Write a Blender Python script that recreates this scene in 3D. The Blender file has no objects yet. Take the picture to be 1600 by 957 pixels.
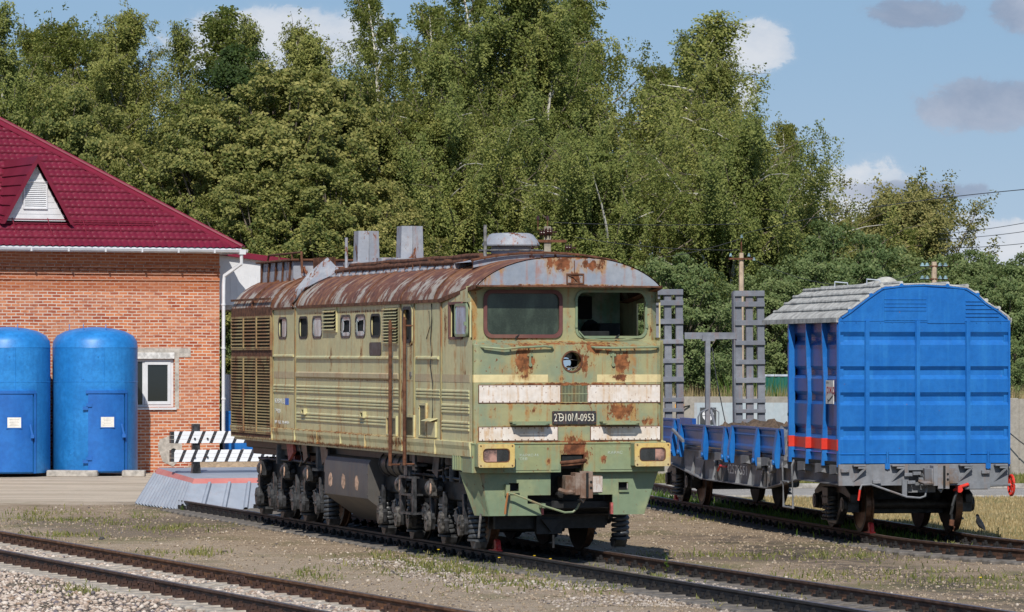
import bpy, bmesh, math, random
import numpy as np
from mathutils import Vector, Matrix
R = math.radians
SC = bpy.context.scene
COL = SC.collection
# ------------------------------------------------------------------ camera
EYE = 3.06
cam_d = bpy.data.cameras.new("camera"); cam = bpy.data.objects.new("camera", cam_d); COL.objects.link(cam)
cam.location = (0, 0, EYE); cam.rotation_euler = (R(90), 0, 0)
cam_d.sensor_width = 36; cam_d.lens = 139.5; cam_d.shift_y = 0.0472
cam_d.clip_start = 0.5; cam_d.clip_end = 6000
SC.camera = cam
# ------------------------------------------------------------------ exposure
SC.view_settings.view_transform = 'Standard'; SC.view_settings.look = 'None'
SC.view_settings.gamma = 1; SC.view_settings.exposure = 0.1
SC.view_settings.use_curve_mapping = False
SC.cycles.max_bounces = 6; SC.cycles.transparent_max_bounces = 8
# ------------------------------------------------------------------ sun
SUN_EL = 42.0; SUN_TRAVEL = 4.0        # light travels along +Y, this many degrees towards +X
el = R(SUN_EL)
az = R(SUN_TRAVEL)
v = Vector((math.sin(az) * math.cos(el), math.cos(az) * math.cos(el), -math.sin(el)))
sd = bpy.data.lights.new("sun", 'SUN'); sun = bpy.data.objects.new("sun", sd); COL.objects.link(sun)
sd.energy = 4.4; sd.angle = R(0.53); sd.color = (1.0, 0.955, 0.88)
sun.rotation_euler = v.to_track_quat('-Z', 'Y').to_euler()
sun.location = (0, -20, 40)
# ------------------------------------------------------------------ node helper
class NT:
    def __init__(s, tree): s.t = tree; s.n = tree.nodes; s.l = tree.links
    def new(s, typ, **kw):
        n = s.n.new(typ)
        for k, x in kw.items():
            if k in n.inputs: n.inputs[k].default_value = x
            else: setattr(n, k, x)
        return n
    def lk(s, a, b): s.l.new(a, b)
    def put(s, x, sock):
        if hasattr(x, 'is_output') or isinstance(x, bpy.types.NodeSocket): s.l.new(x, sock)
        else:
            if sock.type == 'RGBA' and len(x) == 3: x = (*x, 1)
            sock.default_value = x
    def math(s, op, a, b=0.0, c=None, clamp=False):
        n = s.n.new('ShaderNodeMath'); n.operation = op; n.use_clamp = clamp
        s.put(a, n.inputs[0]); s.put(b, n.inputs[1])
        if c is not None: s.put(c, n.inputs[2])
        return n.outputs[0]
    def mix(s, f, a, b, mode='MIX'):
        n = s.n.new('ShaderNodeMix'); n.data_type = 'RGBA'; n.blend_type = mode
        s.put(f, n.inputs[0]); s.put(a, n.inputs[6]); s.put(b, n.inputs[7]); return n.outputs[2]
    def coord(s, kind='Object'):
        return s.n.new('ShaderNodeTexCoord').outputs[kind]
    def scale(s, vec, sc=(1, 1, 1), loc=(0, 0, 0), rot=(0, 0, 0)):
        n = s.n.new('ShaderNodeMapping'); s.lk(vec, n.inputs[0])
        n.inputs['Scale'].default_value = sc; n.inputs['Location'].default_value = loc
        n.inputs['Rotation'].default_value = rot; return n.outputs[0]
    def noise(s, vec, scale=1, detail=4, rough=.55, dist=0):
        n = s.n.new('ShaderNodeTexNoise'); s.lk(vec, n.inputs['Vector'])
        n.inputs['Scale'].default_value = scale; n.inputs['Detail'].default_value = detail
        n.inputs['Roughness'].default_value = rough; n.inputs['Distortion'].default_value = dist
        return n.outputs['Fac']
    def ramp(s, f, lo, hi, a=0.0, b=1.0, smooth=True):
        n = s.n.new('ShaderNodeMapRange'); n.interpolation_type = 'SMOOTHSTEP' if smooth else 'LINEAR'
        s.put(f, n.inputs[0]); n.inputs[1].default_value = lo; n.inputs[2].default_value = hi
        n.inputs[3].default_value = a; n.inputs[4].default_value = b; return n.outputs[0]
    def sep(s, vec):
        n = s.n.new('ShaderNodeSeparateXYZ'); s.lk(vec, n.inputs[0]); return n.outputs
    def comb(s, x, y, z):
        n = s.n.new('ShaderNodeCombineXYZ'); s.put(x, n.inputs[0]); s.put(y, n.inputs[1]); s.put(z, n.inputs[2]); return n.outputs[0]
    def bump(s, h, strength=.3, dist=.02):
        n = s.n.new('ShaderNodeBump'); s.lk(h, n.inputs['Height'])
        n.inputs['Strength'].default_value = strength; n.inputs['Distance'].default_value = dist; return n.outputs[0]
def mat(name):
    m = bpy.data.materials.new(name); m.use_nodes = True
    t = NT(m.node_tree); b = m.node_tree.nodes['Principled BSDF']
    b.inputs['Specular IOR Level'].default_value = 0.35
    return m, t, b
# ------------------------------------------------------------------ sky
W = bpy.data.worlds.new("World"); SC.world = W; W.use_nodes = True
t = NT(W.node_tree); bg = W.node_tree.nodes['Background']
sky = t.new('ShaderNodeTexSky', sky_type='NISHITA', sun_disc=False)
sky.sun_elevation = el
sky.sun_rotation = math.atan2(-v.x, -v.y)
sky.altitude = 100; sky.air_density = 1.0; sky.dust_density = 0.4; sky.ozone_density = 2.0
d = t.coord('Generated'); X, Y, Z = t.sep(d)
yy = t.math('MAXIMUM', Y, 0.02)
u = t.math('DIVIDE', X, yy); w = t.math('DIVIDE', Z, yy)
uw = t.comb(u, w, 0.0)
n1 = t.noise(t.scale(uw, (26, 44, 1)), 1, 7, .6, .3)
n2 = t.noise(t.scale(uw, (100, 150, 1)), 1, 9, .68, .4)
def blob(px, py, rx, ry):
    a = t.math('MULTIPLY', t.math('SUBTRACT', u, (px - 800) / 6200), 6200 / rx)
    b = t.math('MULTIPLY', t.math('SUBTRACT', w, (554 - py) / 6200), 6200 / ry)
    r2 = t.math('ADD', t.math('MULTIPLY', a, a), t.math('MULTIPLY', b, b))
    return t.math('SUBTRACT', 1.0, t.math('SQRT', r2), clamp=True)
def maxs(l):
    o = l[0]
    for x in l[1:]: o = t.math('MAXIMUM', o, x)
    return o
white = maxs([blob(1178, 72, 110, 62), blob(1330, 325, 230, 110), blob(440, 65, 330, 85), blob(1560, 380, 200, 62), blob(1480, 345, 120, 30), blob(1150, 150, 50, 50), blob(900, 330, 900, 70)])
grey = maxs([blob(1545, 165, 190, 66), blob(1420, 300, 200, 30), blob(1430, 22, 140, 45), blob(1600, 20, 90, 60)])
nn = t.math('ADD', t.math('MULTIPLY', n1, .7), t.math('MULTIPLY', n2, .62))
ww = t.math('ADD', t.math('MULTIPLY', white, .9), nn); mw = t.math('ADD', t.math('MULTIPLY', t.ramp(ww, .98, 1.09), .6), t.math('MULTIPLY', t.ramp(ww, .86, 1.3), .4))
wg_ = t.math('ADD', t.math('MULTIPLY', grey, .9), nn); mg = t.math('ADD', t.math('MULTIPLY', t.ramp(wg_, .96, 1.07), .6), t.math('MULTIPLY', t.ramp(wg_, .84, 1.25), .4))
mw = t.math('MULTIPLY', mw, t.ramp(white, 0, .12)); mg = t.math('MULTIPLY', mg, t.ramp(grey, 0, .12))
skyc = t.mix(1.0, sky.outputs[0], (0.86, 0.98, 1.10), 'MULTIPLY')
elev = t.ramp(w, 0.0, 0.10)
# clear blue deepens away from the horizon
low = t.mix(elev, (4.2, 5.4, 6.7), (2.7, 4.3, 6.2))
front = t.ramp(Z, 0.09, 0.30)
skyc = t.mix(front, low, skyc)
cw = t.mix(t.ramp(n1, .35, .65), (5.6, 6.0, 6.8), (7.8, 7.7, 7.8))
cg = t.mix(t.ramp(n1, .3, .7), (2.3, 2.9, 4.1), (4.3, 4.7, 5.7))
skyc = t.mix(t.math('MULTIPLY', mw, .72), skyc, cw)
skyc = t.mix(t.math('MULTIPLY', mg, .85), skyc, cg)
t.lk(skyc, bg.inputs[0]); bg.inputs[1].default_value = 0.10
# ------------------------------------------------------------------ objects helpers
def tag(o, label=None, cat=None, group=None, kind=None):
    if label: o['label'] = label
    if cat: o['category'] = cat
    if group: o['group'] = group
    if kind: o['kind'] = kind
    return o
def thing(name, label, cat, loc=(0, 0, 0), rz=0, group=None):
    o = bpy.data.objects.new(name, None); COL.objects.link(o)
    o.location = loc; o.rotation_euler = (0, 0, rz); o.empty_display_size = .3
    return tag(o, label, cat, group)
def rot2(x, y, a): c, s_ = math.cos(a), math.sin(a); return x * c - y * s_, x * s_ + y * c
class MB:
    def __init__(s): s.v = []; s.f = []; s.m = []
    def add(s, vs, fs, mi=0):
        o = len(s.v); s.v += [tuple(x) for x in vs]
        for f in fs: s.f.append([i + o for i in f]); s.m.append(mi)
        return s
    def box(s, c, d, mi=0, rot=None):
        hx, hy, hz = d[0] / 2, d[1] / 2, d[2] / 2
        vs = [Vector((x * hx, y * hy, z * hz)) for x in (-1, 1) for y in (-1, 1) for z in (-1, 1)]
        if rot is not None: vs = [rot @ p for p in vs]
        vs = [p + Vector(c) for p in vs]
        return s.add(vs, [(0, 1, 3, 2), (4, 6, 7, 5), (0, 4, 5, 1), (2, 3, 7, 6), (0, 2, 6, 4), (1, 5, 7, 3)], mi)
    def bb(s, x0, x1, y0, y1, z0, z1, mi=0):
        return s.box(((x0 + x1) / 2, (y0 + y1) / 2, (z0 + z1) / 2), (abs(x1 - x0), abs(y1 - y0), abs(z1 - z0)), mi)
    def cyl(s, p0, p1, r, n=12, mi=0, r2=None, caps=True):
        p0 = Vector(p0); p1 = Vector(p1); r2 = r if r2 is None else r2
        a = (p1 - p0)
        if a.length < 1e-6: return s
        q = a.to_track_quat('Z', 'Y')
        ring = [Vector((math.cos(2 * math.pi * i / n), math.sin(2 * math.pi * i / n), 0)) for i in range(n)]
        vs = [p0 + q @ (p * r) for p in ring] + [p1 + q @ (p * r2) for p in ring]
        fs = [(i, (i + 1) % n, n + (i + 1) % n, n + i) for i in range(n)]
        if caps: fs += [tuple(range(n - 1, -1, -1)), tuple(range(n, 2 * n))]
        return s.add(vs, fs, mi)
    def tube(s, pts, r, n=6, mi=0):
        pts = [Vector(p) for p in pts]; vs = []; k = len(pts)
        rs = r if isinstance(r, (list, tuple)) else [r] * k
        for i, p in enumerate(pts):
            a = (pts[min(i + 1, k - 1)] - pts[max(i - 1, 0)])
            q = a.to_track_quat('Z', 'Y')
            vs += [p + q @ Vector((math.cos(2 * math.pi * j / n) * rs[i], math.sin(2 * math.pi * j / n) * rs[i], 0)) for j in range(n)]
        fs = [(i * n + j, i * n + (j + 1) % n, (i + 1) * n + (j + 1) % n, (i + 1) * n + j) for i in range(k - 1) for j in range(n)]
        fs += [tuple(range(n - 1, -1, -1)), tuple(range((k - 1) * n, k * n))]
        return s.add(vs, fs, mi)
    def prism(s, poly, a0, a1, axis='y', mi=0, cap0=True, cap1=True):
        # poly: 2d points; axis: extrusion axis. 'y': (x,z), 'x': (y,z), 'z': (x,y)
        n = len(poly)
        def P(p, a):
            return {'y': (p[0], a, p[1]), 'x': (a, p[0], p[1]), 'z': (p[0], p[1], a)}[axis]
        vs = [P(p, a0) for p in poly] + [P(p, a1) for p in poly]
        fs = [(i, (i + 1) % n, n + (i + 1) % n, n + i) for i in range(n)]
        if cap0: fs.append(tuple(range(n - 1, -1, -1)))
        if cap1: fs.append(tuple(range(n, 2 * n)))
        return s.add(vs, fs, mi)
    def lathe(s, prof, c, axis='x', n=24, mi=0):
        # prof: (axial, radius)
        vs = []
        for a, r in prof:
            for i in range(n):
                t_ = 2 * math.pi * i / n; cs, sn = math.cos(t_) * r, math.sin(t_) * r
                p = {'x': (a, cs, sn), 'y': (cs, a, sn), 'z': (cs, sn, a)}[axis]
                vs.append((p[0] + c[0], p[1] + c[1], p[2] + c[2]))
        k = len(prof)
        fs = [(i * n + j, i * n + (j + 1) % n, (i + 1) * n + (j + 1) % n, (i + 1) * n + j) for i in range(k - 1) for j in range(n)]
        fs += [tuple(range(n - 1, -1, -1)), tuple(range((k - 1) * n, k * n))]
        return s.add(vs, fs, mi)
    def loft(s, rings, mi=0, closed=False, caps=False):
        n = len(rings[0]); vs = [p for r_ in rings for p in r_]; k = len(rings)
        m = n if closed else n - 1
        fs = [(i * n + j, i * n + (j + 1) % n, (i + 1) * n + (j + 1) % n, (i + 1) * n + j) for i in range(k - 1) for j in range(m)]
        if caps: fs += [tuple(range(n - 1, -1, -1)), tuple(range((k - 1) * n, k * n))]
        return s.add(vs, fs, mi)
    def ring(s, outer, inner, a0, a1, axis='y', mi=0):
        n = len(outer)
        def P(p, a): return {'y': (p[0], a, p[1]), 'x': (a, p[0], p[1])}[axis]
        vs = [P(p, a0) for p in outer] + [P(p, a0) for p in inner] + [P(p, a1) for p in outer] + [P(p, a1) for p in inner]
        fs = []
        for i in range(n):
            j = (i + 1) % n
            fs += [(i, j, n + j, n + i), (2 * n + i, 3 * n + i, 3 * n + j, 2 * n + j), (i, 2 * n + i, 2 * n + j, j), (n + i, n + j, 3 * n + j, 3 * n + i)]
        return s.add(vs, fs, mi)
    def build(s, name, mats, parent=None, smooth=None, bevel=0, recalc=True):
        me = bpy.data.meshes.new(name)
        me.from_pydata(s.v, [], s.f)
        if not isinstance(mats, (list, tuple)): mats = [mats]
        for m in mats: me.materials.append(m)
        me.polygons.foreach_set('material_index', s.m)
        if recalc:
            bm = bmesh.new(); bm.from_mesh(me); bmesh.ops.recalc_face_normals(bm, faces=bm.faces); bm.to_mesh(me); bm.free()
        if smooth is not None:
            me.polygons.foreach_set('use_smooth', [True] * len(me.polygons))
            try: me.set_sharp_from_angle(angle=R(smooth))
            except Exception: pass
        o = bpy.data.objects.new(name, me); COL.objects.link(o)
        if parent: o.parent = parent
        if bevel:
            b = o.modifiers.new('bevel', 'BEVEL'); b.width = bevel; b.segments = 1; b.limit_method = 'ANGLE'; b.angle_limit = R(40)
        return o
def rrect(x0, x1, z0, z1, r, k=4):
    pts = []
    for cx, cz, a0 in ((x1 - r, z1 - r, 0), (x0 + r, z1 - r, 90), (x0 + r, z0 + r, 180), (x1 - r, z0 + r, 270)):
        for i in range(k + 1):
            a = R(a0 + 90 * i / k); pts.append((cx + r * math.cos(a), cz + r * math.sin(a)))
    return pts
def rect_like(x0, x1, z0, z1, k=4):
    pts = []
    for cx, cz in ((x1, z1), (x0, z1), (x0, z0), (x1, z0)):
        pts += [(cx, cz)] * (k + 1)
    return pts
def wall_grid(mb, us, zs, holes, P, mi=0):
    """quads of a wall between the break lines, minus the holes; P(u,z)->3d"""
    us = sorted(set([round(a, 4) for a in us] + [round(h[i], 4) for h in holes for i in (0, 1)]))
    zs = sorted(set([round(a, 4) for a in zs] + [round(h[i], 4) for h in holes for i in (2, 3)]))
    for i in range(len(us) - 1):
        for j in range(len(zs) - 1):
            cu, cz = (us[i] + us[i + 1]) / 2, (zs[j] + zs[j + 1]) / 2
            if any(h[0] < cu < h[1] and h[2] < cz < h[3] for h in holes): continue
            mb.add([P(us[i], zs[j]), P(us[i + 1], zs[j]), P(us[i + 1], zs[j + 1]), P(us[i], zs[j + 1])], [(0, 1, 2, 3)], mi)
def lettering(name, txt, size, mtl, parent, loc, rot, align='LEFT', extr=.002, sx=1.0, lab=None):
    c = bpy.data.curves.new(name, 'FONT'); c.body = txt; c.size = size; c.align_x = align; c.extrude = extr
    c.materials.append(mtl); c.resolution_u = 2
    tmp = bpy.data.objects.new(name + "_source", c); COL.objects.link(tmp); bpy.context.view_layer.update()
    me = bpy.data.meshes.new_from_object(tmp.evaluated_get(bpy.context.evaluated_depsgraph_get())); bpy.data.objects.remove(tmp); me.name = name
    if not me.materials: me.materials.append(mtl)
    o = bpy.data.objects.new(name, me); COL.objects.link(o); o.parent = parent
    o.location = loc; o.rotation_euler = rot; o.scale = (sx, 1, 1)
    if lab: o['label'] = lab
    return o
# ------------------------------------------------------------------ materials
def paint(name, base, alt=None, rust=.25, specks=0.0, run=None, streak=.3, rough=.55, scale=1.0, blobs=(), rustc=(.16, .055, .022), dirt=.25, bumpy=.15, alt_amt=.5, fade=None, edge=0.0):
    """painted steel: faded patches, vertical run marks, rust spots; object coordinates"""
    m, t, b = mat(name); co = t.coord('Object')
    alt = alt or tuple(min(1, c * 1.25) for c in base)
    n1 = t.noise(t.scale(co, (1.3 * scale,) * 3), 1, 5, .6)
    n2 = t.noise(t.scale(co, (9 * scale,) * 3), 1, 6, .65)
    st = t.noise(t.scale(co, (8 * scale, 8 * scale, .5 * scale)), 1, 5, .6)
    col = t.mix(t.ramp(n1, .42, .62, 0, alt_amt * 2 if alt_amt < .5 else 1), base, alt)
    col = t.mix(t.ramp(n2, .35, .7, 0, dirt), col, tuple(c * .55 for c in base))
    if streak:
        sm = t.math('MULTIPLY', t.ramp(st, .50, .66), t.ramp(n2, .3, .6))
        col = t.mix(t.math('MULTIPLY', sm, streak), col, run or tuple(min(1, a * 1.7 + b_ * .22) for a, b_ in zip(rustc, base)))
    f = None
    if rust:
        n3 = t.noise(t.scale(co, (4 * scale, 4 * scale, 2.2 * scale)), 1, 8, .68)
        f = t.ramp(n3, .74 - rust * .28, .79 - rust * .28)
    if specks:
        n4 = t.noise(t.scale(co, (17 * scale, 17 * scale, 12 * scale)), 1, 3, .6); s4 = t.math('MULTIPLY', t.ramp(n4, .735 - specks * .1, .76 - specks * .1), t.ramp(n1, .35, .6, .3, 1))
        f = s4 if f is None else t.math('MAXIMUM', f, s4)
    if blobs:
        bx = None; nb = t.noise(t.scale(co, (13, 13, 6)), 1, 9, .74)
        for (c, r, p) in blobs:
            vv = t.scale(co, tuple(1 / q for q in r), tuple(-a / q for a, q in zip(c, r)))
            ln = t.n.new('ShaderNodeVectorMath'); ln.operation = 'LENGTH'; t.lk(vv, ln.inputs[0])
            g = t.math('MULTIPLY', t.math('SUBTRACT', 1.0, ln.outputs['Value'], clamp=True), p)
            bx = g if bx is None else t.math('MAXIMUM', bx, g)
        g = t.ramp(t.math('ADD', bx, t.math('MULTIPLY', t.math('SUBTRACT', nb, .5), 2.6)), .47, .56)
        g = t.math('MULTIPLY', g, t.ramp(bx, .02, .12))
        halo = t.math('MULTIPLY', t.math('MULTIPLY', t.ramp(t.math('ADD', bx, t.math('MULTIPLY', t.math('SUBTRACT', nb, .5), 1.2)), .1, .45), t.ramp(st, .40, .60, .25, 1)), .75)
        halo = t.math('MULTIPLY', halo, t.ramp(bx, .0, .15))
        col = t.mix(halo, col, (.36, .20, .06))
        f = g if f is None else t.math('MAXIMUM', f, g)
    if f is not None:
        rc = t.mix(t.ramp(n2, .35, .65), tuple(c * .5 for c in rustc), tuple(min(1, c * 1.5) for c in rustc))
        col = t.mix(f, col, rc)
        t.put(t.math('ADD', t.math('MULTIPLY', f, .35), rough, clamp=True), b.inputs['Roughness'])
    else: b.inputs['Roughness'].default_value = rough
    t.lk(col, b.inputs['Base Color'])
    if bumpy: t.lk(t.bump(n2, bumpy, .01), b.inputs['Normal'])
    return m
def simple(name, col, rough=.6, metal=0.0, var=.3, scale=8, bumpy=.2, col2=None, det=5):
    m, t, b = mat(name); co = t.coord('Object')
    n = t.noise(co, scale, det, .62)
    c = t.mix(t.ramp(n, .32, .68), tuple(x * (1 - var) for x in col), col2 or tuple(min(1, x * (1 + var)) for x in col))
    t.lk(c, b.inputs['Base Color']); b.inputs['Roughness'].default_value = rough; b.inputs['Metallic'].default_value = metal
    if bumpy: t.lk(t.bump(n, bumpy, .01), b.inputs['Normal'])
    return m
GREEN = (.315, .30, .155); GREEN2 = (.36, .325, .155); COOL = (.185, .24, .165); GS = (.50, .475, .265); GS2 = (.58, .52, .275)  # GS, GS2: the same green, lightened to make up for grazing sun
RUST = (.20, .068, .028)
FB = [((-.72, 0, 2.97), (.28, .4, .42), 1.0), ((-.62, 0, 3.2), (.55, .4, .16), .8), ((.85, 0, 2.95), (.24, .4, .36), 1.0), ((.45, 0, 3.18), (.6, .4, .2), .85),
      ((.25, 0, 2.92), (.2, .4, .34), .9), ((.85, 0, 2.18), (.42, .4, .24), .95), ((1.25, 0, 2.03), (.3, .3, .12), .8), ((-.55, 0, 2.2), (.2, .3, .16), .55),
      ((-1.1, 0, 2.8), (.3, .3, .25), .45), ((.07, 0, 1.6), (.32, .5, .34), 1.15), ((.22, 0, 1.5), (.2, .4, .3), .9), ((-.9, 0, 1.72), (.8, .3, .06), .8), ((.9, 0, 1.74), (.7, .3, .06), .8),
      ((-.35, 0, 1.42), (.08, .3, .08), .8), ((.55, 0, 1.45), (.09, .3, .1), .8), ((-.1, 0, 2.7), (.12, .3, .1), .7), ((-1.2, 0, 2.2), (.16, .3, .3), .45), ((.35, 0, 2.2), (.12, .3, .3), .4),
      ((0, 0, 2.605), (1.7, .4, .04), .95), ((0, 0, 2.305), (1.7, .4, .035), .85), ((0, 0, 1.965), (1.7, .4, .03), .7), ((.1, 0, 3.235), (1.4, .5, .06), .85), ((0, 0, 1.72), (1.7, .4, .03), .9), ((-1.43, .1, 3.7), (.1, .4, .7), .6), ((1.43, .1, 3.6), (.08, .4, .8), .6), ((-.65, .25, 3.30), (.8, .2, .05), .7)]
SB = [((-1.54, 3.9, 2.4), (.3, .16, 1.5), .7), ((-1.54, 1.67, 2.9), (.3, .07, 1.3), .9), ((-1.54, 4.05, 1.62), (.3, 1.1, .2), .7), ((-1.54, 1.45, 3.5), (.3, .14, .5), .8),
      ((-1.54, 11.0, 2.6), (.3, .07, 1.4), .7), ((-1.54, 8.5, 3.0), (.3, .16, .5), .55), ((-1.54, 12.2, 1.75), (.3, .8, .35), .6), ((-1.54, 6.5, 3.1), (.3, .1, .15), .6), ((-1.54, .4, 2.8), (.3, .35, .4), .4),
      ((-1.54, 14.5, 1.6), (.3, 2.2, .2), .8), ((-1.54, 3.4, 3.1), (.3, .12, .7), .7), ((-1.54, 9.5, 1.6), (.3, 1.2, .12), .6), ((-1.54, 8, 1.505), (.3, 10, .05), .85), ((-1.54, 8, 1.72), (.3, 9, .03), .75), ((-1.54, 6, 2.635), (.3, 6, .03), .7), ((-1.54, 2.2, 2.9), (.3, .05, .8), .5), ((-1.54, 7.0, 3.78), (.3, 6, .05), .6)]
m_front = paint("green_paint_front", GREEN, COOL, rust=.16, specks=.95, run=(.32, .155, .05), streak=1.0, blobs=FB, alt_amt=.42, rough=.5, rustc=(.19, .07, .025))
m_side = paint("green_paint_side_brightened", GS, GS2, rust=.03, specks=.35, run=(.42, .24, .085), streak=.85, blobs=SB, rough=.42, alt_amt=.6, rustc=(.19, .075, .025))
m_skirt = paint("green_paint_skirt", (.18, .235, .145), (.26, .285, .155), rust=.0, specks=.6, streak=.55, rough=.45, blobs=[((-.3, -.2, .95), (.1, .3, .12), .6), ((.0, 0, 1.4), (.4, .4, .12), .8)], alt_amt=.6)
m_louv = paint("louvre_rust_paint", (.34, .26, .12), (.24, .12, .055), rust=.5, streak=.7, rough=.7, rustc=(.13, .05, .022), alt_amt=.6)
m_cream = paint("cream_stripe", (.60, .50, .26), (.66, .56, .30), rust=.02, streak=.5, rough=.5, blobs=[((-.72, 0, 2.72), (.3, .4, .1), .6), ((.85, 0, 2.72), (.26, .4, .12), .9)])
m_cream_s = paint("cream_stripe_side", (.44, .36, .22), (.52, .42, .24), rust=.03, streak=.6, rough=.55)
m_white = paint("white_reflector_paint", (.70, .64, .58), (.62, .52, .42), rust=.10, specks=.6, run=(.50, .30, .14), streak=.7, rough=.5, rustc=(.22, .085, .03), scale=1.6)
m_yellow = paint("yellow_lamp_frame_paint", (.58, .42, .14), (.50, .40, .20), rust=.25, specks=.8, streak=.5, scale=2)
m_dark = simple("dark_interior", (.012, .014, .014), .9)  # near-black for insides and holes, their shade put into the colour
m_black = simple("black_greasy_steel", (.016, .016, .017), .5, .0, .5, 9)
m_black2 = simple("grey_black_steel", (.028, .029, .031), .42, .0, .6, 7, .2, (.065, .066, .07))
m_steelgrey = simple("grimy_light_steel", (.16, .15, .14), .45, .2, .6, 12)
m_grime = simple("greasy_grey_steel", (.055, .052, .050), .38, .1, .8, 10, .3, (.16, .15, .14))
m_peach = simple("peach_primer", (.50, .32, .22), .7, 0, .5, 14)
m_red = simple("red_paint", (.52, .035, .03), .45, 0, .3, 10)
m_redface = simple("faded_red_paint", (.38, .10, .09), .6, 0, .35, 14)
m_cabgreen = paint("cab_inner_green", (.20, .33, .22), (.50, .52, .46), rust=.1, streak=.5, rough=.7, scale=2, alt_amt=.3)
m_rubber = simple("black_rubber", (.02, .02, .02), .55)
m_gasket = paint("red_brown_window_frame", (.13, .05, .045), (.17, .08, .06), rust=.2, streak=0, rough=.6)
# roof: grey paint weathered to rust, run marks down the curve
def roofmat(name, greyness=.5, along='y'):
    m, t, b = mat(name); co = t.coord('Object')
    x, y, z = t.sep(co)
    n2 = t.noise(co, 9, 7, .65)
    # runs down the slope: fine along the length, long across it
    vec = t.comb(t.math('MULTIPLY', x, 1.8), t.math('MULTIPLY', t.math('ADD', y, t.math('MULTIPLY', z, .5)), 4.2), t.math('MULTIPLY', z, 2.0))
    st = t.noise(vec, 1, 6, .62)
    big = t.noise(t.scale(co, (.8, .9, 1.6)), 1, 4, .55)
    ax = t.math('ABSOLUTE', x)
    low = t.ramp(ax, .9, 1.5)                 # paint survives lower on the curve
    f = t.math('ADD', t.math('ADD', t.math('MULTIPLY', st, .60), t.math('MULTIPLY', big, .45)), t.math('MULTIPLY', n2, .22))
    f = t.math('ADD', f, t.math('MULTIPLY', low, .17))
    f = t.ramp(f, .79, .85)
    rc = t.mix(t.ramp(n2, .3, .7), (.085, .032, .020), (.215, .085, .042))
    rc = t.mix(t.ramp(st, .47, .6, 0, .7), rc, (.34, .16, .065))
    gc = t.mix(t.ramp(n2, .35, .7), (.40, .37, .33), (.31, .25, .19))
    t.lk(t.mix(f, rc, gc), b.inputs['Base Color']); b.inputs['Roughness'].default_value = .62
    t.lk(t.bump(n2, .3, .01), b.inputs['Normal'])
    return m
m_roof = roofmat("rusted_roof", .5)
m_rust = simple("brown_rust", (.12, .045, .022), .85, 0, .5, 9, .4, (.165, .070, .036), 7)
m_rustgrey = paint("grey_paint_with_rust", (.27, .285, .32), (.36, .37, .39), rust=.66, scale=1.5, streak=.6, rough=.6, rustc=(.16, .06, .03))
m_brow = paint("grey_brow_paint", (.235, .265, .315), (.30, .32, .355), rust=.06, streak=.7, rough=.5,
               blobs=[((-.32, -.05, 4.5), (.12, .4, .35), .8), ((.55, -.05, 4.5), (.12, .4, .3), .8), ((-1.2, -.05, 4.35), (.4, .4, .1), .6), ((1.1, -.05, 4.42), (.5, .4, .08), .7), ((-1.45, -.05, 4.3), (.5, .4, .35), .5), ((-.1, -.05, 4.45), (.26, .4, .22), 1.1), ((.35, -.05, 4.42), (.3, .4, .16), 1.0), ((.1, -.05, 4.25), (.2, .4, .2), .8), ((0, -.05, 4.56), (1.6, .4, .07), 1.1), ((0, -.05, 4.12), (1.6, .4, .03), .8)])
m_silver = simple("silver_grey_sheet", (.42, .45, .50), .45, .0, .25, 3)
def glassm(name, col, rough=.25, spec=.5):
    m, t, b = mat(name); co = t.coord('Object')
    n = t.noise(t.scale(co, (5, 5, 2)), 1, 5, .6); n2 = t.noise(co, 45, 3, .7)
    c = t.mix(t.ramp(n, .35, .7), tuple(x * .55 for x in col), tuple(x * 1.4 for x in col))
    c = t.mix(t.ramp(n2, .45, .75, 0, .25), c, tuple(min(1, x * 2.2) for x in col))
    t.lk(c, b.inputs['Base Color']); b.inputs['Roughness'].default_value = rough; b.inputs['Specular IOR Level'].default_value = spec
    return m
m_dustglass = glassm("dusty_green_glass", (.040, .055, .040), .3)
m_paleglass = glassm("pale_broken_glass", (.36, .43, .45), .2)
m_blueglass = glassm("bluish_window_glass", (.17, .30, .41), .15, .8)
m_lens = glassm("headlight_glass", (.03, .032, .035), .12, .8)
m_lensred = paint("flaking_pink_lens", (.42, .24, .19), (.05, .04, .04), rust=0, streak=.3, scale=3, alt_amt=.6)
m_ink = simple("white_stencil_paint", (.80, .80, .78), .6, 0, .25, 30)
m_platetext = paint("worn_plate_lettering", (.72, .68, .55), (.45, .40, .3), rust=.3, streak=0, scale=5, rustc=(.05, .035, .03))
m_plate = paint("black_number_plate", (.025, .026, .03), (.04, .04, .045), rust=.2, streak=.2, scale=3)
# ================================================================== LOCOMOTIVE
# local axes: x across (+ = right side seen from the front), y back along the track, z up from rail top
LOCO = thing("locomotive", "derelict green diesel locomotive with rusted roof, cream stripe and white bands on its nose", "locomotive", (.866, 60.88, 0), R(17.26))
L = LOCO
HW = 1.54; LEN = 15.88; ZS = 1.50; ZG = 3.90
def roof_end(s):     # eave height, crown height, exponents
    k = max(0.0, min(1.0, 1 - s / 1.67)); return ZG + .20 * k, 4.56, 3.0 - .5 * k, .62 + .18 * k
def roof_ring(s, off=0.0, hw=HW + .03, n=26):
    ze, zc, p, q = roof_end(s); out = []; hw -= .085 * max(0.0, min(1.0, 1 - s / 1.67))
    for i in range(n + 1):
        u_ = -math.cos(math.pi * i / n); out.append((u_ * (hw + off), s, ze + off + (zc - ze) * (max(0, 1 - abs(u_) ** p)) ** q))
    return out
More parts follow.
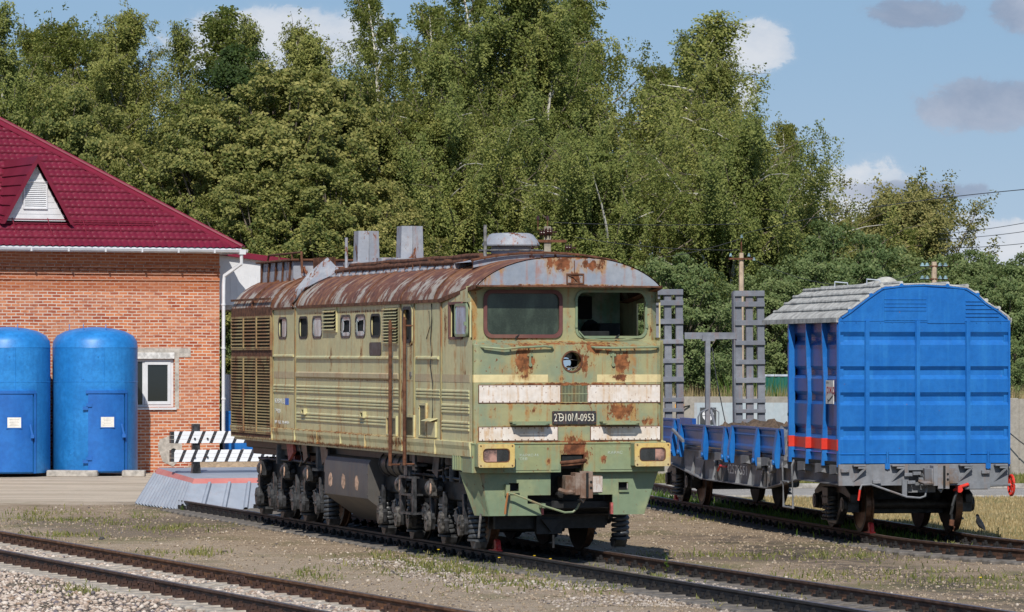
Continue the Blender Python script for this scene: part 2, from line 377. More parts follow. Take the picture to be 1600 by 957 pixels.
# --- side walls with real openings
win = [(11.66, 12.24), (10.15, 10.72), (9.14, 9.76), (7.2, 7.82), (6.25, 6.85), (5.3, 5.86)]
holes = [(a, b_, 3.37, 3.70) for a, b_ in win] + [(3.38, 3.80, 3.28, 3.80), (.13, 1.18, 3.32, 3.86)]
shell = MB()
for sx in (-1, 1):
    hs = list(holes)
    wall_grid(shell, [0.25, 1.67, 4, 11.0, 12.65, LEN], [3.28, 3.5, ZG + .02], [h for h in hs], lambda u_, z_, sx=sx: (sx * HW, u_, z_), 0)
    wall_grid(shell, [0.0, 1.67, 4, 11.0, 12.65, LEN], [ZS, 2.0, 2.62, 3.28], [], lambda u_, z_, sx=sx: (sx * HW, u_, z_), 0)
    # wall above the side eave in the cab part, reaching the rising roof edge
    shell.add([(sx * HW, .25, ZG + .02), (sx * HW, 1.67, ZG + .02), (sx * HW, .25, 4.07)], [(0, 1, 2)], 0)
    for a, b_, c, d_ in holes:   # reveals
        for q in (((a, c), (b_, c)), ((b_, c), (b_, d_)), ((b_, d_), (a, d_)), ((a, d_), (a, c))):
            (u0, z0), (u1, z1) = q
            shell.add([(sx * HW, u0, z0), (sx * HW, u1, z1), (sx * (HW - .025), u1, z1), (sx * (HW - .025), u0, z0)], [(0, 1, 2, 3)], 0)
shell.add([(-HW, LEN, ZS), (HW, LEN, ZS), (HW, LEN, 4.0), (-HW, LEN, 4.0)], [(0, 1, 2, 3)], 0)
shell.bb(-HW + .01, HW - .01, .1, LEN - .1, 1.45, 1.52, 0)
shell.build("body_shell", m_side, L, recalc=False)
# --- nose (below the windscreen) : front plane at y=0, small chamfer at the corners
nose = MB()
prof = [(-HW, .12), (-HW + .035, .03), (-HW + .10, 0), (HW - .10, 0), (HW - .035, .03), (HW, .12)]
fx = [p[0] for p in prof]
# headlight hole in the middle of the nose: octagonal ring built from polar quads
hc = (.06, 2.95); hr = .158
nose_top, nose_bot = 3.20, 1.70
def nosepoly(z0, z1):
    for i in range(len(prof) - 1):
        if i == 2: continue
        nose.add([(prof[i][0], prof[i][1], z0), (prof[i + 1][0], prof[i + 1][1], z0), (prof[i + 1][0], prof[i + 1][1], z1), (prof[i][0], prof[i][1], z1)], [(0, 1, 2, 3)])
nosepoly(nose_bot, nose_top)
X0_, X1_ = prof[2][0], prof[3][0]
wall_grid(nose, [X0_, -.5, .5, X1_], [nose_bot, 2.2, 2.62, nose_top], [(hc[0] - .22, hc[0] + .22, hc[1] - .22, hc[1] + .22)], lambda u_, z_: (u_, 0, z_))
sq = [(hc[0] + .22 * max(-1, min(1, 1.4142 * math.cos(R(a)))), hc[1] + .22 * max(-1, min(1, 1.4142 * math.sin(R(a))))) for a in range(0, 360, 15)]
ci = [(hc[0] + hr * math.cos(R(a)), hc[1] + hr * math.sin(R(a))) for a in range(0, 360, 15)]
n_ = len(sq)
nose.add([(p[0], 0, p[1]) for p in sq] + [(p[0], 0, p[1]) for p in ci] + [(p[0], .22, p[1]) for p in ci], [(i, (i + 1) % n_, n_ + (i + 1) % n_, n_ + i) for i in range(n_)] + [(n_ + i, n_ + (i + 1) % n_, 2 * n_ + (i + 1) % n_, 2 * n_ + i) for i in range(n_)])
# sloping ledge from nose front up to the windscreen foot
WY = .25; WX = 1.43
nose.add([(-HW, .12, nose_top), (-HW + .035, .03, nose_top), (-HW + .1, 0, nose_top), (HW - .1, 0, nose_top), (HW - .035, .03, nose_top), (HW, .12, nose_top),
          (-HW, .62, 3.285), (-WX, WY, 3.285), (WX, WY, 3.285), (HW, .62, 3.285), (-HW, .12, 3.27), (HW, .12, 3.27), (-WX - .03, .07, 3.275), (WX + .03, .07, 3.275)],
         [(0, 1, 12, 10), (1, 2, 7, 12), (2, 3, 8, 7), (3, 4, 13, 8), (4, 5, 11, 13), (10, 12, 7, 6), (11, 9, 8, 13)])
nose.build("nose", m_front, L, recalc=False)
# --- windscreen wall (set back above the nose), with two big openings
ws = MB()
lw = (-1.27, -.04, 3.33, 4.03); rw = (.21, 1.34, 3.33, 4.03)
wall_grid(ws, [-WX, .08, WX], [3.27, 4.12], [lw, rw], lambda u_, z_: (u_, WY, z_))
for h in (lw, rw):
    ri = rrect(h[0] + .01, h[1] - .01, h[2] + .01, h[3] - .01, .11); ro = rect_like(h[0], h[1], h[2], h[3])
    ws.ring(ro, ri, WY, WY + .05)
for sx in (-1, 1):   # corner pillars between windscreen and side windows
    ws.add([(sx * WX, WY, 3.28), (sx * HW, .33, 3.28), (sx * HW, .33, 4.10), (sx * WX, WY, 4.12)], [(0, 1, 2, 3)])
ws.build("windscreen_wall", m_front, L, recalc=False)
fr = MB(); fr.ring(rrect(-1.29, -.02, 3.31, 4.05, .13), rrect(-1.235, -.075, 3.365, 3.995, .10), WY - .03, WY - .001)
wf = fr.build("windscreen", m_gasket, L, smooth=30); wf['label'] = "dusty green glass in a red brown frame"
MB().prism(rrect(-1.26, -.05, 3.34, 4.02, .1), WY + .012, WY + .022).build("pane", m_dustglass, wf)
fr = MB(); fr.ring(rrect(.19, 1.36, 3.31, 4.05, .13), rrect(.225, 1.325, 3.345, 4.015, .115), WY - .02, WY - .001)
for sx_, z_ in ((.2, 3.9), (.2, 3.5), (1.35, 3.85), (1.35, 3.5)): fr.bb(sx_ - .02, sx_ + .02, WY - .035, WY - .02, z_ - .03, z_ + .03)
fr.tube([(.24, WY - .03, 3.42), (.33, WY - .06, 3.315), (.6, WY - .09, 3.285), (.95, WY - .08, 3.29), (1.2, WY - .06, 3.325)], .012, 5)
wf2 = fr.build("windscreen", m_skirt, L, smooth=30); wf2['label'] = "empty green window frame without glass"
# interior
inn = MB(); inn.bb(-1.5, 1.5, 1.95, 2.0, 2.2, 4.1); inn.bb(-1.5, 1.5, .3, 2.0, 2.7, 2.76)
inn.build("cab_rear_wall", m_cabgreen, L)
inn = MB(); inn.bb(.32, .85, .55, 1.0, 2.8, 3.42, 0); inn.bb(.9, 1.25, 1.2, 1.6, 2.8, 3.55, 0); inn.bb(-1.2, -.1, .5, .9, 2.8, 3.25, 0)
inn.cyl((.95, 1.9, 3.42), (.95, 1.72, 3.5), .13, 10); inn.bb(.25, 1.0, 1.85, 1.93, 3.62, 3.98); inn.build("control_desk", m_dark, L, bevel=.01)
inn = MB(); inn.bb(-1.46, 1.46, 2.05, 15.7, 1.6, 3.3, 0); inn.bb(-.7, .7, 2.6, 15.0, 3.3, 4.1, 0); inn.bb(-1.505, -1.49, 2.05, 15.7, 3.2, 3.88)  # last box: dark sheet added behind the windows to stop light showing through
inn.build("engine_and_dark_screen", m_dark, L)
# --- roof
rf = MB(); ss = [-.06, .2, .6, 1.1, 1.67, 2.6, 4.0, 5.6, 7.4, 9.2, 11.03]
rf.loft([roof_ring(s_) for s_ in ss]); rf.loft([roof_ring(s_) for s_ in (11.03, 12.65)]); rf.loft([roof_ring(s_, -.005) for s_ in (12.65, 15.0, LEN)])
rf.build("roof", m_roof, L, smooth=40, recalc=False)
m_roof_o = bpy.data.objects['roof'] if 'roof' in bpy.data.objects else None
sm = MB()   # standing seams, rims and drip edges
for s_, w_, o_ in ((1.95, .05, .012), (3.95, .04, .012), (6.2, .03, .01), (8.6, .03, .01), (10.75, .05, .02), (11.03, .05, .03), (12.1, .04, .012), (12.66, .05, .02), (14.2, .04, .02)):
    a = roof_ring(s_, o_); c = roof_ring(s_ + w_, o_); sm.loft([roof_ring(s_, -.01), a, c, roof_ring(s_ + w_, -.01)])
for sx in (-1, 1):
    sm.bb(sx * (HW + .01), sx * (HW + .045), 1.67, 10.75, 3.875, 3.925); sm.bb(sx * (HW + .01), sx * (HW + .04), 11.1, 12.64, 3.87, 3.91)
    sm.bb(sx * (HW - .01), sx * (HW + .03), 12.7, LEN, 3.80, 3.93)
    sm.bb(sx * (HW + .02), sx * (HW + .05), 12.75, 15.85, 4.06, 4.10)
    sm.add([(sx * (HW + .05), 1.67, 3.86), (sx * (HW - .035), -.07, 4.07), (sx * (HW - .035), -.07, 4.13), (sx * (HW + .05), 1.67, 3.93), (sx * (HW - .16), 1.67, 3.88), (sx * (HW - .16), -.07, 4.07)], [(0, 1, 2, 3), (0, 1, 5, 4)])
sm.build("roof_seam", m_rust, L, smooth=40, recalc=False)
# brow panel above the windscreens
bw = MB(); rg = roof_ring(-.05, -.012)
bw.add([(p[0], -.045, p[2]) for p in rg] + [(p[0], -.015, p[2]) for p in rg], [tuple(range(len(rg)))])
bw.build("brow_panel", m_brow, L, recalc=False)
bw = MB(); bw.bb(-1.485, 1.485, -.075, .26, 4.09, 4.115); bw.build("visor_edge", m_rust, L)
bw = MB(); bw.ring(rect_like(-.05, .235, 4.14, 4.30, 0), rect_like(-.03, .215, 4.16, 4.28, 0), -.062, -.047)
bw.bb(-.03, .215, -.06, -.047, 4.10, 4.13); bw.tube([(-.02, -.055, 4.27), (.06, -.06, 4.24), (.12, -.06, 4.18)], .008, 4); bw.bb(.075, .085, -.058, -.047, 4.3, 4.5)
bw.build("lamp_hatch", m_rust, L)
# --- things on the roof
rr = MB(); rn = random.Random(4)
for sx in (-1, 1):
    x_ = sx * .98
    rr.bb(x_ - .02, x_ + .02, 2.6, 10.9, 4.36, 4.50, 1)
    for zz, xx in ((4.55, x_ - sx * .0), (4.64, x_ - sx * .26)):
        pts = [(xx + rn.uniform(-.02, .02), 2.2 + i * .9, zz - .012 * abs(i - 5) * .3 + rn.uniform(-.012, .012)) for i in range(10)]
        rr.tube(pts, .045, 6, 0)
    for i in range(19):
        yv = 2.5 + i * .45; rr.bb(x_ - .03, x_ + .07 * -sx, yv, yv + .05, 4.44, 4.56 + rn.uniform(-.02, .03), 0); rr.cyl((x_ + sx * .04, yv + .1, 4.44), (x_ + sx * .04, yv + .32, 4.44), .04, 6, 1)
rr.bb(-.98, .98, 2.55, 10.9, 4.48, 4.535, 1)
for i in range(9): rr.bb(-.85, .95, 2.9 + i * .95, 3.0 + i * .95, 4.53, 4.58 + .02 * (i % 3), 0)
for i in range(7): rr.bb(-.6 + rn.uniform(-.2, .2), .5, 3.2 + i * 1.1, 3.9 + i * 1.1, 4.53, 4.60 + rn.uniform(0, .05), rn.choice((0, 1)))
rr.build("roof_hatch_frame", [m_rust, m_rustgrey], L, bevel=.008)
def arc_frame(s0, s1, z0, dz, hw, nm, mt):
    a = []
    for s_ in (s0, s1):
        a.append([(hw * (i / 12 * 2 - 1), s_, z0 + dz * (1 - (i / 12 * 2 - 1) ** 2)) for i in range(13)])
    mb = MB(); mb.loft(a); mb.loft([[(p[0], p[1], p[2] - .09) for p in a[0]], a[0]]); mb.loft([a[1], [(p[0], p[1], p[2] - .09) for p in a[1]]])
    return mb.build(nm, mt, L, recalc=False)
arc_frame(1.25, 2.3, 4.50, .13, 1.15, "roof_walkway", m_rustgrey)
cw = MB()
for i in range(13):
    q = i / 12 * 2 - 1; cw.cyl((q * 1.15, 1.27, 4.50 + .13 * (1 - q * q) - .1), (q * 1.15, 1.27, 4.55 + .13 * (1 - q * q)), .014, 5)
cw.tube([((i / 12 * 2 - 1) * 1.2, 1.2, 4.52 + .13 * (1 - (i / 12 * 2 - 1) ** 2)) for i in range(13)], .020, 5); cw.bb(-.5, .75, 2.4, 3.9, 4.55, 4.66); cw.build("walkway_rail", m_rust, L)
fn = MB(); fn.lathe([(4.62, .32), (4.81, .32), (4.805, .46), (4.825, .465), (4.90, .43), (4.985, .36), (5.01, .30), (5.02, .05)], (.08, 3.23, 0), 'z', 28)
fn.build("fan_cowl", m_rustgrey, L, smooth=35)
fn = MB(); fn.ring([(p[0], p[1]) for p in rrect(-.5, .66, 2.7, 3.8, .2)], [(p[0], p[1]) for p in rrect(-.42, .58, 2.78, 3.72, .2)], 0, 0.001, 'y'); 
fn = MB(); fn.tube([(.08 + .52 * math.cos(R(a)), 3.23 + .52 * math.sin(R(a)), 4.73) for a in range(0, 361, 20)], .014, 5); fn.build("cowl_guard", m_steelgrey, L)
for s_, x_ in ((11.85, 0), (8.95, 0)):
    st = MB(); hw_, hd = .19, .16
    z0, z1 = 4.74, 5.30
    for (xa, ya, xb, yb) in ((-hw_, -hd, -.01, -hd - .05), (.0, -hd - .05, hw_ + .0, -hd), (hw_, -hd, hw_, hd), (hw_, hd, -hw_, hd), (-hw_, hd, -hw_, -hd)):
        st.add([(x_ + xa * 1.08, s_ + ya, z0), (x_ + xb * 1.08, s_ + yb, z0), (x_ + xb, s_ + yb, z1), (x_ + xa, s_ + ya, z1)], [(0, 1, 2, 3)])
    o = st.build("exhaust_stack", m_rustgrey, L, recalc=False); sol = o.modifiers.new('t', 'SOLIDIFY'); sol.thickness = .015
    sb_ = MB(); sb_.prism(rrect(x_ - .36, x_ + .34, s_ - .36, s_ + .36, .08), 4.66, 4.735, 'z'); sb_.build("stack_base", m_rustgrey, o)
ex = MB(); ex.prism(rrect(-.18, .12, 10.1, 10.6, .1), 4.64, 4.78, 'z'); ex.build("roof_vent", m_rustgrey, L)
an = MB(); an.cyl((-.75, 1.93, 4.42), (-.75, 1.93, 5.10), .028, 8); an.cyl((-.75, 1.93, 4.42), (-.75, 1.93, 4.56), .10, 8, r2=.03); an.build("antenna", m_steelgrey, L)
an = MB(); an.cyl((-.9, 9.87, 4.5), (-.9, 9.87, 5.12), .028, 8); an.build("antenna", m_rustgrey, L)
an = MB(); an.box((-.75, 12.0, 4.72), (.03, .85, .2), rot=Matrix.Rotation(R(12), 3, 'Z')); an.build("loose_roof_panel", m_rust, L)
# bent grey shield plate standing on the roof between the two body halves
sp = MB(); p0 = [(-1.58, 11.06, 3.96), (-1.52, 11.0, 4.22), (-1.38, 10.9, 4.42), (-1.2, 10.8, 4.62), (-1.02, 10.7, 4.78)]; p1 = [(-1.575, 10.95, 4.0), (-1.45, 10.72, 4.22), (-1.25, 10.55, 4.34), (-1.05, 10.42, 4.44), (-.9, 10.35, 4.56)]
sp.loft([p0, p1]); o = sp.build("shield_plate", m_rustgrey, L, recalc=False); o.modifiers.new('t', 'SOLIDIFY').thickness = .02
rb = MB(); rb.bb(-1.05, 1.05, 13.1, 15.7, 4.40, 4.78, 0)
for i in range(5): rb.box((-1.07, 13.3 + i * .55, 4.59), (.03, .06, .38), 1, Matrix.Rotation(R(14), 3, 'X'))
rb.bb(-1.12, 1.12, 13.0, 15.8, 4.78, 4.82, 1); rb.build("radiator_hood", [m_rustgrey, m_rust], L, bevel=.01)
rb = MB(); rb.tube([(-1.0, 15.3, 4.84), (-1.0, 15.2, 4.93), (-1.0, 12.7, 4.93), (-1.0, 12.65, 4.55)], .022, 6)
for s_ in (14.4, 13.4): rb.cyl((-1.0, s_, 4.8), (-1.0, s_, 4.93), .02, 6)
rb.build("roof_handrail", m_rust, L)
# --- side details
def side(mb_x=-HW): return mb_x
# windows (frames, broken panes)
kinds = [1, 0, 1, 2, 2, 0]
for (a, b_), k in zip(win, kinds):
    f = MB(); f.ring(rrect(a - .035, b_ + .035, 3.335, 3.735, .12), rrect(a + .0, b_ - .0, 3.375, 3.695, .10), -HW - .008, -HW + .004, 'x')
    fo = f.build("window", m_rubber if k == 0 else m_black2, L, smooth=30)
    if k == 1: MB().prism(rrect(a + (.0), b_ - .22 if a > 11 else b_, 3.37, 3.70, .05), -HW + .006, -HW + .012, 'x').build("pane", m_paleglass, fo)
    if k == 2:
        rn = random.Random(int(a * 10)); g = MB(); n = 14; cy, cz = (a + b_) / 2, 3.535
        out = rrect(a, b_, 3.37, 3.70, .05, 3); inn_ = []
        for (py, pz) in out:
            k_ = rn.uniform(.45, .85); inn_.append((cy + (py - cy) * k_, cz + (pz - cz) * k_))
        g.ring(out, inn_, -HW + .006, -HW + .012, 'x'); g.build("pane", m_paleglass, fo)
# louvres
def louvre(y0, y1, z0, z1, n, name, mt, cols=1, depth=.06):
    b_ = MB(); b_.bb(-HW - .004, -HW - .002, y0, y1, z0, z1, 1)
    b_.ring(rect_like(y0 - .03, y1 + .03, z0 - .03, z1 + .03, 0), rect_like(y0 + .02, y1 - .02, z0 + .01, z1 - .01, 0), -HW - (.05 if cols > 1 else .02), -HW, 'x', 0)
    for i in range(n):
        zc = z0 + (i + .5) * (z1 - z0) / n; h = (z1 - z0) / n * (.42 if cols > 1 else .30)
        b_.add([(-HW - .055, y0, zc - h * .62), (-HW - .055, y1, zc - h * .62), (-HW - .008, y1, zc + h * .5), (-HW - .008, y0, zc + h * .5),
                (-HW - .055, y0, zc - h * .62 - .014), (-HW - .055, y1, zc - h * .62 - .014)], [(0, 1, 2, 3), (0, 1, 5, 4)], 0)
    for c in range(1, cols):
        yc = y0 + (y1 - y0) * c / cols; b_.bb(-HW - .068, -HW - .05, yc - .035, yc + .035, z0, z1, 0)
    return b_.build(name, [mt, m_dark, m_side], L, recalc=False)
louvre(12.72, 15.82, 1.62, 2.99, 25, "radiator_louvre", m_louv, 3)
louvre(12.72, 15.82, 3.17, 3.74, 9, "radiator_louvre", m_louv, 3)
mb_ = MB(); mb_.bb(-HW - .03, -HW, 12.66, LEN, 3.02, 3.14); mb_.bb(-HW - .035, -HW, 12.66, LEN, 3.76, 3.82); mb_.bb(-HW - .035, -HW, 12.66, LEN, 1.53, 1.59); mb_.build("louvre_frame", m_rust, L)
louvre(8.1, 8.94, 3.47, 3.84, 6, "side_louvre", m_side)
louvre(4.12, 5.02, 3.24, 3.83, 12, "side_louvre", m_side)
# ribs and stripe
rib = MB()
def ribrun(y0, y1, z, w_=.030, d_=.019):
    rib.prism([(-HW - .001, z + w_ * .9), (-HW - d_, z + w_ * .25), (-HW - d_, z - w_ * .35), (-HW - .001, z - w_ * .6)], y0, y1, 'y')
for grp in ((2.49, 2.44, 2.39), (2.27, 2.22, 2.17), (2.01, 1.955, 1.90)):
    for z in grp:
        ribrun(11.05 if grp[0] < 2.4 else 11.05, 12.6, z) if grp[0] > 2.4 else None
        ribrun(4.85 if grp[0] < 2.2 else 4.12, 10.9, z)
        ribrun(.15, 1.62, z)
        if grp[0] > 2.4: ribrun(1.75, 3.1, z)
ribrun(4.12, 10.9, 3.0, .04, .03); ribrun(1.8, 3.1, 3.0, .04, .035); ribrun(11.1, 12.6, 3.03, .035, .03)
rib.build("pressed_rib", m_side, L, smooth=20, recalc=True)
rib = MB(); rib.prism([(-HW - .001, 2.755), (-HW - .03, 2.735), (-HW - .03, 2.665), (-HW - .001, 2.64)], 4.12, 10.9); rib.build("cream_stripe", m_cream_s, L)
for a_, c_, x_ in ((11.1, 12.62, -HW - .004), (.12, 4.0, -HW - .004), (.12, 15.8, HW)): rib = MB(); rib.bb(x_, x_ + .004, a_, c_, 2.63, 2.75); rib.build("cream_stripe", m_cream_s, L)
# sill band along the foot of the side, rear apron
sl = MB()
for sx in (-1, 1):
    sl.prism([(sx * (HW - .02), 1.735), (sx * (HW + .05), 1.715), (sx * (HW + .05), 1.66), (sx * (HW + .035), 1.60), (sx * (HW + .03), 1.50), (sx * (HW - .06), 1.49)], .02, LEN + .03)
    for y_ in (1.9, 3.8, 6.1, 7.7, 9.3, 10.9, 12.6): sl.bb(sx * (HW + .02), sx * (HW + .058), y_ - .012, y_ + .012, 1.50, 1.72)
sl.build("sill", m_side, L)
# vertical joint strips and door
m_strip = paint("rusty_strip", (.30, .26, .13), (.22, .12, .05), rust=.45, streak=.5, rough=.6)
for y_, w_ in ((1.67, .05), (4.05, .09), (11.0, .05), (12.65, .04), (3.22, .05)):
    st = MB(); st.bb(-HW - .022, -HW, y_ - w_ / 2, y_ + w_ / 2, 1.72, 3.88); st.build("joint_strip", m_strip, L)
dr = MB(); dr.ring(rrect(3.30, 3.88, 3.20, 3.86, .12), rrect(3.38, 3.80, 3.29, 3.79, .09), -HW - .02, -HW + .01, 'x')
dr.bb(-HW - .012, -HW, 3.27, 3.96, 1.75, 3.2)
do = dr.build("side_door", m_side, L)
g = MB(); g.ring(rrect(3.33, 3.85, 3.24, 3.83, .1), rrect(3.385, 3.795, 3.30, 3.78, .09), -HW - .032, -HW - .021, 'x'); g.build("door_seal", m_rubber, do)
MB().bb(-HW - .03, -HW - .012, 3.34, 3.42, 2.7, 2.78).build("handle", m_steelgrey, do)
for y_, z0, z1 in ((4.28, 1.25, 3.58), (3.42, 1.28, 3.62)):
    h = MB(); h.cyl((-HW - .11, y_, z0), (-HW - .11, y_, z1), .03, 8); h.cyl((-HW - .11, y_, z1 - .1), (-HW, y_ - .12, z1 - .1), .015, 6); h.cyl((-HW - .11, y_, z0 + .02), (-HW + .1, y_ - .05, z0 + .02), .015, 6)
    h.cyl((-HW - .11, y_, z1), (-HW - .11, y_, z1 + .04), .02, 6)
    h.build("handrail", m_rust, L, smooth=40)
# cab side window with hinged bluish glass
f = MB(); f.ring(rrect(.50, 1.22, 3.29, 3.87, .03), rrect(.56, 1.16, 3.33, 3.83, .02), -HW - .03, -HW, 'x'); cwn = f.build("cab_window", m_gasket, L)
g = MB(); g.ring(rrect(.12, .78, 3.33, 3.84, .08), rrect(.16, .74, 3.37, 3.80, .06), -HW - .06, -HW - .03, 'x', 0)
g.prism(rrect(.155, .745, 3.365, 3.805, .06), -HW - .05, -HW - .044, 'x', 1); g.bb(-HW - .09, -HW - .05, .13, .17, 3.5, 3.56, 0); g.build("sliding_pane", [m_skirt, m_blueglass], cwn)
# mesh grilles, boxes, steps and small fittings on the side
mesh = None
m_mesh, t, b = mat("perforated_grille"); co = t.coord('Object'); x, y, z = t.sep(co)
dd = t.math('MULTIPLY', t.math('SINE', t.math('MULTIPLY', t.math('ADD', y, z), 150)), t.math('SINE', t.math('MULTIPLY', t.math('SUBTRACT', y, z), 150)))
t.lk(t.mix(t.ramp(dd, -.1, .25), (.20, .18, .09), (.02, .02, .015)), b.inputs['Base Color'])
for a, c, z0, z1 in ((4.27, 4.8, 1.76, 2.02), (3.22, 3.8, 1.76, 2.05), (2.52, 2.86, 1.78, 2.25)):
    v_ = MB(); v_.ring(rect_like(a - .05, c + .05, z0 - .03, z1 + .04, 0), rect_like(a, c, z0, z1, 0), -HW - .03, -HW, 'x', 0); v_.bb(-HW - .012, -HW - .006, a, c, z0, z1, 1)
    v_.build("vent_grille", [m_side, m_mesh], L)
bx_ = MB(); bx_.bb(-HW - .035, -HW, 1.92, 2.4, 1.75, 2.0); bx_.box((-HW - .06, 2.16, 2.03), (.14, .52, .015), rot=Matrix.Rotation(R(-18), 3, 'Y')); bx_.build("fuel_filler_cover", m_side, L, bevel=.006)
for y_ in (10.3, 6.3):
    k = MB(); k.ring(rect_like(y_ - .12, y_ + .12, 2.0, 2.1, 0), rect_like(y_ - .09, y_ + .06, 2.02, 2.08, 0), -HW - .06, -HW, 'x', 0); k.bb(-HW - .02, -HW - .003, y_ - .1, y_ + .1, 2.02, 2.09, 1); k.build("step_pocket", [m_side, m_dark], L)
k = MB(); k.prism(rrect(5.22, 5.94, 3.04, 3.26, .05), -HW - .012, -HW, 'x'); k.build("blank_plate", m_black2, L)
k = MB(); k.tube([(-HW - .012, 2.2, 3.86), (-HW - .015, 2.17, 3.6), (-HW - .012, 2.25, 3.3), (-HW - .015, 2.2, 3.0), (-HW - .04, 2.18, 2.9), (-HW - .012, 2.13, 2.6), (-HW - .012, 2.15, 2.1), (-HW - .02, 2.2, 1.75)], .009, 4)
k.tube([(-HW - .012, 2.35, 3.75), (-HW - .013, 2.28, 3.5), (-HW - .013, 2.5, 3.3)], .006, 4); k.build("loose_cable", m_rubber, L)
# stencils on the rear panel
rS = (R(90), 0, R(-90))
for txt, y_, z_, sz, wd in (("РЖД", 12.5, 2.18, .12, 1.9), ("ТЧ-2 МСК", 12.5, 2.0, .09, 1.9), ("№ 1627 ПЛ-0890", 12.5, 1.82, .085, 2.1)):
    pass
for txt, y_, z_, sz, wd in (("ЮВЖД", 12.55, 2.175, .115, 1.9), ("ТЧ23", 12.55, 2.0, .10, 1.9), ("№ 162 70-4901", 12.55, 1.80, .085, 2.0)):
    lettering("stencil_lettering", txt, sz, m_ink, L, (-HW - .003, y_, z_), rS, 'LEFT', .001, wd)
MB().bb(-HW - .003, -HW, 11.5, 11.76, 2.15, 2.27).build("blue_patch", simple("blue_mark", (.02, .12, .42), .5), L)
# --- front details
for x0, x1, z0, z1 in ((-1.434, -.137, 2.325, 2.585), (.307, 1.483, 2.325, 2.585), (-1.434, -.18, 1.745, 1.945), (.36, 1.483, 1.745, 1.945)):
    w_ = MB(); w_.bb(x0, x1, -.012, -.001, z0, z1, 0)
    for i in range(12):
        xx = x0 + (x1 - x0) * (i + .5) / 12
        for zz in (z0 + .012, z1 - .012): w_.cyl((xx, -.011, zz), (xx, -.017, zz), .009, 6, 1)
    w_.ring(rect_like(x0 - .012, x1 + .012, z0 - .012, z1 + .012, 0), rect_like(x0, x1, z0, z1, 0), -.009, -.001, 'y', 1)
    w_.build("white_band", [m_white, m_rust], L)
for sx in (-1, 1):
    w_ = MB(); w_.bb(-1.44, -.33, -.004, 0, 2.63, 2.75) if sx < 0 else w_.bb(.463, 1.44, -.004, 0, 2.63, 2.75); w_.add([(sx * 1.44, -.004, 2.63), (sx * 1.508, .027, 2.63), (sx * 1.545, .12, 2.63), (sx * 1.44, -.004, 2.75), (sx * 1.508, .027, 2.75), (sx * 1.545, .12, 2.75)], [(0, 1, 4, 3), (1, 2, 5, 4)]); w_.build("cream_stripe", m_cream, L, recalc=False)
w_ = MB(); w_.bb(-.135, .305, -.006, -.001, 2.32, 2.59, 1)
for i in range(19): xx = -.13 + .43 * (i + .5) / 19; w_.bb(xx - .005, xx + .005, -.016, -.006, 2.325, 2.585, 0)
for zz in (2.32, 2.455, 2.59): w_.bb(-.137, .307, -.019, -.004, zz - .008, zz + .008, 0)
w_.build("front_grille", [m_front, m_dark], L)
pl = MB(); pl.prism(rrect(-.27, .44, 1.99, 2.19, .02), -.03, -.014, 'y', 0)
for xx in (-.25, .42):
    for zz in (2.01, 2.17): pl.cyl((xx, -.028, zz), (xx, -.036, zz), .01, 6, 1)
plo = pl.build("number_plate", [m_plate, m_rust], L)
lettering("plate_lettering", "2Т", .165, m_platetext, plo, (-.245, -.032, 2.035), (R(90), 0, 0), 'LEFT', .002, .66)
lettering("plate_lettering", "10М-0953", .165, m_platetext, plo, (-.082, -.032, 2.035), (R(90), 0, 0), 'LEFT', .002, .71)
g = MB(); ex_, ez_ = -.108, 2.092
pts = [(ex_ - .028 + .052 * 0 + .045 * math.cos(R(a)), ez_ + .056 * math.sin(R(a))) for a in range(130, -131, -20)]
for (xa, za), (xb, zb) in zip(pts[:-1], pts[1:]): g.cyl((xa, -.033, za), (xb, -.033, zb), .008, 4)
g.bb(ex_ - .05, ex_ + .01, -.036, -.031, ez_ - .007, ez_ + .007); g.build("plate_lettering", m_platetext, plo)
# central lamp
lm = MB(); lm.ring([(hc[0] + (hr + .012) * math.cos(R(a)), hc[1] + (hr + .012) * math.sin(R(a))) for a in range(0, 360, 15)], [(hc[0] + (hr - .012) * math.cos(R(a)), hc[1] + (hr - .012) * math.sin(R(a))) for a in range(0, 360, 15)], -.012, .0, 'y', 0)
lm.bb(-.3, .45, .55, .57, 2.65, 3.2, 1)
lo = lm.build("lamp_opening", [m_rust, m_dark], L)
m_refl, t, b = mat("lamp_mirror"); b.inputs['Metallic'].default_value = 1; b.inputs['Roughness'].default_value = .08; b.inputs['Base Color'].default_value = (.8, .82, .85, 1)
lm = MB(); lm.lathe([(.2, .085), (.235, .06), (.25, .02)], (.02, 0, 2.93), 'y', 16, 0); lm.lathe([(.17, .03), (.2, .06), (.22, .02)], (.07, 0, 2.83), 'y', 12, 0)
lm.build("reflector", m_refl, lo, smooth=40)
lm = MB(); lm.tube([(-.1, .12, 2.97), (.05, .1, 2.985), (.2, .14, 2.97)], .008, 5); lm.tube([(.0, .13, 2.86), (.12, .1, 2.85), (.19, .12, 2.88)], .008, 5); lm.box((.05, .18, 3.05), (.12, .05, .07), rot=Matrix.Rotation(.3, 3, 'Y'))
lm.build("lamp_bracket", m_steelgrey, lo)
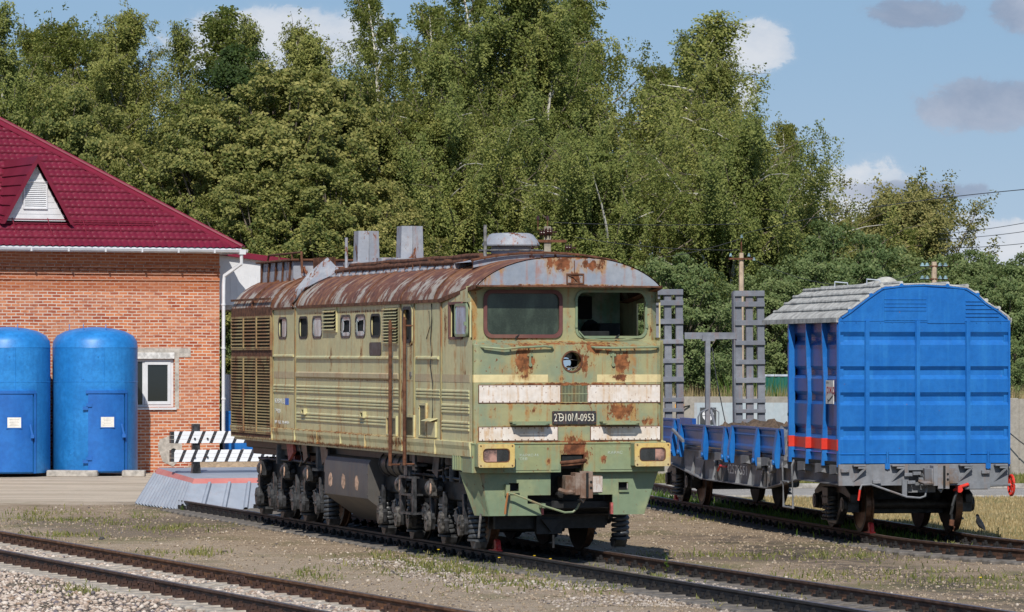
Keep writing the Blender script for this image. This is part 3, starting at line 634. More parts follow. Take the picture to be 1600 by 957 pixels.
# wiper / grab rails below the windscreens
for x0, x1, fl in ((-1.40, -.25, 1), (.38, 1.46, -1)):
    g = MB(); pts = [(x0, -.0, 3.175), (x0 + .03, -.06, 3.165), (x0 + .35, -.075, 3.16 if fl < 0 else 3.14), ((x0 + x1) / 2, -.075, 3.165), (x1 - .15, -.075, 3.185 if fl > 0 else 3.17), (x1 - .04, -.06, 3.17), (x1, .0, 3.13 if fl > 0 else 3.16)]
    g.tube(pts, .02, 6); 
    for xx in (x0 + .45, x1 - .4): g.cyl((xx, 0, 3.165), (xx, -.08, 3.16), .012, 5)
    g.build("grab_rail", m_skirt, L, smooth=50)
for xx in (-.62, .72):
    g = MB(); g.cyl((xx, -.015, 2.92), (xx, -.015, 3.08), .018, 6); g.box((xx, -.01, 3.05), (.09, .02, .04)); g.cyl((xx, -.01, 2.9), (xx, -.03, 2.9), .03, 8); g.build("wiper_pivot", m_skirt, L)
g = MB(); 
for xx in (-.72, .9): g.tube([(xx, WY - .02, 3.36), (xx - .05, WY - .05, 3.33), (xx - .08, WY - .07, 3.30)], .012, 5)
g.build("wiper_stub", m_rubber, L)
for x0, x1 in ((-.95, -.33), (.50, 1.12)):
    g = MB(); g.bb(x0, x1, -.17, -.0, 2.015, 2.035); g.bb(x0, x1, -.18, -.165, 2.0, 2.035)
    g.tube([(x0 + .02, 0, 1.99), (x0 + .03, -.14, 1.99), (x0 + .1, -.19, 1.99), (x1 - .1, -.19, 1.99), (x1 - .03, -.14, 1.99), (x1 - .02, 0, 1.99)], .014, 5); g.build("footstep", m_skirt, L)
# bumper beam, with the stepped ends
bp = MB()
cut = (-.14, .22)
pf = [(-HW - .02, .0), (HW + .02, .0)]
bp.bb(-HW - .015, -.26, -.03, .5, 1.25, 1.69); bp.bb(.42, HW + .015, -.03, .5, 1.25, 1.69)
bp.bb(-.26, -.13, -.03, .4, 1.25, 1.69); bp.bb(.24, .42, -.03, .4, 1.25, 1.69); bp.bb(-.13, .24, -.03, .4, 1.52, 1.69)
bp.bb(-HW - .02, HW + .02, -.045, .1, 1.685, 1.71)
for sx in (-1, 1):
    bp.bb(sx * (HW - .1), sx * (HW + .02), .5, 1.0, 1.27, 1.52)
    for i in range(4): bp.bb(sx * (HW + .0), sx * (HW + .04), .55 + i * .12, .60 + i * .12, 1.28, 1.5)
for x0, x1, z0, z1 in ((-.92, -.32, 1.285, 1.66), (.5, 1.04, 1.285, 1.64), (-.3, -.15, 1.285, 1.66)): bp.bb(x0, x1, -.04, -.03, z0, z1)
bp.build("buffer_beam", paint("beam_paint", (.22, .27, .16), (.26, .28, .14), rust=.06, specks=.7, run=(.32, .19, .07), streak=.55, rough=.5, blobs=FB[9:11] + FB[13:15]), L, bevel=.008)
m_faint = simple('faded_stencil', (.40, .45, .38), .6, 0, .3, 30)
bp = MB(); bp.bb(-.10, .22, .0, .3, 1.40, 1.52, 0); bp.build("beam_opening", m_dark, L)
lettering("stencil_lettering", "КАРАС", .06, m_faint, L, (.62, -.042, 1.53), (R(90), 0, 0), 'LEFT', .001, 1.2)
lettering("stencil_lettering", "КАРАС-М\nСЕВ", .055, m_faint, L, (-.8, -.042, 1.50), (R(90), 0, 0), 'LEFT', .001, 1.2)
# headlights
for x0, x1, fl in ((-1.52, -.96, 0), (.99, 1.55, 1)):
    h = MB(); h.ring(rect_like(x0, x1, 1.35, 1.69, 3), rrect(x0 + .01, x1 - .01, 1.36, 1.68, .03, 3), -.25, -.05, 'y', 0); h.bb(x0 + .005, x1 - .005, -.24, -.02, 1.355, 1.685, 0)
    ho = h.build("headlight", m_skirt, L)
    f = MB(); f.ring(rrect(x0 - .01, x1 + .01, 1.34, 1.70, .03), rrect(x0 + .065, x1 - .065, 1.415, 1.63, .06), -.285, -.25, 'y', 0)
    for xx in (x0 + .03, x1 - .03):
        for zz in (1.37, 1.67): f.cyl((xx, -.284, zz), (xx, -.295, zz), .012, 6, 1)
    f.build("lamp_frame", [m_yellow, m_rust], ho, smooth=30)
    g = MB(); g.ring(rrect(x0 + .06, x1 - .06, 1.41, 1.635, .06), rrect(x0 + .08, x1 - .08, 1.43, 1.615, .05), -.275, -.25, 'y'); g.build("lamp_seal", m_rust, ho)
    xm = x0 + .07 + (.22 if fl == 0 else .26)
    g = MB(); 
    g.bb(x0 + .06, xm, -.262, -.255, 1.41, 1.635, 0 if fl == 0 else 1); g.bb(xm, x1 - .06, -.262, -.255, 1.41, 1.635, 1 if fl == 0 else 0)
    g.build("lens", [m_lensred, m_lens], ho)
# skirt / plough, two halves with the coupler gap
skn = MB()
def skirt_half(sx):
    # polygon of the front face (x,z) for the left half, mirrored for the right
    if sx < 0: P_ = [(-1.38, 1.25), (-.26, 1.25), (-.26, .90), (-.58, .90), (-.63, .86), (-.63, .80), (-.58, .77), (-.40, .77), (-.40, .60), (-1.235, .59)]
    else: P_ = [(1.48, 1.25), (.42, 1.25), (.42, .90), (.70, .90), (.745, .86), (.745, .80), (.73, .765), (.73, .60), (1.25, .59)]
    cx = (-.85 if sx < 0 else .92); y0 = .10
    # split around the small step hole by wall_grid pieces
    hx0, hx1, hz0, hz1 = cx - .08, cx + .08, .955, 1.09
    s2 = MB()
    def clipx(z): # outer edge at height z
        xa, xb = P_[0][0], P_[-1][0]; return xb + (xa - xb) * (z - .59) / (1.25 - .59)
    zs = [.59, .60, .765, .77, .80, .86, .90, hz0, hz1, 1.25]
    zs = sorted(set(zs))
    for i in range(len(zs) - 1):
        za, zb = zs[i], zs[i + 1]; zm = (za + zb) / 2
        if sx < 0: xi = -.40 if zm < .77 else (-.63 if zm < .90 else -.26)
        else: xi = .73 if zm < .765 else (.745 if zm < .90 else .42)
        segs = [(None, xi)]
        if hz0 < zm < hz1: segs = [(None, hx0 if sx < 0 else hx1), ((hx1 if sx < 0 else hx0), xi)]
        for (xo, xe) in segs:
            a0 = clipx(za) if xo is None else xo; b0 = clipx(zb) if xo is None else xo
            s2.add([(a0, y0, za), (xe, y0, za), (xe, y0, zb), (b0, y0, zb)], [(0, 1, 2, 3)])
    # flank
    s2.add([(clipx(.59), y0, .59), (clipx(1.25), y0, 1.25), (sx * (HW - .02), .72, 1.25), (sx * 1.36, .45, .59)], [(0, 1, 2, 3)])
    s2.add([(hx0, y0, hz0), (hx1, y0, hz0), (hx1, y0 - .05, hz0 - .005), (hx0, y0 - .05, hz0 - .005)], [(0, 1, 2, 3)])
    o = s2.build("skirt", m_skirt, L, recalc=False); so = o.modifiers.new('t', 'SOLIDIFY'); so.thickness = .025; so.offset = 0
    d_ = MB(); d_.bb(hx0 - .01, hx1 + .01, y0 + .08, y0 + .1, hz0 - .01, hz1 + .01); d_.build("step_hole", m_dark, o)
skirt_half(-1); skirt_half(1)
for xx in (-.41, .715): g = MB(); g.bb(xx, xx + .035, .07, .13, .6, .775); g.build("skirt_edge", m_redface, L)
# black box behind the coupler opening
g = MB(); g.bb(-.6, .75, .5, .55, .75, 1.5); g.bb(-.28, -.26, .1, .5, .9, 1.25); g.bb(.42, .44, .1, .5, .9, 1.25); g.bb(-.6, .75, .3, .5, .68, .80); g.bb(-.3, .6, .12, .45, 1.3, 1.42)
g.cyl((-.05, .42, .9), (-.05, .2, .9), .06, 10); g.build("drawgear_housing", m_black, L, bevel=.01)
g = MB(); g.tube([(.07 + .22 * math.cos(R(a)), .02 + .10 * math.sin(R(a)), 1.42 + .02 * math.cos(R(a))) for a in range(0, 361, 20)], .026, 6); g.tube([(.07 + .19 * math.cos(R(a)), .02 + .08 * math.sin(R(a)), 1.375 + .015 * math.cos(R(a))) for a in range(0, 361, 20)], .02, 6); g.build("coupler_collar", m_rust, L, smooth=60)
# knuckle coupler: shank, head body, big tooth, small tooth, lock
m_coup = paint("rust_and_white_coupler", (.15, .085, .055), (.26, .20, .16), rust=.45, streak=.5, rough=.65, scale=3, rustc=(.07, .035, .025))
m_coupw = paint("flaking_white_coupler", (.62, .56, .50), (.5, .4, .32), rust=.5, streak=.8, rough=.6, scale=3)
def coupler(par, cx, y0, z, mats_, sc=1.0, name="coupler"):
    g = MB(); g.bb(cx - .09, cx + .09, y0 - .25, y0 + .5, z - .09, z + .09, 0)
    g.prism([(cx - .17, y0 - .2), (cx - .2, y0 - .45), (cx - .12, y0 - .62), (cx - .02, y0 - .60), (cx + .05, y0 - .42), (cx + .10, y0 - .40), (cx + .17, y0 - .66), (cx + .34, y0 - .60), (cx + .36, y0 - .48), (cx + .26, y0 - .25), (cx + .14, y0 - .15)], z - .14, z + .12, 'z', 0)
    g.prism([(cx - .02, y0 - .62), (cx + .11, y0 - .66), (cx + .17, y0 - .67), (cx + .16, y0 - .42), (cx + .04, y0 - .40)], z - .22, z + .19, 'z', 0)
    g.prism([(cx - .1, y0 - .64), (cx - .02, y0 - .64), (cx - .02, y0 - .4), (cx - .1, y0 - .4)], z - .17, z + .17, 'z', 0)
    g.prism([(cx + .172, y0 - .67), (cx + .345, y0 - .61), (cx + .365, y0 - .48), (cx + .28, y0 - .26), (cx + .18, y0 - .3)], z - .13, z + .11, 'z', 1)
    g.bb(cx + .06, cx + .1, y0 - .675, y0 - .66, z - .2, z + .17, 2); g.cyl((cx + .14, y0 - .68, z + .03), (cx + .14, y0 - .66, z + .03), .02, 8, 2); g.cyl((cx + .14, y0 - .68, z - .06), (cx + .14, y0 - .66, z - .06), .02, 8, 2)
    g.tube([(cx - .26, y0 - .35, z - .1), (cx - .2, y0 - .5, z - .13), (cx - .08, y0 - .6, z - .12)], .04, 6, 0); g.tube([(cx + .02, y0 - .5, z - .2), (cx + .05, y0 - .55, z - .27), (cx + .1, y0 - .5, z - .2)], .03, 6, 0)
    o = g.build(name, mats_, par, smooth=25, bevel=.012); return o
coupler(L, .07, .20, 1.085, [m_coup, m_coupw, m_dark])
# uncoupling lever and chain
g = MB(); g.tube([(-1.03, -.04, .62), (-1.02, -.05, .74), (-1.0, -.07, .93), (-.98, -.04, .95)], .018, 6, 1); g.tube([(-1.0, -.05, .945), (-.9, -.06, .93), (-.45, -.10, .75), (-.1, -.12, .64), (.03, -.12, .645), (.1, -.12, .70), (.14, -.12, .78)], .017, 6, 0)
g.bb(-1.0, -.94, .0, .09, .9, 1.08, 0); g.bb(-.45, -.40, -.1, .09, .71, .78, 0)
g.build("uncoupling_lever", [m_skirt, paint("rusty_handle", (.34, .14, .05), None, rust=.3)], L, smooth=50)
def chain(mb, p0, p1, n, r=.016, sag=0.0):
    p0 = Vector(p0); p1 = Vector(p1)
    for i in range(n):
        a = p0.lerp(p1, i / n); c = p0.lerp(p1, (i + 1) / n); a.z -= sag * 4 * (i / n) * (1 - i / n); c.z -= sag * 4 * ((i + 1) / n) * (1 - (i + 1) / n)
        ax = (c - a).normalized(); sd_ = Vector((1, 0, 0)) if i % 2 else Vector((0, 1, 0))
        pts = [a + ax * (c - a).length * (.5 + .62 * math.cos(R(q))) + sd_ * r * math.sin(R(q)) for q in range(0, 361, 45)]
        mb.tube(pts, r * .34, 4)
g = MB(); chain(g, (.15, -.12, .78), (.20, -.25, 1.02), 9, .02); g.build("chain", m_steelgrey, L)
# ------------------------------------------------------------------ running gear
def wheelset(par, y_, r, mt, mt_rim, xo=0.0, gauge=.80):
    g = MB(); g.cyl((xo - .76, y_, r), (xo + .76, y_, r), .10 if r > .5 else .085, 14)
    o = g.build("axle", mt, par, smooth=40)
    for sx in (-1, 1):
        w_ = MB(); c = (xo, y_, r); pr = [(sx * (gauge - .075), r + .028), (sx * (gauge - .045), r + .028), (sx * (gauge - .035), r + .002), (sx * (gauge + .055), r - .004), (sx * (gauge + .06), r - .065), (sx * (gauge + .02), r - .075), (sx * (gauge + .0), .17), (sx * (gauge + .06), .14), (sx * (gauge + .07), .0)]
        pi_ = [(sx * (gauge - .075), r + .028), (sx * (gauge - .075), r - .06), (sx * (gauge - .03), r - .075), (sx * (gauge - .045), .17), (sx * (gauge - .08), .12), (sx * (gauge - .08), .0)]
        vs = pr[::-1] ; w_.lathe(pr, c, 'x', 40, 0); w_.lathe(pi_, c, 'x', 40, 0)
        w_.lathe([(sx * (gauge - .075), r + .0285), (sx * (gauge - .03), r + .0295)], c, 'x', 40, 1) if False else None
        w_.lathe([(sx * (gauge - .074), r + .0295), (sx * (gauge - .044), r + .0295), (sx * (gauge - .033), r + .0035), (sx * (gauge + .054), r - .0025)], c, 'x', 40, 1)
        w_.build("wheel", [mt, mt_rim], par, smooth=30)
m_wheel = simple("grimy_wheel", (.035, .03, .027), .5, 0, .5, 12)
m_tread = simple("brown_wheel_tread", (.12, .065, .04), .38, .5, .4, 14)
m_springs = simple("spring_steel", (.055, .057, .06), .38, 0, .4, 14)
def springs(par, x_, y_, z0, z1, r, n=6, mt=None, wire=.034):
    g = MB(); pts = []; k = n * 14
    for i in range(k + 1):
        a = i / 14 * 2 * math.pi; pts.append((x_ + r * math.cos(a), y_ + r * math.sin(a), z0 + (z1 - z0) * i / k))
    g.tube(pts, wire, 6); g.cyl((x_, y_, z0 - .03), (x_, y_, z0), r + .04, 14); g.cyl((x_, y_, z1), (x_, y_, z1 + .03), r + .04, 14)
    g.build("spring", mt or m_springs, par, smooth=60)
def brake_cyl(par, y_, front=True):
    # horizontal brake cylinder with torn rubber and a pin, lying along the bogie frame
    g = MB(); g.lathe([(y_ + .16, .02), (y_ + .16, .155), (y_ + .02, .165), (y_ - .02, .165), (y_ - .10, .12), (y_ - .12, .05), (y_ - .22, .04)], (-1.28, 0, .93), 'y', 18, 0)
    g.ring([(-1.28 + .17 * math.cos(R(a)), .93 + .17 * math.sin(R(a))) for a in range(0, 360, 20)], [(-1.28 + .14 * math.cos(R(a)), .93 + .14 * math.sin(R(a))) for a in range(0, 360, 20)], y_ - .03, y_ + .03, 'y', 0)
    g.box((-1.38, y_ - .14, .95), (.10, .12, .26), 0, Matrix.Rotation(R(10), 3, 'X')); g.prism([(y_ - .2 + .035 * math.cos(R(a)), .93 + .085 * math.sin(R(a))) for a in range(0, 360, 30)], -1.445, -1.435, 'x', 1)
    g.build("brake_cylinder", [m_grime if front else m_black2, m_peach], par, smooth=35)
def loco_bogie(ax, front):
    bg_ = MB(); a0, a1 = ax[0] - .95, ax[2] + .95
    for sx in (-1, 1):
        bg_.bb(sx * 1.06, sx * 1.20, a0, a1, .76, 1.08)
        for a in ax: bg_.prism([(a - .36, .76), (a - .24, .44), (a + .24, .44), (a + .36, .76)], sx * 1.08, sx * 1.17, 'x')
    for yv in (a0 + .1, a0 + 2.2, a1 - .1): bg_.bb(-1.06, 1.06, yv - .12, yv + .12, .62, 1.0)
    for a in ax: bg_.bb(-.6, .6, a + .25, a + .95, .25, .95)     # traction motors
    bo = bg_.build("bogie_frame", m_black, L, bevel=.02)
    for a in ax:
        wheelset(bo, a, .525, m_wheel, m_wheel if a != ax[0] else m_tread)
        for sx in (-1, 1):
            b_ = MB(); b_.bb(sx * .92, sx * 1.16, a - .17, a + .17, .36, .70); b_.cyl((sx * 1.1, a, .525), (sx * 1.26, a, .525), .15, 16); b_.cyl((sx * 1.26, a, .525), (sx * 1.29, a, .525), .10, 12)
            for k_ in range(6): b_.cyl((sx * 1.25, a + .12 * math.cos(k_), .525 + .12 * math.sin(k_)), (sx * 1.30, a + .12 * math.cos(k_), .525 + .12 * math.sin(k_)), .018, 6)
            b_.build("axle_box", m_black2 if sx < 0 else m_black, bo, smooth=30, bevel=.01)
    for a, b_ in ((ax[0] - .78, 0), (ax[0] + .85, 0), (ax[1] + .85, 0), (ax[2] + .78, 0)):
        for sx in (-1, 1):
            springs(bo, sx * 1.17, a, .20, .66, .115, 6)
            g = MB(); g.bb(sx * 1.0, sx * 1.27, a - .17, a + .17, .69, .80); g.prism([(a - .16, .17), (a + .16, .17), (a + .07, .05), (a - .07, .05)], sx * 1.04, sx * 1.24, 'x'); g.build("spring_seat", m_black2, bo, bevel=.01)
    # brake rigging on the near side
    for a in (ax[0] + 1.1, ax[1] + 1.05, ax[2] + 1.15) if front else (ax[0] + .1, ax[1] + .1, ax[2] + .2):
        brake_cyl(bo, a, front)
    for a in ax:
        for off in (-.60, .60):
            g = MB(); g.box((-1.30, a + off * .93, .66), (.06, .10, .46), 0, Matrix.Rotation(R(8 if off > 0 else -8), 3, 'X')); g.box((-1.30, a + off * .9, .38), (.09, .16, .20), 0, Matrix.Rotation(R(20), 3, 'X'))
            g.prism([(a + off * .9 + .10 * math.cos(R(q)), .40 + .17 * math.sin(R(q))) for q in range(0, 360, 30)], -1.40, -1.33, 'x', 1); g.cyl((-1.42, a + off * .9, .43), (-1.30, a + off * .9, .43), .04, 8, 1)
            g.build("brake_lever", [m_black2, m_grime if front else m_black2], bo, bevel=.008); g = MB(); g.box((-.86, a + off * .95, .52), (.12, .07, .36), 0, Matrix.Rotation(R(-12 if off > 0 else 12), 3, 'X'))
            g.build("brake_shoe", m_black2, bo, bevel=.008)
    g = MB(); g.tube([(-1.26, a0 + .2, 1.10), (-1.3, ax[1] - .3, 1.13), (-1.27, a1 - .3, 1.10)], .022, 6)
    for yv in np.arange(a0 + .5, a1, .8): g.box((-1.22, yv, 1.10), (.06, .08, .10))
    g.cyl((-1.2, a0 + .25, .3), (-1.2, a0 + .25, .78), .02, 6); g.build("brake_pipe", m_black2, bo)
    return bo
b1 = loco_bogie((1.75, 3.6, 5.4), True)
b2 = loco_bogie((10.65, 12.35, 14.05), False)
# underframe, tank, reservoirs, steps
g = MB(); g.bb(-1.3, 1.3, .6, 15.8, 1.30, 1.50); g.bb(-.5, .5, .6, 15.6, 1.0, 1.32); g.build("underframe", m_black, L, bevel=.02)
g = MB(); pr = [(-1.10, 1.30), (-1.28, 1.33), (-1.42, 1.29), (-1.47, 1.20), (-1.47, .64), (-1.40, .58), (-.86, .20), (.86, .20), (1.40, .58), (1.47, .64), (1.47, 1.20), (1.42, 1.29), (1.28, 1.33)]
g.prism(pr, 6.35, 9.2, 'y', 0); 
for yv in (6.36, 6.7): pass
g.prism([(p[0] * 1.004, p[1]) for p in pr], 6.30, 6.34, 'y', 0)
for yv, zz in ((6.325, 1.05), (6.325, .7)): g.cyl((-1.478, yv, zz), (-1.49, yv, zz), .014, 6)
m_tank = paint("stained_tank", (.060, .061, .064), (.085, .080, .074), rust=.05, run=(.10, .075, .055), streak=.6, rough=.5, rustc=(.10, .055, .035))
tk = g.build("fuel_tank", m_tank, L, smooth=30)
for yv in (8.8, 7.93, 7.05):
    g = MB(); rn = random.Random(int(yv * 7)); g.prism([(yv + (.125 + rn.uniform(-.02, .02)) * math.cos(R(q)), .88 + (.125 + rn.uniform(-.02, .02)) * math.sin(R(q))) for q in range(0, 360, 18)], -1.474, -1.471, 'x'); g.build("round_mark", m_peach, tk)
rs = MB()
for yv in (6.05,):
    rs.lathe([(yv - .02, .0), (yv, .20), (yv - .7, .205), (yv - .75, .21), (yv - 1.45, .20), (yv - 1.52, .12), (yv - 1.53, 0)], (-1.16, 0, 1.24), 'y', 24)
for k_ in range(4): rs.tube([(-1.16 + .215 * math.cos(R(a)), 5.95 - .38 * k_, 1.24 + .215 * math.sin(R(a))) for a in range(0, 361, 24)], .012, 4)
rs.build("air_reservoir", m_black2, L, smooth=40)
rs = MB()
for yv, zz, h in ((2.35, 1.2, .3), (2.0, 1.18, .24), (1.45, 1.2, .3), (4.0, 1.2, .2), (1.1, 1.16, .25)):
    rs.cyl((-1.25, yv, zz - h / 2), (-1.25, yv, zz + h / 2), .07, 12)
rs.tube([(-1.35, 2.2, 1.45), (-1.38, 2.12, 1.3), (-1.36, 2.2, 1.15), (-1.36, 2.08, 1.05)], .03, 6); rs.tube([(-1.3, 3.3, 1.2), (-1.32, 2.5, 1.22), (-1.3, 1.9, 1.3)], .018, 5); rs.box((-1.3, 2.75, 1.3), (.05, .32, .34), 0, Matrix.Rotation(R(20), 3, 'X'))
rs.build("air_piping", m_black2, L, smooth=40)
sp_ = MB()
for yv in (3.42, 4.12): sp_.bb(-1.52, -1.46, yv - .04, yv + .04, .48, 1.10)
for zz in (.50, .80, 1.08): sp_.bb(-1.55, -1.34, 3.42, 4.12, zz - .015, zz + .015)
sp_.tube([(-1.46, 3.46, 1.08), (-1.4, 4.08, .8)], .02, 4); sp_.tube([(-1.46, 3.46, .8), (-1.4, 4.08, .5)], .02, 4)
sp_.bb(-1.5, -1.3, 3.3, 4.3, 1.26, 1.30); sp_.bb(-1.5, -1.46, 3.35, 3.5, 1.2, 1.5); sp_.bb(-1.5, -1.46, 3.8, 4.0, 1.1, 1.5)
sp_.build("side_steps", m_black2, L)
# rear: chute, brackets, red pieces, vertical dampers
g = MB(); g.prism([(12.6, 1.5), (15.7, 1.5), (15.4, 1.18), (12.75, 1.2)], -1.25, -.2, 'x'); g.prism([(-1.0 + .17 * math.cos(R(a)), 1.12 + .12 * math.sin(R(a))) for a in range(180, 361, 20)], 14.9, 15.4, 'y'); g.build("rear_drawgear_box", m_black, L, bevel=.01)
g = MB(); g.box((-1.33, 12.15, 1.36), (.05, .42, .34), 0, Matrix.Rotation(R(-24), 3, 'X')); g.bb(-1.15, -.85, 12.6, 13.0, 1.10, 1.22); g.build("red_bracket", m_redface, L)
for yv in (10.95, 9.65): g = MB(); g.box((-1.36, yv, 1.34), (.05, .30, .36), 0, Matrix.Rotation(R(-22), 3, 'X')); g.build("mud_flap", m_black2, L)
for yv, z0_, z1_ in ((13.2, 1.05, 1.4), (4.4, 1.0, 1.3)): g = MB(); g.cyl((-1.2, yv, z0_), (-1.2, yv, z1_), .155, 14); g.build("rubber_mount", m_black2, L, smooth=40)
g = MB(); g.cyl((-1.2, 10.2, 1.05), (-1.2, 10.2, 1.5), .17, 14); g.cyl((-1.2, 10.2, 1.0), (-1.2, 10.2, 1.05), .24, 14);
g.bb(-1.42, -1.38, 9.3, 9.45, 1.0, 1.5); g.bb(-1.42, -1.38, 9.2, 9.3, .95, 1.4); g.build("underframe_bracket", m_black2, L); g = MB(); g.tube([(-1.36, 11.4, 1.45), (-1.38, 11.3, 1.35), (-1.36, 11.25, 1.15), (-1.34, 11.5, 1.05)], .016, 5)
g.build("brake_hose", m_steelgrey, L); g = MB(); g.tube([(-1.2, 12.3, 1.35), (-1.25, 12.5, 1.2), (-1.2, 12.7, 1.3)], .05, 8); g.build("air_hose", m_black2, L, smooth=40)
g = MB(); g.bb(-.9, .9, .9, 1.0, .35, .62); g.cyl((-.9, .75, .58), (.9, .75, .58), .03, 6); g.box((-.05, .85, .42), (.42, .1, .3)); g.prism([(-.2, .5), (.12, .5), (-.04, .30)], .72, .78, 'y'); g.box((-.02, .7, .16), (.03, .03, .2)); g.build("brake_rigging", m_black, L)
g = MB(); g.cyl((-1.35, .3, .25), (-1.33, .25, .62), .018, 6); g.build("hanging_rod", m_steelgrey, L)
# ================================================================== FLAT WAGON
BLUE = (.008, .118, .40)
m_blue = paint("blue_wagon_paint", BLUE, (.014, .142, .44), rust=.0, specks=.15, streak=.5, run=(.022, .18, .48), rough=.38, dirt=.28, alt_amt=.5, bumpy=.5)
m_blue_s = paint("blue_shaded_side_paint", (.012, .080, .33), (.02, .068, .22), rust=.01, streak=.25, rough=.35, dirt=.35, alt_amt=.6, rustc=(.08, .05, .12))  # darker copy of the wagon blue, shade of the side put into its colour
m_wgrey = paint("grey_wagon_paint", (.17, .18, .195), (.22, .225, .24), rust=.02, streak=.45, rough=.6, dirt=.45, rustc=(.10, .06, .04))
m_rampg = paint("grey_ramp_paint", (.155, .165, .19), (.215, .225, .25), rust=.02, streak=.25, rough=.65, dirt=.35)
m_redband = paint("red_band_paint", (.60, .035, .02), (.62, .05, .03), rust=0, streak=.1, rough=.45)
m_wagred = simple("bright_red_paint", (.62, .04, .025), .45, 0, .15, 8)
m_roofing = simple("grey_felt_roofing", (.40, .39, .36), .9, 0, .3, 5, .6, (.52, .51, .47), 7)
WG = thing("flat_wagon", "grey flat wagon with low blue drop sides and two upright ramps at its far end", "wagon", (6.97, 67.06, 0), R(9.8))
G = WG; XO = .12
fr = MB()
web = [(0, 1.17), (0, .87), (3.1, .87), (5.5, .64), (10.9, .64), (13.9, .87), (17.6, .87), (17.6, 1.17)]
for sx in (-1, 1):
    xa = sx * 1.36
    fr.prism(web, xa - .008, xa + .008, 'x')
    for i in range(1, 6): 
        (ya, za), (yb, zb) = web[i], web[i + 1]
        fr.add([(xa - .05, ya, za), (xa + .09, ya, za), (xa + .09, yb, zb), (xa - .05, yb, zb), (xa - .05, ya, za - .02), (xa + .09, ya, za - .02), (xa + .09, yb, zb - .02), (xa - .05, yb, zb - .02)], [(0, 1, 2, 3), (4, 5, 6, 7), (0, 3, 7, 4), (1, 2, 6, 5), (0, 1, 5, 4), (3, 2, 6, 7)]) if sx > 0 else \
        fr.add([(xa + .05, ya, za), (xa - .09, ya, za), (xa - .09, yb, zb), (xa + .05, yb, zb), (xa + .05, ya, za - .02), (xa - .09, ya, za - .02), (xa - .09, yb, zb - .02), (xa + .05, yb, zb - .02)], [(0, 1, 2, 3), (4, 5, 6, 7), (0, 3, 7, 4), (1, 2, 6, 5), (0, 1, 5, 4), (3, 2, 6, 7)])
    fr.bb(xa - .07, xa + .07, 0.05, 17.55, 1.15, 1.18)
    for yv in (3.4, 4.3, 5.0, 5.9, 6.9, 7.9, 8.9, 9.9, 10.9, 11.8, 12.8):
        zb = .64 if 5.5 < yv < 10.9 else (.64 + (5.5 - yv) / 2.4 * .23 if yv <= 5.5 else .64 + (yv - 10.9) / 3 * .23)
        fr.add([(sx * 1.37, yv, zb), (sx * 1.45, yv, zb), (sx * 1.375, yv, zb + .34), (sx * 1.37, yv, zb + .34)], [(0, 1, 2, 3)])
        fr.add([(sx * 1.37, yv + .012, zb), (sx * 1.45, yv + .012, zb), (sx * 1.375, yv + .012, zb + .34), (sx * 1.37, yv + .012, zb + .34)], [(0, 1, 2, 3)])
for yv in np.arange(1, 17.5, 1.3): fr.bb(-1.35, 1.35, yv - .05, yv + .05, .98, 1.15)
fr.bb(-.25, .25, .2, 17.4, .72, 1.15)
fr.build("frame", m_wgrey, G, recalc=True)
dk = MB(); dk.bb(-1.44, 1.44, .1, 17.5, 1.19, 1.235); dk.build("deck", m_black2, G)
# stake pockets
for sx in (-1, 1):
    for yv in (.35, 1.35, 2.6, 4.1, 5.35, 7.0, 9.2, 10.6, 13.1, 15.0):
        g = MB(); g.bb(sx * 1.37, sx * 1.50, yv - .26, yv + .26, 1.05, 1.18) if False else None
        g.add([(sx * 1.37, yv - .25, 1.185), (sx * 1.50, yv - .25, 1.185), (sx * 1.50, yv + .25, 1.185), (sx * 1.37, yv + .25, 1.185),
               (sx * 1.37, yv - .25, 1.02), (sx * 1.50, yv - .18, 1.05), (sx * 1.50, yv + .25, 1.02), (sx * 1.37, yv + .25, 1.02)],
              [(0, 1, 2, 3), (0, 1, 5, 4), (1, 2, 6, 5), (2, 3, 7, 6)])
        g.build("stake_pocket", m_wgrey, G)
# end beam and fittings (front end)
eb = MB(); eb.bb(-1.50, -.28, -.03, .04, .86, 1.205); eb.bb(.28, 1.46, -.03, .04, .86, 1.205); eb.bb(-.28, .28, -.03, .04, 1.10, 1.205); eb.bb(-1.5, 1.46, -.045, .04, .845, .865); eb.bb(-.28, .28, .3, .36, .8, 1.15)
for xx in (-1.17, -.5, .68, 1.30): # diagonal brackets
    eb.bb(xx - .10, xx + .12, -.16, -.03, 1.17, 1.20); eb.add([(xx + .10, -.16, 1.18), (xx + .10, -.03, 1.18), (xx - .10, -.03, .93), (xx + .12, -.16, 1.13), (xx - .08, -.035, .90), (xx + .12, -.03, 1.13)], [(0, 1, 2), (0, 3, 4, 2), (3, 5, 4)])
    eb.bb(xx - .02, xx + .10, -.15, -.03, 1.13, 1.17)
for xx, zz in ((-.3, 1.03), (-.15, 1.05), (-.05, .95), (-.85, .91), (1.05, 1.07), (-.25, .90), (.45, 1.12), (-1.4, 1.1)): eb.box((xx, -.06, zz), (.14, .07, .06)); eb.cyl((xx + .04, -.1, zz), (xx + .04, -.03, zz), .03, 8)
eb.cyl((.02, -.12, 1.0), (.02, .1, 1.0), .075, 12); eb.cyl((.02, -.08, 1.18), (.02, -.08, 1.0), .015, 6)
eb.build("end_beam", m_wgrey, G, bevel=.006)
m_cg = paint("grey_coupler_paint", (.20, .205, .22), (.16, .10, .06), rust=.25, streak=.2, rough=.6, rustc=(.15, .08, .035), scale=1.8)
coupler(G, .14, .22, 1.02, [m_cg, m_cg, m_dark])
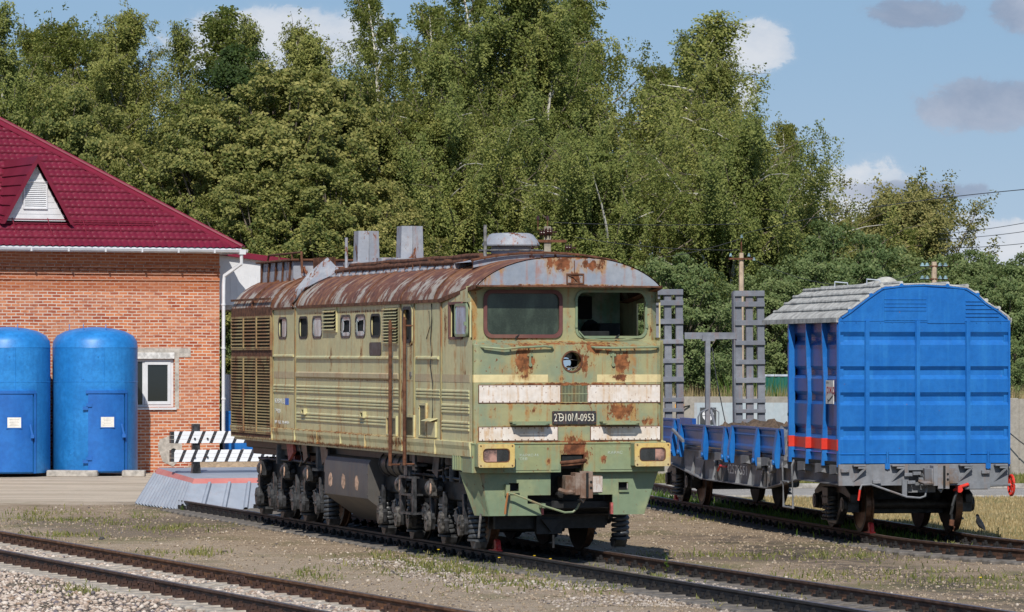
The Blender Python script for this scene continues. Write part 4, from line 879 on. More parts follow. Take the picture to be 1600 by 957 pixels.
g = MB(); g.tube([(-1.17, -.08, .60), (-1.15, -.1, .78)], .019, 6, 1); g.tube([(-1.15, -.1, .78), (-1.12, -.1, .86), (-.95, -.08, .87), (-.35, -.14, .66), (-.12, -.15, .64), (-.03, -.15, .67), (.0, -.14, .78), (.02, -.14, .85)], .018, 6, 0)
g.bb(-.42, -.34, -.13, -.09, .66, .95, 0); g.build("uncoupling_lever", [m_wgrey, m_wagred], G, smooth=50)
g = MB(); chain(g, (.02, -.15, .82), (.14, -.3, 1.0), 8, .018); g.build("chain", m_wgrey, G)
g = MB(); g.tube([(.52, -.12, .80), (.5, -.16, .70), (.44, -.17, .5), (.42, -.16, .36), (.44, -.15, .24)], .03, 8, 0)
g.tube([(.75, -.05, .86), (.6, -.1, .82), (.48, -.14, .76)], .03, 8, 1); g.cyl((.56, -.2, .78), (.56, -.06, .78), .055, 10, 1); g.cyl((.44, -.15, .27), (.43, -.15, .17), .045, 8, 2)
g.tube([(.42, -.15, .19), (.48, -.16, .14), (.46, -.14, .08)], .014, 5, 2); g.build("brake_hose", [m_rubber, m_wagred, m_rust], G, smooth=50)
g = MB(); g.cyl((.75, -.02, .82), (1.5, -.02, .85), .022, 8, 0); g.cyl((.7, -.02, .80), (1.1, -.02, .80), .028, 8, 0); g.box((.95, -.04, .83), (.36, .05, .09), 0); g.build("brake_shaft", m_wgrey, G)
g = MB(); g.tube([(1.53, .02 + .17 * math.cos(R(a)), .84 + .17 * math.sin(R(a))) for a in range(0, 361, 20)], .022, 6); g.cyl((1.50, .02, .84), (1.56, .02, .84), .035, 8)
for a in range(0, 180, 45): g.cyl((1.53, .02 - .16 * math.cos(R(a)), .84 - .16 * math.sin(R(a))), (1.53, .02 + .16 * math.cos(R(a)), .84 + .16 * math.sin(R(a))), .012, 5)
g.build("hand_brake_wheel", m_wagred, G, smooth=40)
g = MB(); g.cyl((1.3, .45, 1.12), (1.62, .45, 1.12), .05, 10); g.lathe([(.2, .0), (.25, .17), (.9, .17), (.95, 0)], (1.42, 0, 1.0), 'y', 16); g.build("air_tank", m_steelgrey, G, smooth=40)
# ladder step on the near side
g = MB()
for yv in (3.95, 3.25): g.tube([(-1.46, yv, 1.2), (-1.50, yv, 1.1), (-1.48, yv, .34)], .022, 6)
g.cyl((-1.48, 3.25, .35), (-1.48, 3.95, .35), .02, 6); g.cyl((-1.48, 3.95, .80), (-1.48, 3.6, .80), .02, 6); g.bb(-1.5, -1.42, 3.85, 4.1, 1.17, 1.24); g.build("step_ladder", m_wgrey, G)
for yv, zz in ((4.7, 1.03), (5.75, 1.05)):
    g = MB(); g.cyl((-1.45, yv, zz), (-1.56, yv, zz), .11, 14); g.bb(-1.56, -1.44, yv - .1, yv + .1, zz, zz + .13); g.cyl((-1.56, yv, zz), (-1.575, yv, zz), .03, 8); g.build("roller_bracket", m_wgrey, G, smooth=30)
g = MB(); g.tube([(-1.44, 5.9 + .11 * math.cos(R(a)), 1.12 + .16 * math.sin(R(a))) for a in range(90, 300, 25)], .014, 5); g.build("hook", m_rust, G)
for yv in (5.3, 9.3):
    g = MB(); g.tube([(-1.42, yv + .35, .66), (-1.44, yv + .12, .93), (-1.44, yv + .2, .97)], .035, 5); g.tube([(-1.42, yv + .05, .66), (-1.44, yv - .1, .90), (-1.44, yv - .05, .92)], .04, 5); g.tube([(-1.44, yv + .2, .97), (-1.45, yv + .28, 1.02)], .04, 5); g.build("tie_bracket", m_wgrey, G)
g = MB(); g.tube([(-1.46, 8.6, .93), (-1.5, 8.95, .94), (-1.5, 9.15, .84)], .022, 6); g.build("release_handle", m_wagred, G)
rW = (R(90), 0, R(-90))
def wtxt(s_, y_, z_, size, sx): lettering("stencil_lettering", s_, size, m_ink, G, (-1.372, y_, z_), rW, 'LEFT', .001, sx)
wtxt("42578551", 8.95, .80, .25, 1.75); wtxt("18.05\n07-07\nСТ.ЮВЖ", 6.15, 1.02, .085, 1.5); wtxt("ТХ", 2.9, .98, .09, 1.3); wtxt("м 12-4301", 11.6, 1.0, .07, 1.5)
# freight bogies
def wbogie(y0, y1):
    par = None; g = MB()
    for sx in (-1, 1):
        x_ = XO + sx * 1.02; ym = (y0 + y1) / 2
        top = [(y0 - .28, .50), (y0 - .28, .66), (y0 + .1, .80), (y1 - .1, .80), (y1 + .28, .66), (y1 + .28, .50), (y1 + .12, .56), (y1 - .1, .62), (y1 - .45, .66), (y0 + .45, .66), (y0 + .1, .62), (y0 - .12, .56)]
        g.prism(top, x_ - .07, x_ + .07, 'x')
        g.prism([(y0 + .12, .58), (y0 + .22, .60), (ym - .22, .20), (ym + .22, .20), (y1 - .22, .60), (y1 - .12, .58), (ym + .26, .10), (ym - .26, .10)], x_ - .07, x_ + .07, 'x')
        for yy_ in (ym - .34, ym + .34): g.bb(x_ - .05, x_ + .05, yy_ - .04, yy_ + .04, .2, .68)
    g.bb(-1.1, 1.3, (y0 + y1) / 2 - .2, (y0 + y1) / 2 + .2, .45, .75)
    g.bb(XO - .9, XO + .9, y0 + .32, y0 + .38, .3, .4); g.bb(XO - .9, XO + .9, y1 - .38, y1 - .32, .3, .4)
    o = g.build("bogie", m_black2, G, bevel=.015)
    for yv in (y0, y1):
        wheelset(o, yv, .475, m_wheel, m_tread, XO)
        for sx in (-1, 1):
            b_ = MB(); b_.bb(XO + sx * .90, XO + sx * 1.10, yv - .16, yv + .16, .34, .60); b_.cyl((XO + sx * 1.06, yv, .475), (XO + sx * 1.17, yv, .475), .13, 14); b_.cyl((XO + sx * 1.17, yv, .475), (XO + sx * 1.18, yv, .475), .08, 10)
            b_.build("axle_box", m_black2, o, bevel=.008)
    ym = (y0 + y1) / 2
    for sx in (-1, 1):
        for q in (-.17, .0, .17): springs(o, XO + sx * 1.12, ym + q, .20, .56, .08, 5, None, .026)
wbogie(1.5, 3.45); wbogie(14.05, 16.0)
# drop sides
def dropside(y0, y1, h, lean, fins, lab=None):
    g = MB(); x_ = -1.47; zt = 1.27 + h
    def X_(z): return x_ - lean * (z - 1.27)
    pz = [1.27, 1.31, 1.36, 1.40, 1.55, 1.58, 1.62, zt - .06, zt - .03, zt]
    px = [0, -.02, -.02, 0, 0, -.02, 0, 0, -.035, -.035]
    g.loft([[(X_(z) + d_, y0, z) for z, d_ in zip(pz, px)], [(X_(z) + d_, y1, z) for z, d_ in zip(pz, px)]])
    g.loft([[(X_(z) + .03, y0, z) for z in pz], [(X_(z) + .03, y1, z) for z in pz]])
    g.add([(X_(zt) - .035, y0, zt), (X_(zt) + .03, y0, zt), (X_(zt) + .03, y1, zt), (X_(zt) - .035, y1, zt)], [(0, 1, 2, 3)])
    for yy_ in (y0, y1): g.add([(X_(1.27), yy_, 1.27), (X_(1.27) + .03, yy_, 1.27), (X_(zt) + .03, yy_, zt), (X_(zt) - .035, yy_, zt)], [(0, 1, 2, 3)])
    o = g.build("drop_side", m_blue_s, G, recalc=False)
    for yv in fins:
        f = MB(); zt2 = zt - .01
        f.prism([(X_(zt2) - .04, zt2), (X_(1.3) - .13, 1.30), (x_ - .13, 1.12), (x_ - .10, 1.02), (x_ - .04, 1.02), (x_ - .02, 1.28), (X_(zt2) + .0, zt2)], yv - .012, yv + .012, 'y')
        f.prism([(X_(zt2) - .04, zt2), (X_(1.3) - .13, 1.30), (x_ - .13, 1.12), (x_ - .10, 1.02), (x_ - .04, 1.02), (x_ - .02, 1.28), (X_(zt2) + .0, zt2)], yv + .13, yv + .155, 'y')
        f.add([(X_(zt2) - .042, yv - .01, zt2), (X_(zt2) - .042, yv + .15, zt2), (X_(1.3) - .132, yv + .15, 1.3), (X_(1.3) - .132, yv - .01, 1.3), (x_ - .132, yv + .15, 1.12), (x_ - .132, yv - .01, 1.12)], [(0, 1, 2, 3), (3, 2, 4, 5)])
        f.cyl((x_ - .16, yv + .07, 1.12), (x_ - .03, yv + .07, 1.12), .05, 8); f.build("side_hinge", m_blue, o, bevel=.004)
dropside(4.0, 7.95, .46, .05, (4.15, 5.7, 7.75)); dropside(8.1, 12.4, .42, .12, (8.25, 10.0, 12.2)); dropside(12.75, 16.2, .50, .05, (12.9, 14.6))
g = MB(); g.box((-1.6, 12.3, 1.45), (.05, 1.0, .05), 0, Matrix.Rotation(R(12), 3, 'X')); g.bb(-1.53, -1.45, 11.3, 12.45, 1.69, 1.80, 1)
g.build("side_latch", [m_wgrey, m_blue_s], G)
# loading ramps standing at the far end
for cx, dz in ((-.88, .04), (.87, 0)):
    g = MB(); YR = 16.45
    for k_, xx in enumerate((-.24, 0, .245)): g.bb(cx + xx - .075, cx + xx + .075, YR, YR + .10, 1.25, 4.34 + dz)
    g.bb(cx - .345, cx - .315, YR - .02, YR + .18, 1.25, 3.45 if cx < 0 else 4.36 + dz)
    zs_ = [(4.27, 4.39), (4.05, 4.16), (3.66, 3.77), (3.245, 3.34), (2.84, 2.94), (2.45, 2.56), (2.03, 2.12), (1.82, 1.90), (1.61, 1.69), (1.40, 1.48)]
    for i, (a, b_) in enumerate(zs_): g.bb(cx - .32, cx + .32, YR - .045 - .012 * (i % 2), YR - .001, a + dz, b_ + dz)
    g.bb(cx - .33, cx + .32, YR - .02, YR + .15, 4.36 + dz, 4.39 + dz)
    o = g.build("loading_ramp", m_rampg, G, bevel=.006); o.rotation_euler = (0, R(-.5), 0)
g = MB(); g.bb(-.56, .55, 16.42, 16.50, 3.38, 3.52); g.box((-.06, 16.45, 3.40), (.26, .14, .12)); g.tube([(-.08, 16.42, 3.45), (-.10, 16.4, 3.15), (-.04, 16.4, 3.15), (-.02, 16.42, 3.4)], .015, 4)
g.bb(-.125, -.03, 16.35, 16.45, 1.24, 3.36); g.tube([(-.03, 16.3, 1.9), (.12, 16.2, 1.25)], .03, 6); g.tube([(-.3, 16.3, 1.25), (-.3, 16.3, 1.75), (-.25, 16.3, 1.85), (-.08, 16.35, 1.92)], .018, 5); g.tube([(.14, 16.3, 1.25), (.14, 16.3, 1.85), (-.02, 16.32, 1.95)], .012, 5)
g.build("ramp_prop", m_rampg, G)
g = MB(); g.tube([(.02, 16.4, 3.2), (.08, 16.3, 2.6), (.22, 16.2, 1.8), (.33, 16.15, 1.25)], .012, 5); g.build("cable", m_black2, G)
# load of soil and tarpaulin
def heap(name, x0, x1, y0, y1, z0, h, mt, seed, par=None, nx=24, ny=40, fn=None):
    rn = np.random.RandomState(seed); g = MB(); rows = []
    for j in range(ny + 1):
        row = []
        for i in range(nx + 1):
            a = i / nx; b_ = j / ny; e = (1 - (2 * a - 1) ** 4) * (1 - (2 * b_ - 1) ** 6)
            z = z0 + h * e * (fn(a, b_) if fn else 1) * (1 + .12 * rn.randn() * (0 < i < nx)) - (.02 if e < .01 else 0)
            row.append((x0 + (x1 - x0) * a, y0 + (y1 - y0) * b_, z))
        rows.append(row)
    g.loft(rows); return g.build(name, mt, par, smooth=60, recalc=False)
m_soil = simple("brown_soil", (.11, .075, .05), .95, 0, .4, 14, .6)
sh = heap("soil_load", -1.35, 1.0, 7.6, 13.0, 1.24, .45, m_soil, 3, None, fn=lambda a, b_: .8 + .25 * math.sin(b_ * 9))
sh.location = (6.97, 67.06, 0); sh.rotation_euler = (0, 0, R(9.8)); tag(sh, "long low heap of brown soil lying behind the blue drop sides of the wagon", "soil heap")
tp = thing("tarpaulin", "crumpled grey tarpaulin bundle on the wagon deck beside the blue van body", "tarpaulin", (6.97, 67.06, 0), R(9.8))
m_tarp = simple("grey_tarp", (.20, .21, .23), .7, 0, .35, 5)
heap("tarpaulin_sheet", -1.38, .2, 4.1, 7.4, 1.24, .52, m_tarp, 5, tp, 20, 30, fn=lambda a, b_: .78 + .22 * math.sin(b_ * 13 + a * 5) if b_ > .35 else 1.05)
g = MB(); g.prism(rrect(-.9, .1, 1.80, 1.98, .06), 4.0, 4.9, 'y'); g.build("folded_end", m_tarp, tp, bevel=.02)
# ================================================================== BLUE VAN BODY ON THE WAGON
BX = thing("van_body", "blue corrugated van body with grey arched roof and red band, on the wagon", "boxcar body", (6.97, 67.06, 0), R(9.8))
B = BX; BW = 1.5
gro = [(3.44, 3.36, 3.30, 3.22), (2.86, 2.79, 2.71, 2.64), (2.42, 2.345, 2.27, 2.20), (1.845, 1.765, 1.69, 1.62)]
zl = [1.22, 1.29, 1.31, 1.33, 1.41, 1.43]
def corr_profile(z0, z1, dep=.055):
    pts = [(z0, 0), (1.36, 0), (1.375, -.018), (1.39, 0)] if z0 < 1.3 else [(z0, 0)]
    for a, b_, c, d_ in reversed(gro):
        if c < z0 or b_ > z1: continue
        pts += [(d_, 0), (c, dep), (b_, dep), (a, 0)]
    pts += [(z1, 0)]; return pts
pr = corr_profile(1.22, 3.64)
pr.insert([i for i, p in enumerate(pr) if p[0] >= 2.64][0], (2.56, -.0)); pr = sorted(pr)
arc = [(-1.5, 3.64), (-1.46, 3.70), (-1.3, 3.80), (-1.1, 3.95), (-.93, 4.07), (-.745, 4.19), (-.4, 4.235), (0, 4.25), (.4, 4.23), (.74, 4.19), (.93, 4.08), (1.08, 3.95), (1.3, 3.82), (1.46, 3.70), (1.5, 3.64)]
e = MB(); e.loft([[(-BW, 0 + d_, z) for z, d_ in pr], [(BW, 0 + d_, z) for z, d_ in pr]])
e.add([(x, 0, z) for x, z in arc] + [(x, .02, z) for x, z in arc], [tuple(range(len(arc)))])
e.bb(-BW, BW, -.008, -.001, 3.62, 3.635)
end = e.build("end_wall", m_blue, B, recalc=False)
p_ = MB()
for xx in (-1.0, -.12, .76): p_.bb(xx - .032, xx + .032, -.045, .0, 1.22, 3.63); p_.bb(xx - .045, xx - .03, -.02, 0, 1.25, 3.6)
for xx in (-1.485, 1.485): p_.bb(xx - .015, xx + .018, -.012, .05, 1.2, 3.64)
p_.build("end_post", m_blue, B)
p_ = MB()
for x0, x1, z0, z1, th in ((-.70, .05, 3.60, 4.205, .008), (.05, .70, 3.585, 4.17, .012), (.70, 1.42, 3.66, 3.72, .006)): 
    if x1 < 1: p_.bb(x0, x1, -th, -.001, z0, z1)
for x0, x1, zz in ((-.70, .03, (3.80, 3.86, 3.92, 3.99)), (.72, 1.3, (3.70, 3.76, 3.83)), (.72, 1.05, (3.90, 3.96))):
    for z in zz: p_.bb(x0, x1, -.017, -.006, z - .006, z + .006)
for i in range(len(arc) - 1):
    (xa, za), (xb, zb) = arc[i], arc[i + 1]; n = max(1, int(math.hypot(xb - xa, zb - za) / .1))
    if i % 2 == 0 and 1 < i < 12: p_.cyl((xa, -.02, za - .01), (xa, .03, za - .01), .035, 8)
p_.tube([(x * .985, -.01, z - .025) for x, z in arc[1:-1]], .016, 5)
for xx in (-.94, .82): p_.tube([(xx + .28, -.05, 1.12), (xx + .28, -.06, 1.42)], .022, 5); p_.bb(xx + .24, xx + .32, -.07, -.02, 1.13, 1.22)
for i in range(14): xx = -1.4 + i * .21; p_.cyl((xx, -.002, 3.60), (xx, -.014, 3.60), .008, 5)
p_.build("end_patch", m_blue, B)
# side walls : corrugated, with projecting posts
for sx in (-1, 1):
    e = MB(); xx = sx * (BW - .09)
    e.loft([[(xx - sx * d_ * 1.1, .075, z) for z, d_ in pr], [(xx - sx * d_ * 1.1, 3.57, z) for z, d_ in pr]])
    e.loft([[(xx + sx * .004, .02, z) for z in (1.435, 1.61)], [(xx + sx * .004, 3.57, z) for z in (1.435, 1.61)]], 1)
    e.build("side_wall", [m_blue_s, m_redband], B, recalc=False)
    for yv, w_, bend in ((.06, .05, 0), (1.12, .075, .03), (2.24, .065, .05), (3.48, .11, 0)):
        rings = []
        for z in np.linspace(1.16, 3.63, 13):
            bo = bend * math.sin((z - 1.2) * 2.6) ** 2; hw_ = w_ / 2
            ysh = yv + bo * 1.2; xo = sx * (BW + .01 - .04 * abs(math.sin((z - 1.16) * 1.27)) * (bend > 0))
            rings.append([(sx * (BW - .10), ysh - hw_, z), (xo, ysh - hw_ * .8, z), (xo, ysh + hw_ * .8, z), (sx * (BW - .10), ysh + hw_, z)])
        p_ = MB()
        for i in range(len(rings) - 1):
            red = 1 if 1.36 < (rings[i][0][2] + rings[i + 1][0][2]) / 2 < 1.68 else 0
            p_.loft([rings[i], rings[i + 1]], 0)
        p_.add([rings[0][0], rings[0][1], rings[0][2], rings[0][3]], [(0, 1, 2, 3)])
        q0 = [(sx * (BW - .10), yv - w_ / 2 - .006, 1.435), (sx * (BW + .015), yv - w_ / 2 * .8 - .006, 1.435), (sx * (BW + .015), yv + w_ / 2 + .006, 1.435)]
        p_.loft([q0, [(a, b_, 1.625) for a, b_, c in q0]], 1)
        if w_ > .1:
            for z in (1.5, 2.0, 3.3): p_.cyl((sx * (BW + .012), yv, z), (sx * (BW + .02), yv, z), .03, 8, 2)
        p_.build("side_post", [m_blue, m_redband, m_dark], B, recalc=False)
fl = MB(); fl.bb(-1.46, 1.46, .05, 3.55, 1.19, 1.24); fl.bb(-1.4, 1.4, 3.5, 3.54, 1.24, 3.7); fl.build("floor_panel", m_dark, B)
# roof with longitudinal welts
rf = MB(); rn = random.Random(2)
def rring(y_, o_=0): return [(x * (1 + .012 * (abs(x) > 1.4)), y_, z + .02 + o_ + .004 * rn.uniform(-1, 1)) for x, z in arc]
rows = [rring(.0 + i * .3) for i in range(19)]
rf.loft(rows); rf.loft([[(x, .0, z - .06) for x, y, z in rows[0]], rows[0]]); rf.loft([rows[-1], [(x, y, z - .06) for x, y, z in rows[-1]]])
for sx in (-1, 1): rf.bb(sx * 1.47, sx * 1.53, 0.0, 5.4, 3.60, 3.68)
for i in (2, 3, 4, 5, 6, 8, 9, 10, 11, 12):
    x, z = arc[i]; rf.tube([(x + rn.uniform(-.01, .01), -.0 + k_ * .45, z + .03 + rn.uniform(-.006, .006)) for k_ in range(13)], .035, 6)
rf.build("roof", m_roofing, B, smooth=50, recalc=True)
g = MB(); g.lathe([(4.21, .36), (4.26, .36), (4.30, .30), (4.335, .16), (4.345, .05)], (-.12, 2.3, 0), 'z', 24); g.prism([(-.12 + .22 * math.cos(R(a)), 4.26 + .15 * math.sin(R(a))) for a in range(0, 181, 15)], 2.0, 2.08, 'y'); g.build("roof_hatch", m_roofing, B, smooth=40)
g = MB()
for yv, xx in ((4.3, -.45), (1.7, -.55)): g.tube([(xx, yv, 4.2), (xx, yv, 4.36), (xx + .22, yv - .05, 4.34), (xx + .24, yv - .05, 4.2)], .014, 6)
g.build("grab_iron", m_silver, B)
# railway plate on the side
g = MB(); g.bb(-BW - .012, -BW + .0, .28, .80, 2.22, 2.62); po = g.build("railway_plate", simple("white_enamel", (.66, .65, .62), .5, 0, .15, 6), B)
m_rz = simple("dark_red_lettering", (.36, .03, .04), .6)
lettering("plate_lettering", "ржд", .20, m_rz, po, (-BW - .014, .74, 2.40), rW, 'LEFT', .001, 1.35)
g = MB(); g.tube([(-BW - .014, .66, 2.30), (-BW - .014, .6, 2.27), (-BW - .014, .32, 2.36)], .010, 4); g.build("pen_mark", m_black2, po)
lettering("plate_lettering", "№ 17", .05, m_black2, po, (-BW - .014, .74, 2.56), rW, 'LEFT', .001, 1.3)
# ================================================================== TRACKS
def smooth01(a): a = max(0, min(1, a)); return a * a * (3 - 2 * a)
def line_pts(x0, y0, deg, s0, s1, step=1.0):
    """points along a line through (x0,y0) heading back at deg left of +Y"""
    a = R(deg); n = int((s1 - s0) / step) + 1
    return [(x0 - math.sin(a) * (s0 + i * step), y0 + math.cos(a) * (s0 + i * step)) for i in range(n + 1)]
cB = line_pts(.866, 60.88, 17.26, -24, 23)
cA0 = (-2.54 - .74 + .0, 52.5 - .29)
cA = line_pts(cA0[0], cA0[1], 21.3, -14, 26)
# track C follows the wagon, then bends to the right in front of it
cC = []
hx, hy = 6.97 + .12 * math.cos(R(9.8)), 67.06 + .12 * math.sin(R(9.8))
p = Vector((hx, hy)); ang = 9.8; back = []
q = p.copy()
for i in range(34): back.append((q.x, q.y)); q = q + Vector((-math.sin(R(9.8 - max(0, i - 18) * .25)), math.cos(R(9.8 - max(0, i - 18) * .25))))
q = p.copy(); fwd = []
for i in range(1, 16):
    ang = 9.8 + min(26, i * 3.6); q = q - Vector((-math.sin(R(ang)), math.cos(R(ang)))); fwd.append((q.x, q.y))
cC = fwd[::-1] + back
m_railside = simple("rust_brown_rail", (.075, .042, .03), .65, .1, .35, 7, .2, (.12, .065, .042))
m_railbrn = simple("orange_brown_rail", (.16, .075, .038), .7, .1, .35, 5, .2, (.22, .105, .05))
m_railblack = simple("oily_black_rail", (.022, .021, .022), .5, .1, .4, 6)
m_head = simple("worn_rail_head", (.17, .125, .105), .42, .5, .25, 5)
m_sleeper = simple("weathered_concrete_sleeper", (.34, .30, .25), .9, 0, .3, 6, .4)
m_sleepdark = simple("oily_concrete_sleeper", (.13, .115, .10), .9, 0, .35, 6, .4)
m_fast = simple("rusty_fastener", (.065, .035, .026), .8, .1, .4, 12)
m_fastblk = simple("black_fastener", (.02, .018, .018), .7, .1, .4, 12)
RP = [(-.0375, 0), (.0375, 0), (.0375, -.03), (.028, -.045), (.009, -.055), (.009, -.14), (.02, -.155), (.075, -.165), (.075, -.18), (-.075, -.18), (-.075, -.165), (-.02, -.155), (-.009, -.14), (-.009, -.055), (-.028, -.045), (-.0375, -.03)]
def frame_at(pts, i):
    a = Vector(pts[max(i - 1, 0)]); b = Vector(pts[min(i + 1, len(pts) - 1)]); d_ = (b - a).normalized(); return d_, Vector((d_.y, -d_.x))
def resample(pts, step, s0=0.0):
    out = []; acc = -s0; last = Vector(pts[0]); 
    tot = 0; segs = []
    for a, b in zip(pts[:-1], pts[1:]):
        l_ = (Vector(b) - Vector(a)).length; segs.append((tot, l_, Vector(a), Vector(b))); tot += l_
    s_ = s0; k = 0
    while s_ < tot:
        while k < len(segs) - 1 and s_ > segs[k][0] + segs[k][1]: k += 1
        t0, l_, a, b = segs[k]; f = (s_ - t0) / l_; d_ = (b - a).normalized(); out.append((a.lerp(b, f), d_)); s_ += step
    return out
def zoff(x, y): return 0.0
def track(name, label, pts, side_mats, sleeper_mat, fast_mat, sp=.54, sl_range=None, gap=.0, cutL=None):
    T = thing(name, label, "railway track")
    for k_, sg in enumerate((-1, 1)):
        rings = []
        for i, p in enumerate(pts):
            d_, nrm = frame_at(pts, i); c = Vector(p) + nrm * sg * .797
            rings.append([(c.x + nrm.x * a, c.y + nrm.y * a, z) for a, z in RP])
        g = MB(); n = len(RP)
        for i in range(len(rings) - 1):
            for j in range(n):
                j2 = (j + 1) % n; g.add([rings[i][j], rings[i + 1][j], rings[i + 1][j2], rings[i][j2]], [(0, 1, 2, 3)], 1 if j == 0 else 0)
        g.add(rings[0], [tuple(range(n))]); g.add(rings[-1], [tuple(range(n))])
        g.build("rail", [side_mats[k_], m_head], T, recalc=True)
    sm_ = MB(); sm_.prism([(-1.35, -.165), (-.55, -.165), (-.45, -.185), (.45, -.185), (.55, -.165), (1.35, -.165), (1.35, -.33), (-1.35, -.33)], -.14, .14, 'y')
    proto = None; fproto = None; cnt = 0
    for c, d_ in resample(pts, sp, .2):
        if sl_range and not (sl_range[0] < c.y < sl_range[1]): continue
        rz = math.atan2(d_.y, d_.x) - math.pi / 2
        if proto is None:
            proto = sm_.build("sleeper", sleeper_mat, T, bevel=.02)
            f = MB()
            for sg in (-1,):
                for s2 in (-1, 1):
                    x_ = sg * .797 + s2 * .115; f.bb(x_ - .065, x_ + .065, -.09, .09, -.168, -.13); f.cyl((x_ - s2 * .012, 0, -.14), (x_ - s2 * .012, 0, -.055), .026, 6); f.cyl((x_ - s2 * .012, 0, -.12), (x_ - s2 * .012, 0, -.085), .045, 6)
                    f.cyl((x_ + s2 * .05, .05, -.14), (x_ + s2 * .05, .05, -.08), .026, 6); f.bb(x_ - .03 - s2 * .03, x_ + .03 - s2 * .03, -.05, .05, -.15, -.122)
            fproto = f.build("rail_fastening", fast_mat, proto); f2 = fproto.copy(); COL.objects.link(f2); f2.parent = proto; f2.rotation_euler = (0, 0, math.pi)
            s_o, f_o = proto, fproto
        else:
            s_o = proto.copy(); COL.objects.link(s_o); s_o.parent = T
            f_o = fproto.copy(); COL.objects.link(f_o); f_o.parent = s_o; f_o = fproto.copy(); COL.objects.link(f_o); f_o.parent = s_o; f_o.rotation_euler = (0, 0, math.pi)
        j = random.Random(cnt); cnt += 1
        s_o.location = (c.x, c.y, 0); s_o.rotation_euler = (0, 0, rz + j.uniform(-.01, .01))
    return T
TA = track("railway_track", "rusty brown railway track crossing the lower left corner of the yard", cA, (m_railside, m_railbrn), m_sleeper, m_fast, sl_range=(42, 78))
for sg, Yj in ((-1, 54.4), (1, 55.9)):
    s_ = (Yj - cA0[1] - sg * .797 * math.sin(R(21.3))) / math.cos(R(21.3)); jx = cA0[0] - math.sin(R(21.3)) * s_ + math.cos(R(21.3)) * sg * .797
    g = MB(); g.bb(-.036, -.010, -.42, .42, -.135, -.045); g.bb(.010, .036, -.42, .42, -.135, -.045)
    for q in (-.33, -.2, -.07, .07, .2, .33): g.cyl((-.06, q, -.09), (.06, q, -.09), .022, 6)
    o = g.build("joint_bar", m_fast, TA, bevel=.006); o.location = (jx, Yj, 0); o.rotation_euler = (0, 0, R(21.3))
track("railway_track", "railway track under the green locomotive ending at the grey buffer mound", cB, (m_railblack, m_railside), m_sleepdark, m_fastblk, sl_range=(42, 83.5))
track("railway_track", "curved dark railway track under the grey flat wagon and blue van body", cC, (m_railside, m_railside), m_sleepdark, m_fastblk, sl_range=(55, 96))
# joint bars on the front track
def jointbar(px_, py_, deg, sg):
    pass
# wheel stops (red shoes)
def shoe(loc, rz, lab):
    t_ = thing("wheel_chock", lab, "wheel chock", loc, rz)
    g = MB(); g.prism([(-.30, .003), (.16, .003), (.16, .02), (.02, .03), (-.08, .025), (-.30, .012)], -.045, .045, 'y'); 
    b_ = MB(); b_.v = []; g2 = MB(); g2.prism([(-.05, .02), (.12, .02), (.10, .10), (.07, .17), (.0, .19), (-.05, .15), (-.02, .08)], -.04, .04, 'y')
    g.build("sole", m_red, t_); g2.build("stop_block", m_red, t_, bevel=.01)
    g3 = MB(); g3.tube([(.12, -.035, .03), (.17, -.05, .08), (.16, -.045, .14), (.10, -.035, .16)], .012, 5); g3.build("handle", m_red, t_)
    t_.scale = (1, 1, 1)
def on(o, x, y): return o.matrix_world @ Vector((x, y, 0))
bpy.context.view_layer.update()
for lc, y_, x_, base, lab in ((LOCO, 1.15, -.797, 17.26, "red wheel chock on the rail under the first wheel of the locomotive"), (WG, .98, -.677, 9.8, "red wheel chock on the rail under the front wheel of the blue wagon")):
    w_ = lc.matrix_world @ Vector((x_, y_, 0)); shoe((w_.x, w_.y, .0), R(base - 90), lab)
w_ = LOCO.matrix_world @ Vector((-.797, 14.75, 0)); shoe((w_.x, w_.y, 0), R(17.26 + 90), "red wheel chock at the rearmost wheel of the locomotive, by the grey mound")
w_ = WG.matrix_world @ Vector((-.677, 16.7, 0)); shoe((w_.x, w_.y, 0), R(9.8 + 90), "red wheel chock at the rearmost wheel of the grey wagon, right of the locomotive")
# ================================================================== GROUND
def gh(x, y):
    h = -.205
    return h
nprng = np.random.RandomState(7)
gx = np.unique(np.concatenate([[-900, -300, -120, -60, -35, -25, -20], np.arange(-17, 17.01, .28), [20, 25, 35, 60, 120, 300, 900]]))
gy = np.unique(np.concatenate([[-60, -20, 0, 15, 30, 38, 42], np.arange(44, 112.01, .28), [118, 130, 160, 220, 350, 700, 1500, 3000]]))
def vnoise(x, y, s, seed):
    r_ = np.random.RandomState(seed).rand(64, 64); xi = x / s; yi = y / s
    x0 = np.floor(xi).astype(int); y0 = np.floor(yi).astype(int); fx_ = xi - x0; fy_ = yi - y0
    fx_ = fx_ * fx_ * (3 - 2 * fx_); fy_ = fy_ * fy_ * (3 - 2 * fy_)
    g_ = lambda a, b: r_[a % 64, b % 64]
    return (g_(x0, y0) * (1 - fx_) + g_(x0 + 1, y0) * fx_) * (1 - fy_) + (g_(x0, y0 + 1) * (1 - fx_) + g_(x0 + 1, y0 + 1) * fx_) * fy_
def dist_line(x, y, c0, deg):
    a = R(deg); return (x - c0[0]) * math.cos(a) + (y - c0[1]) * math.sin(a)
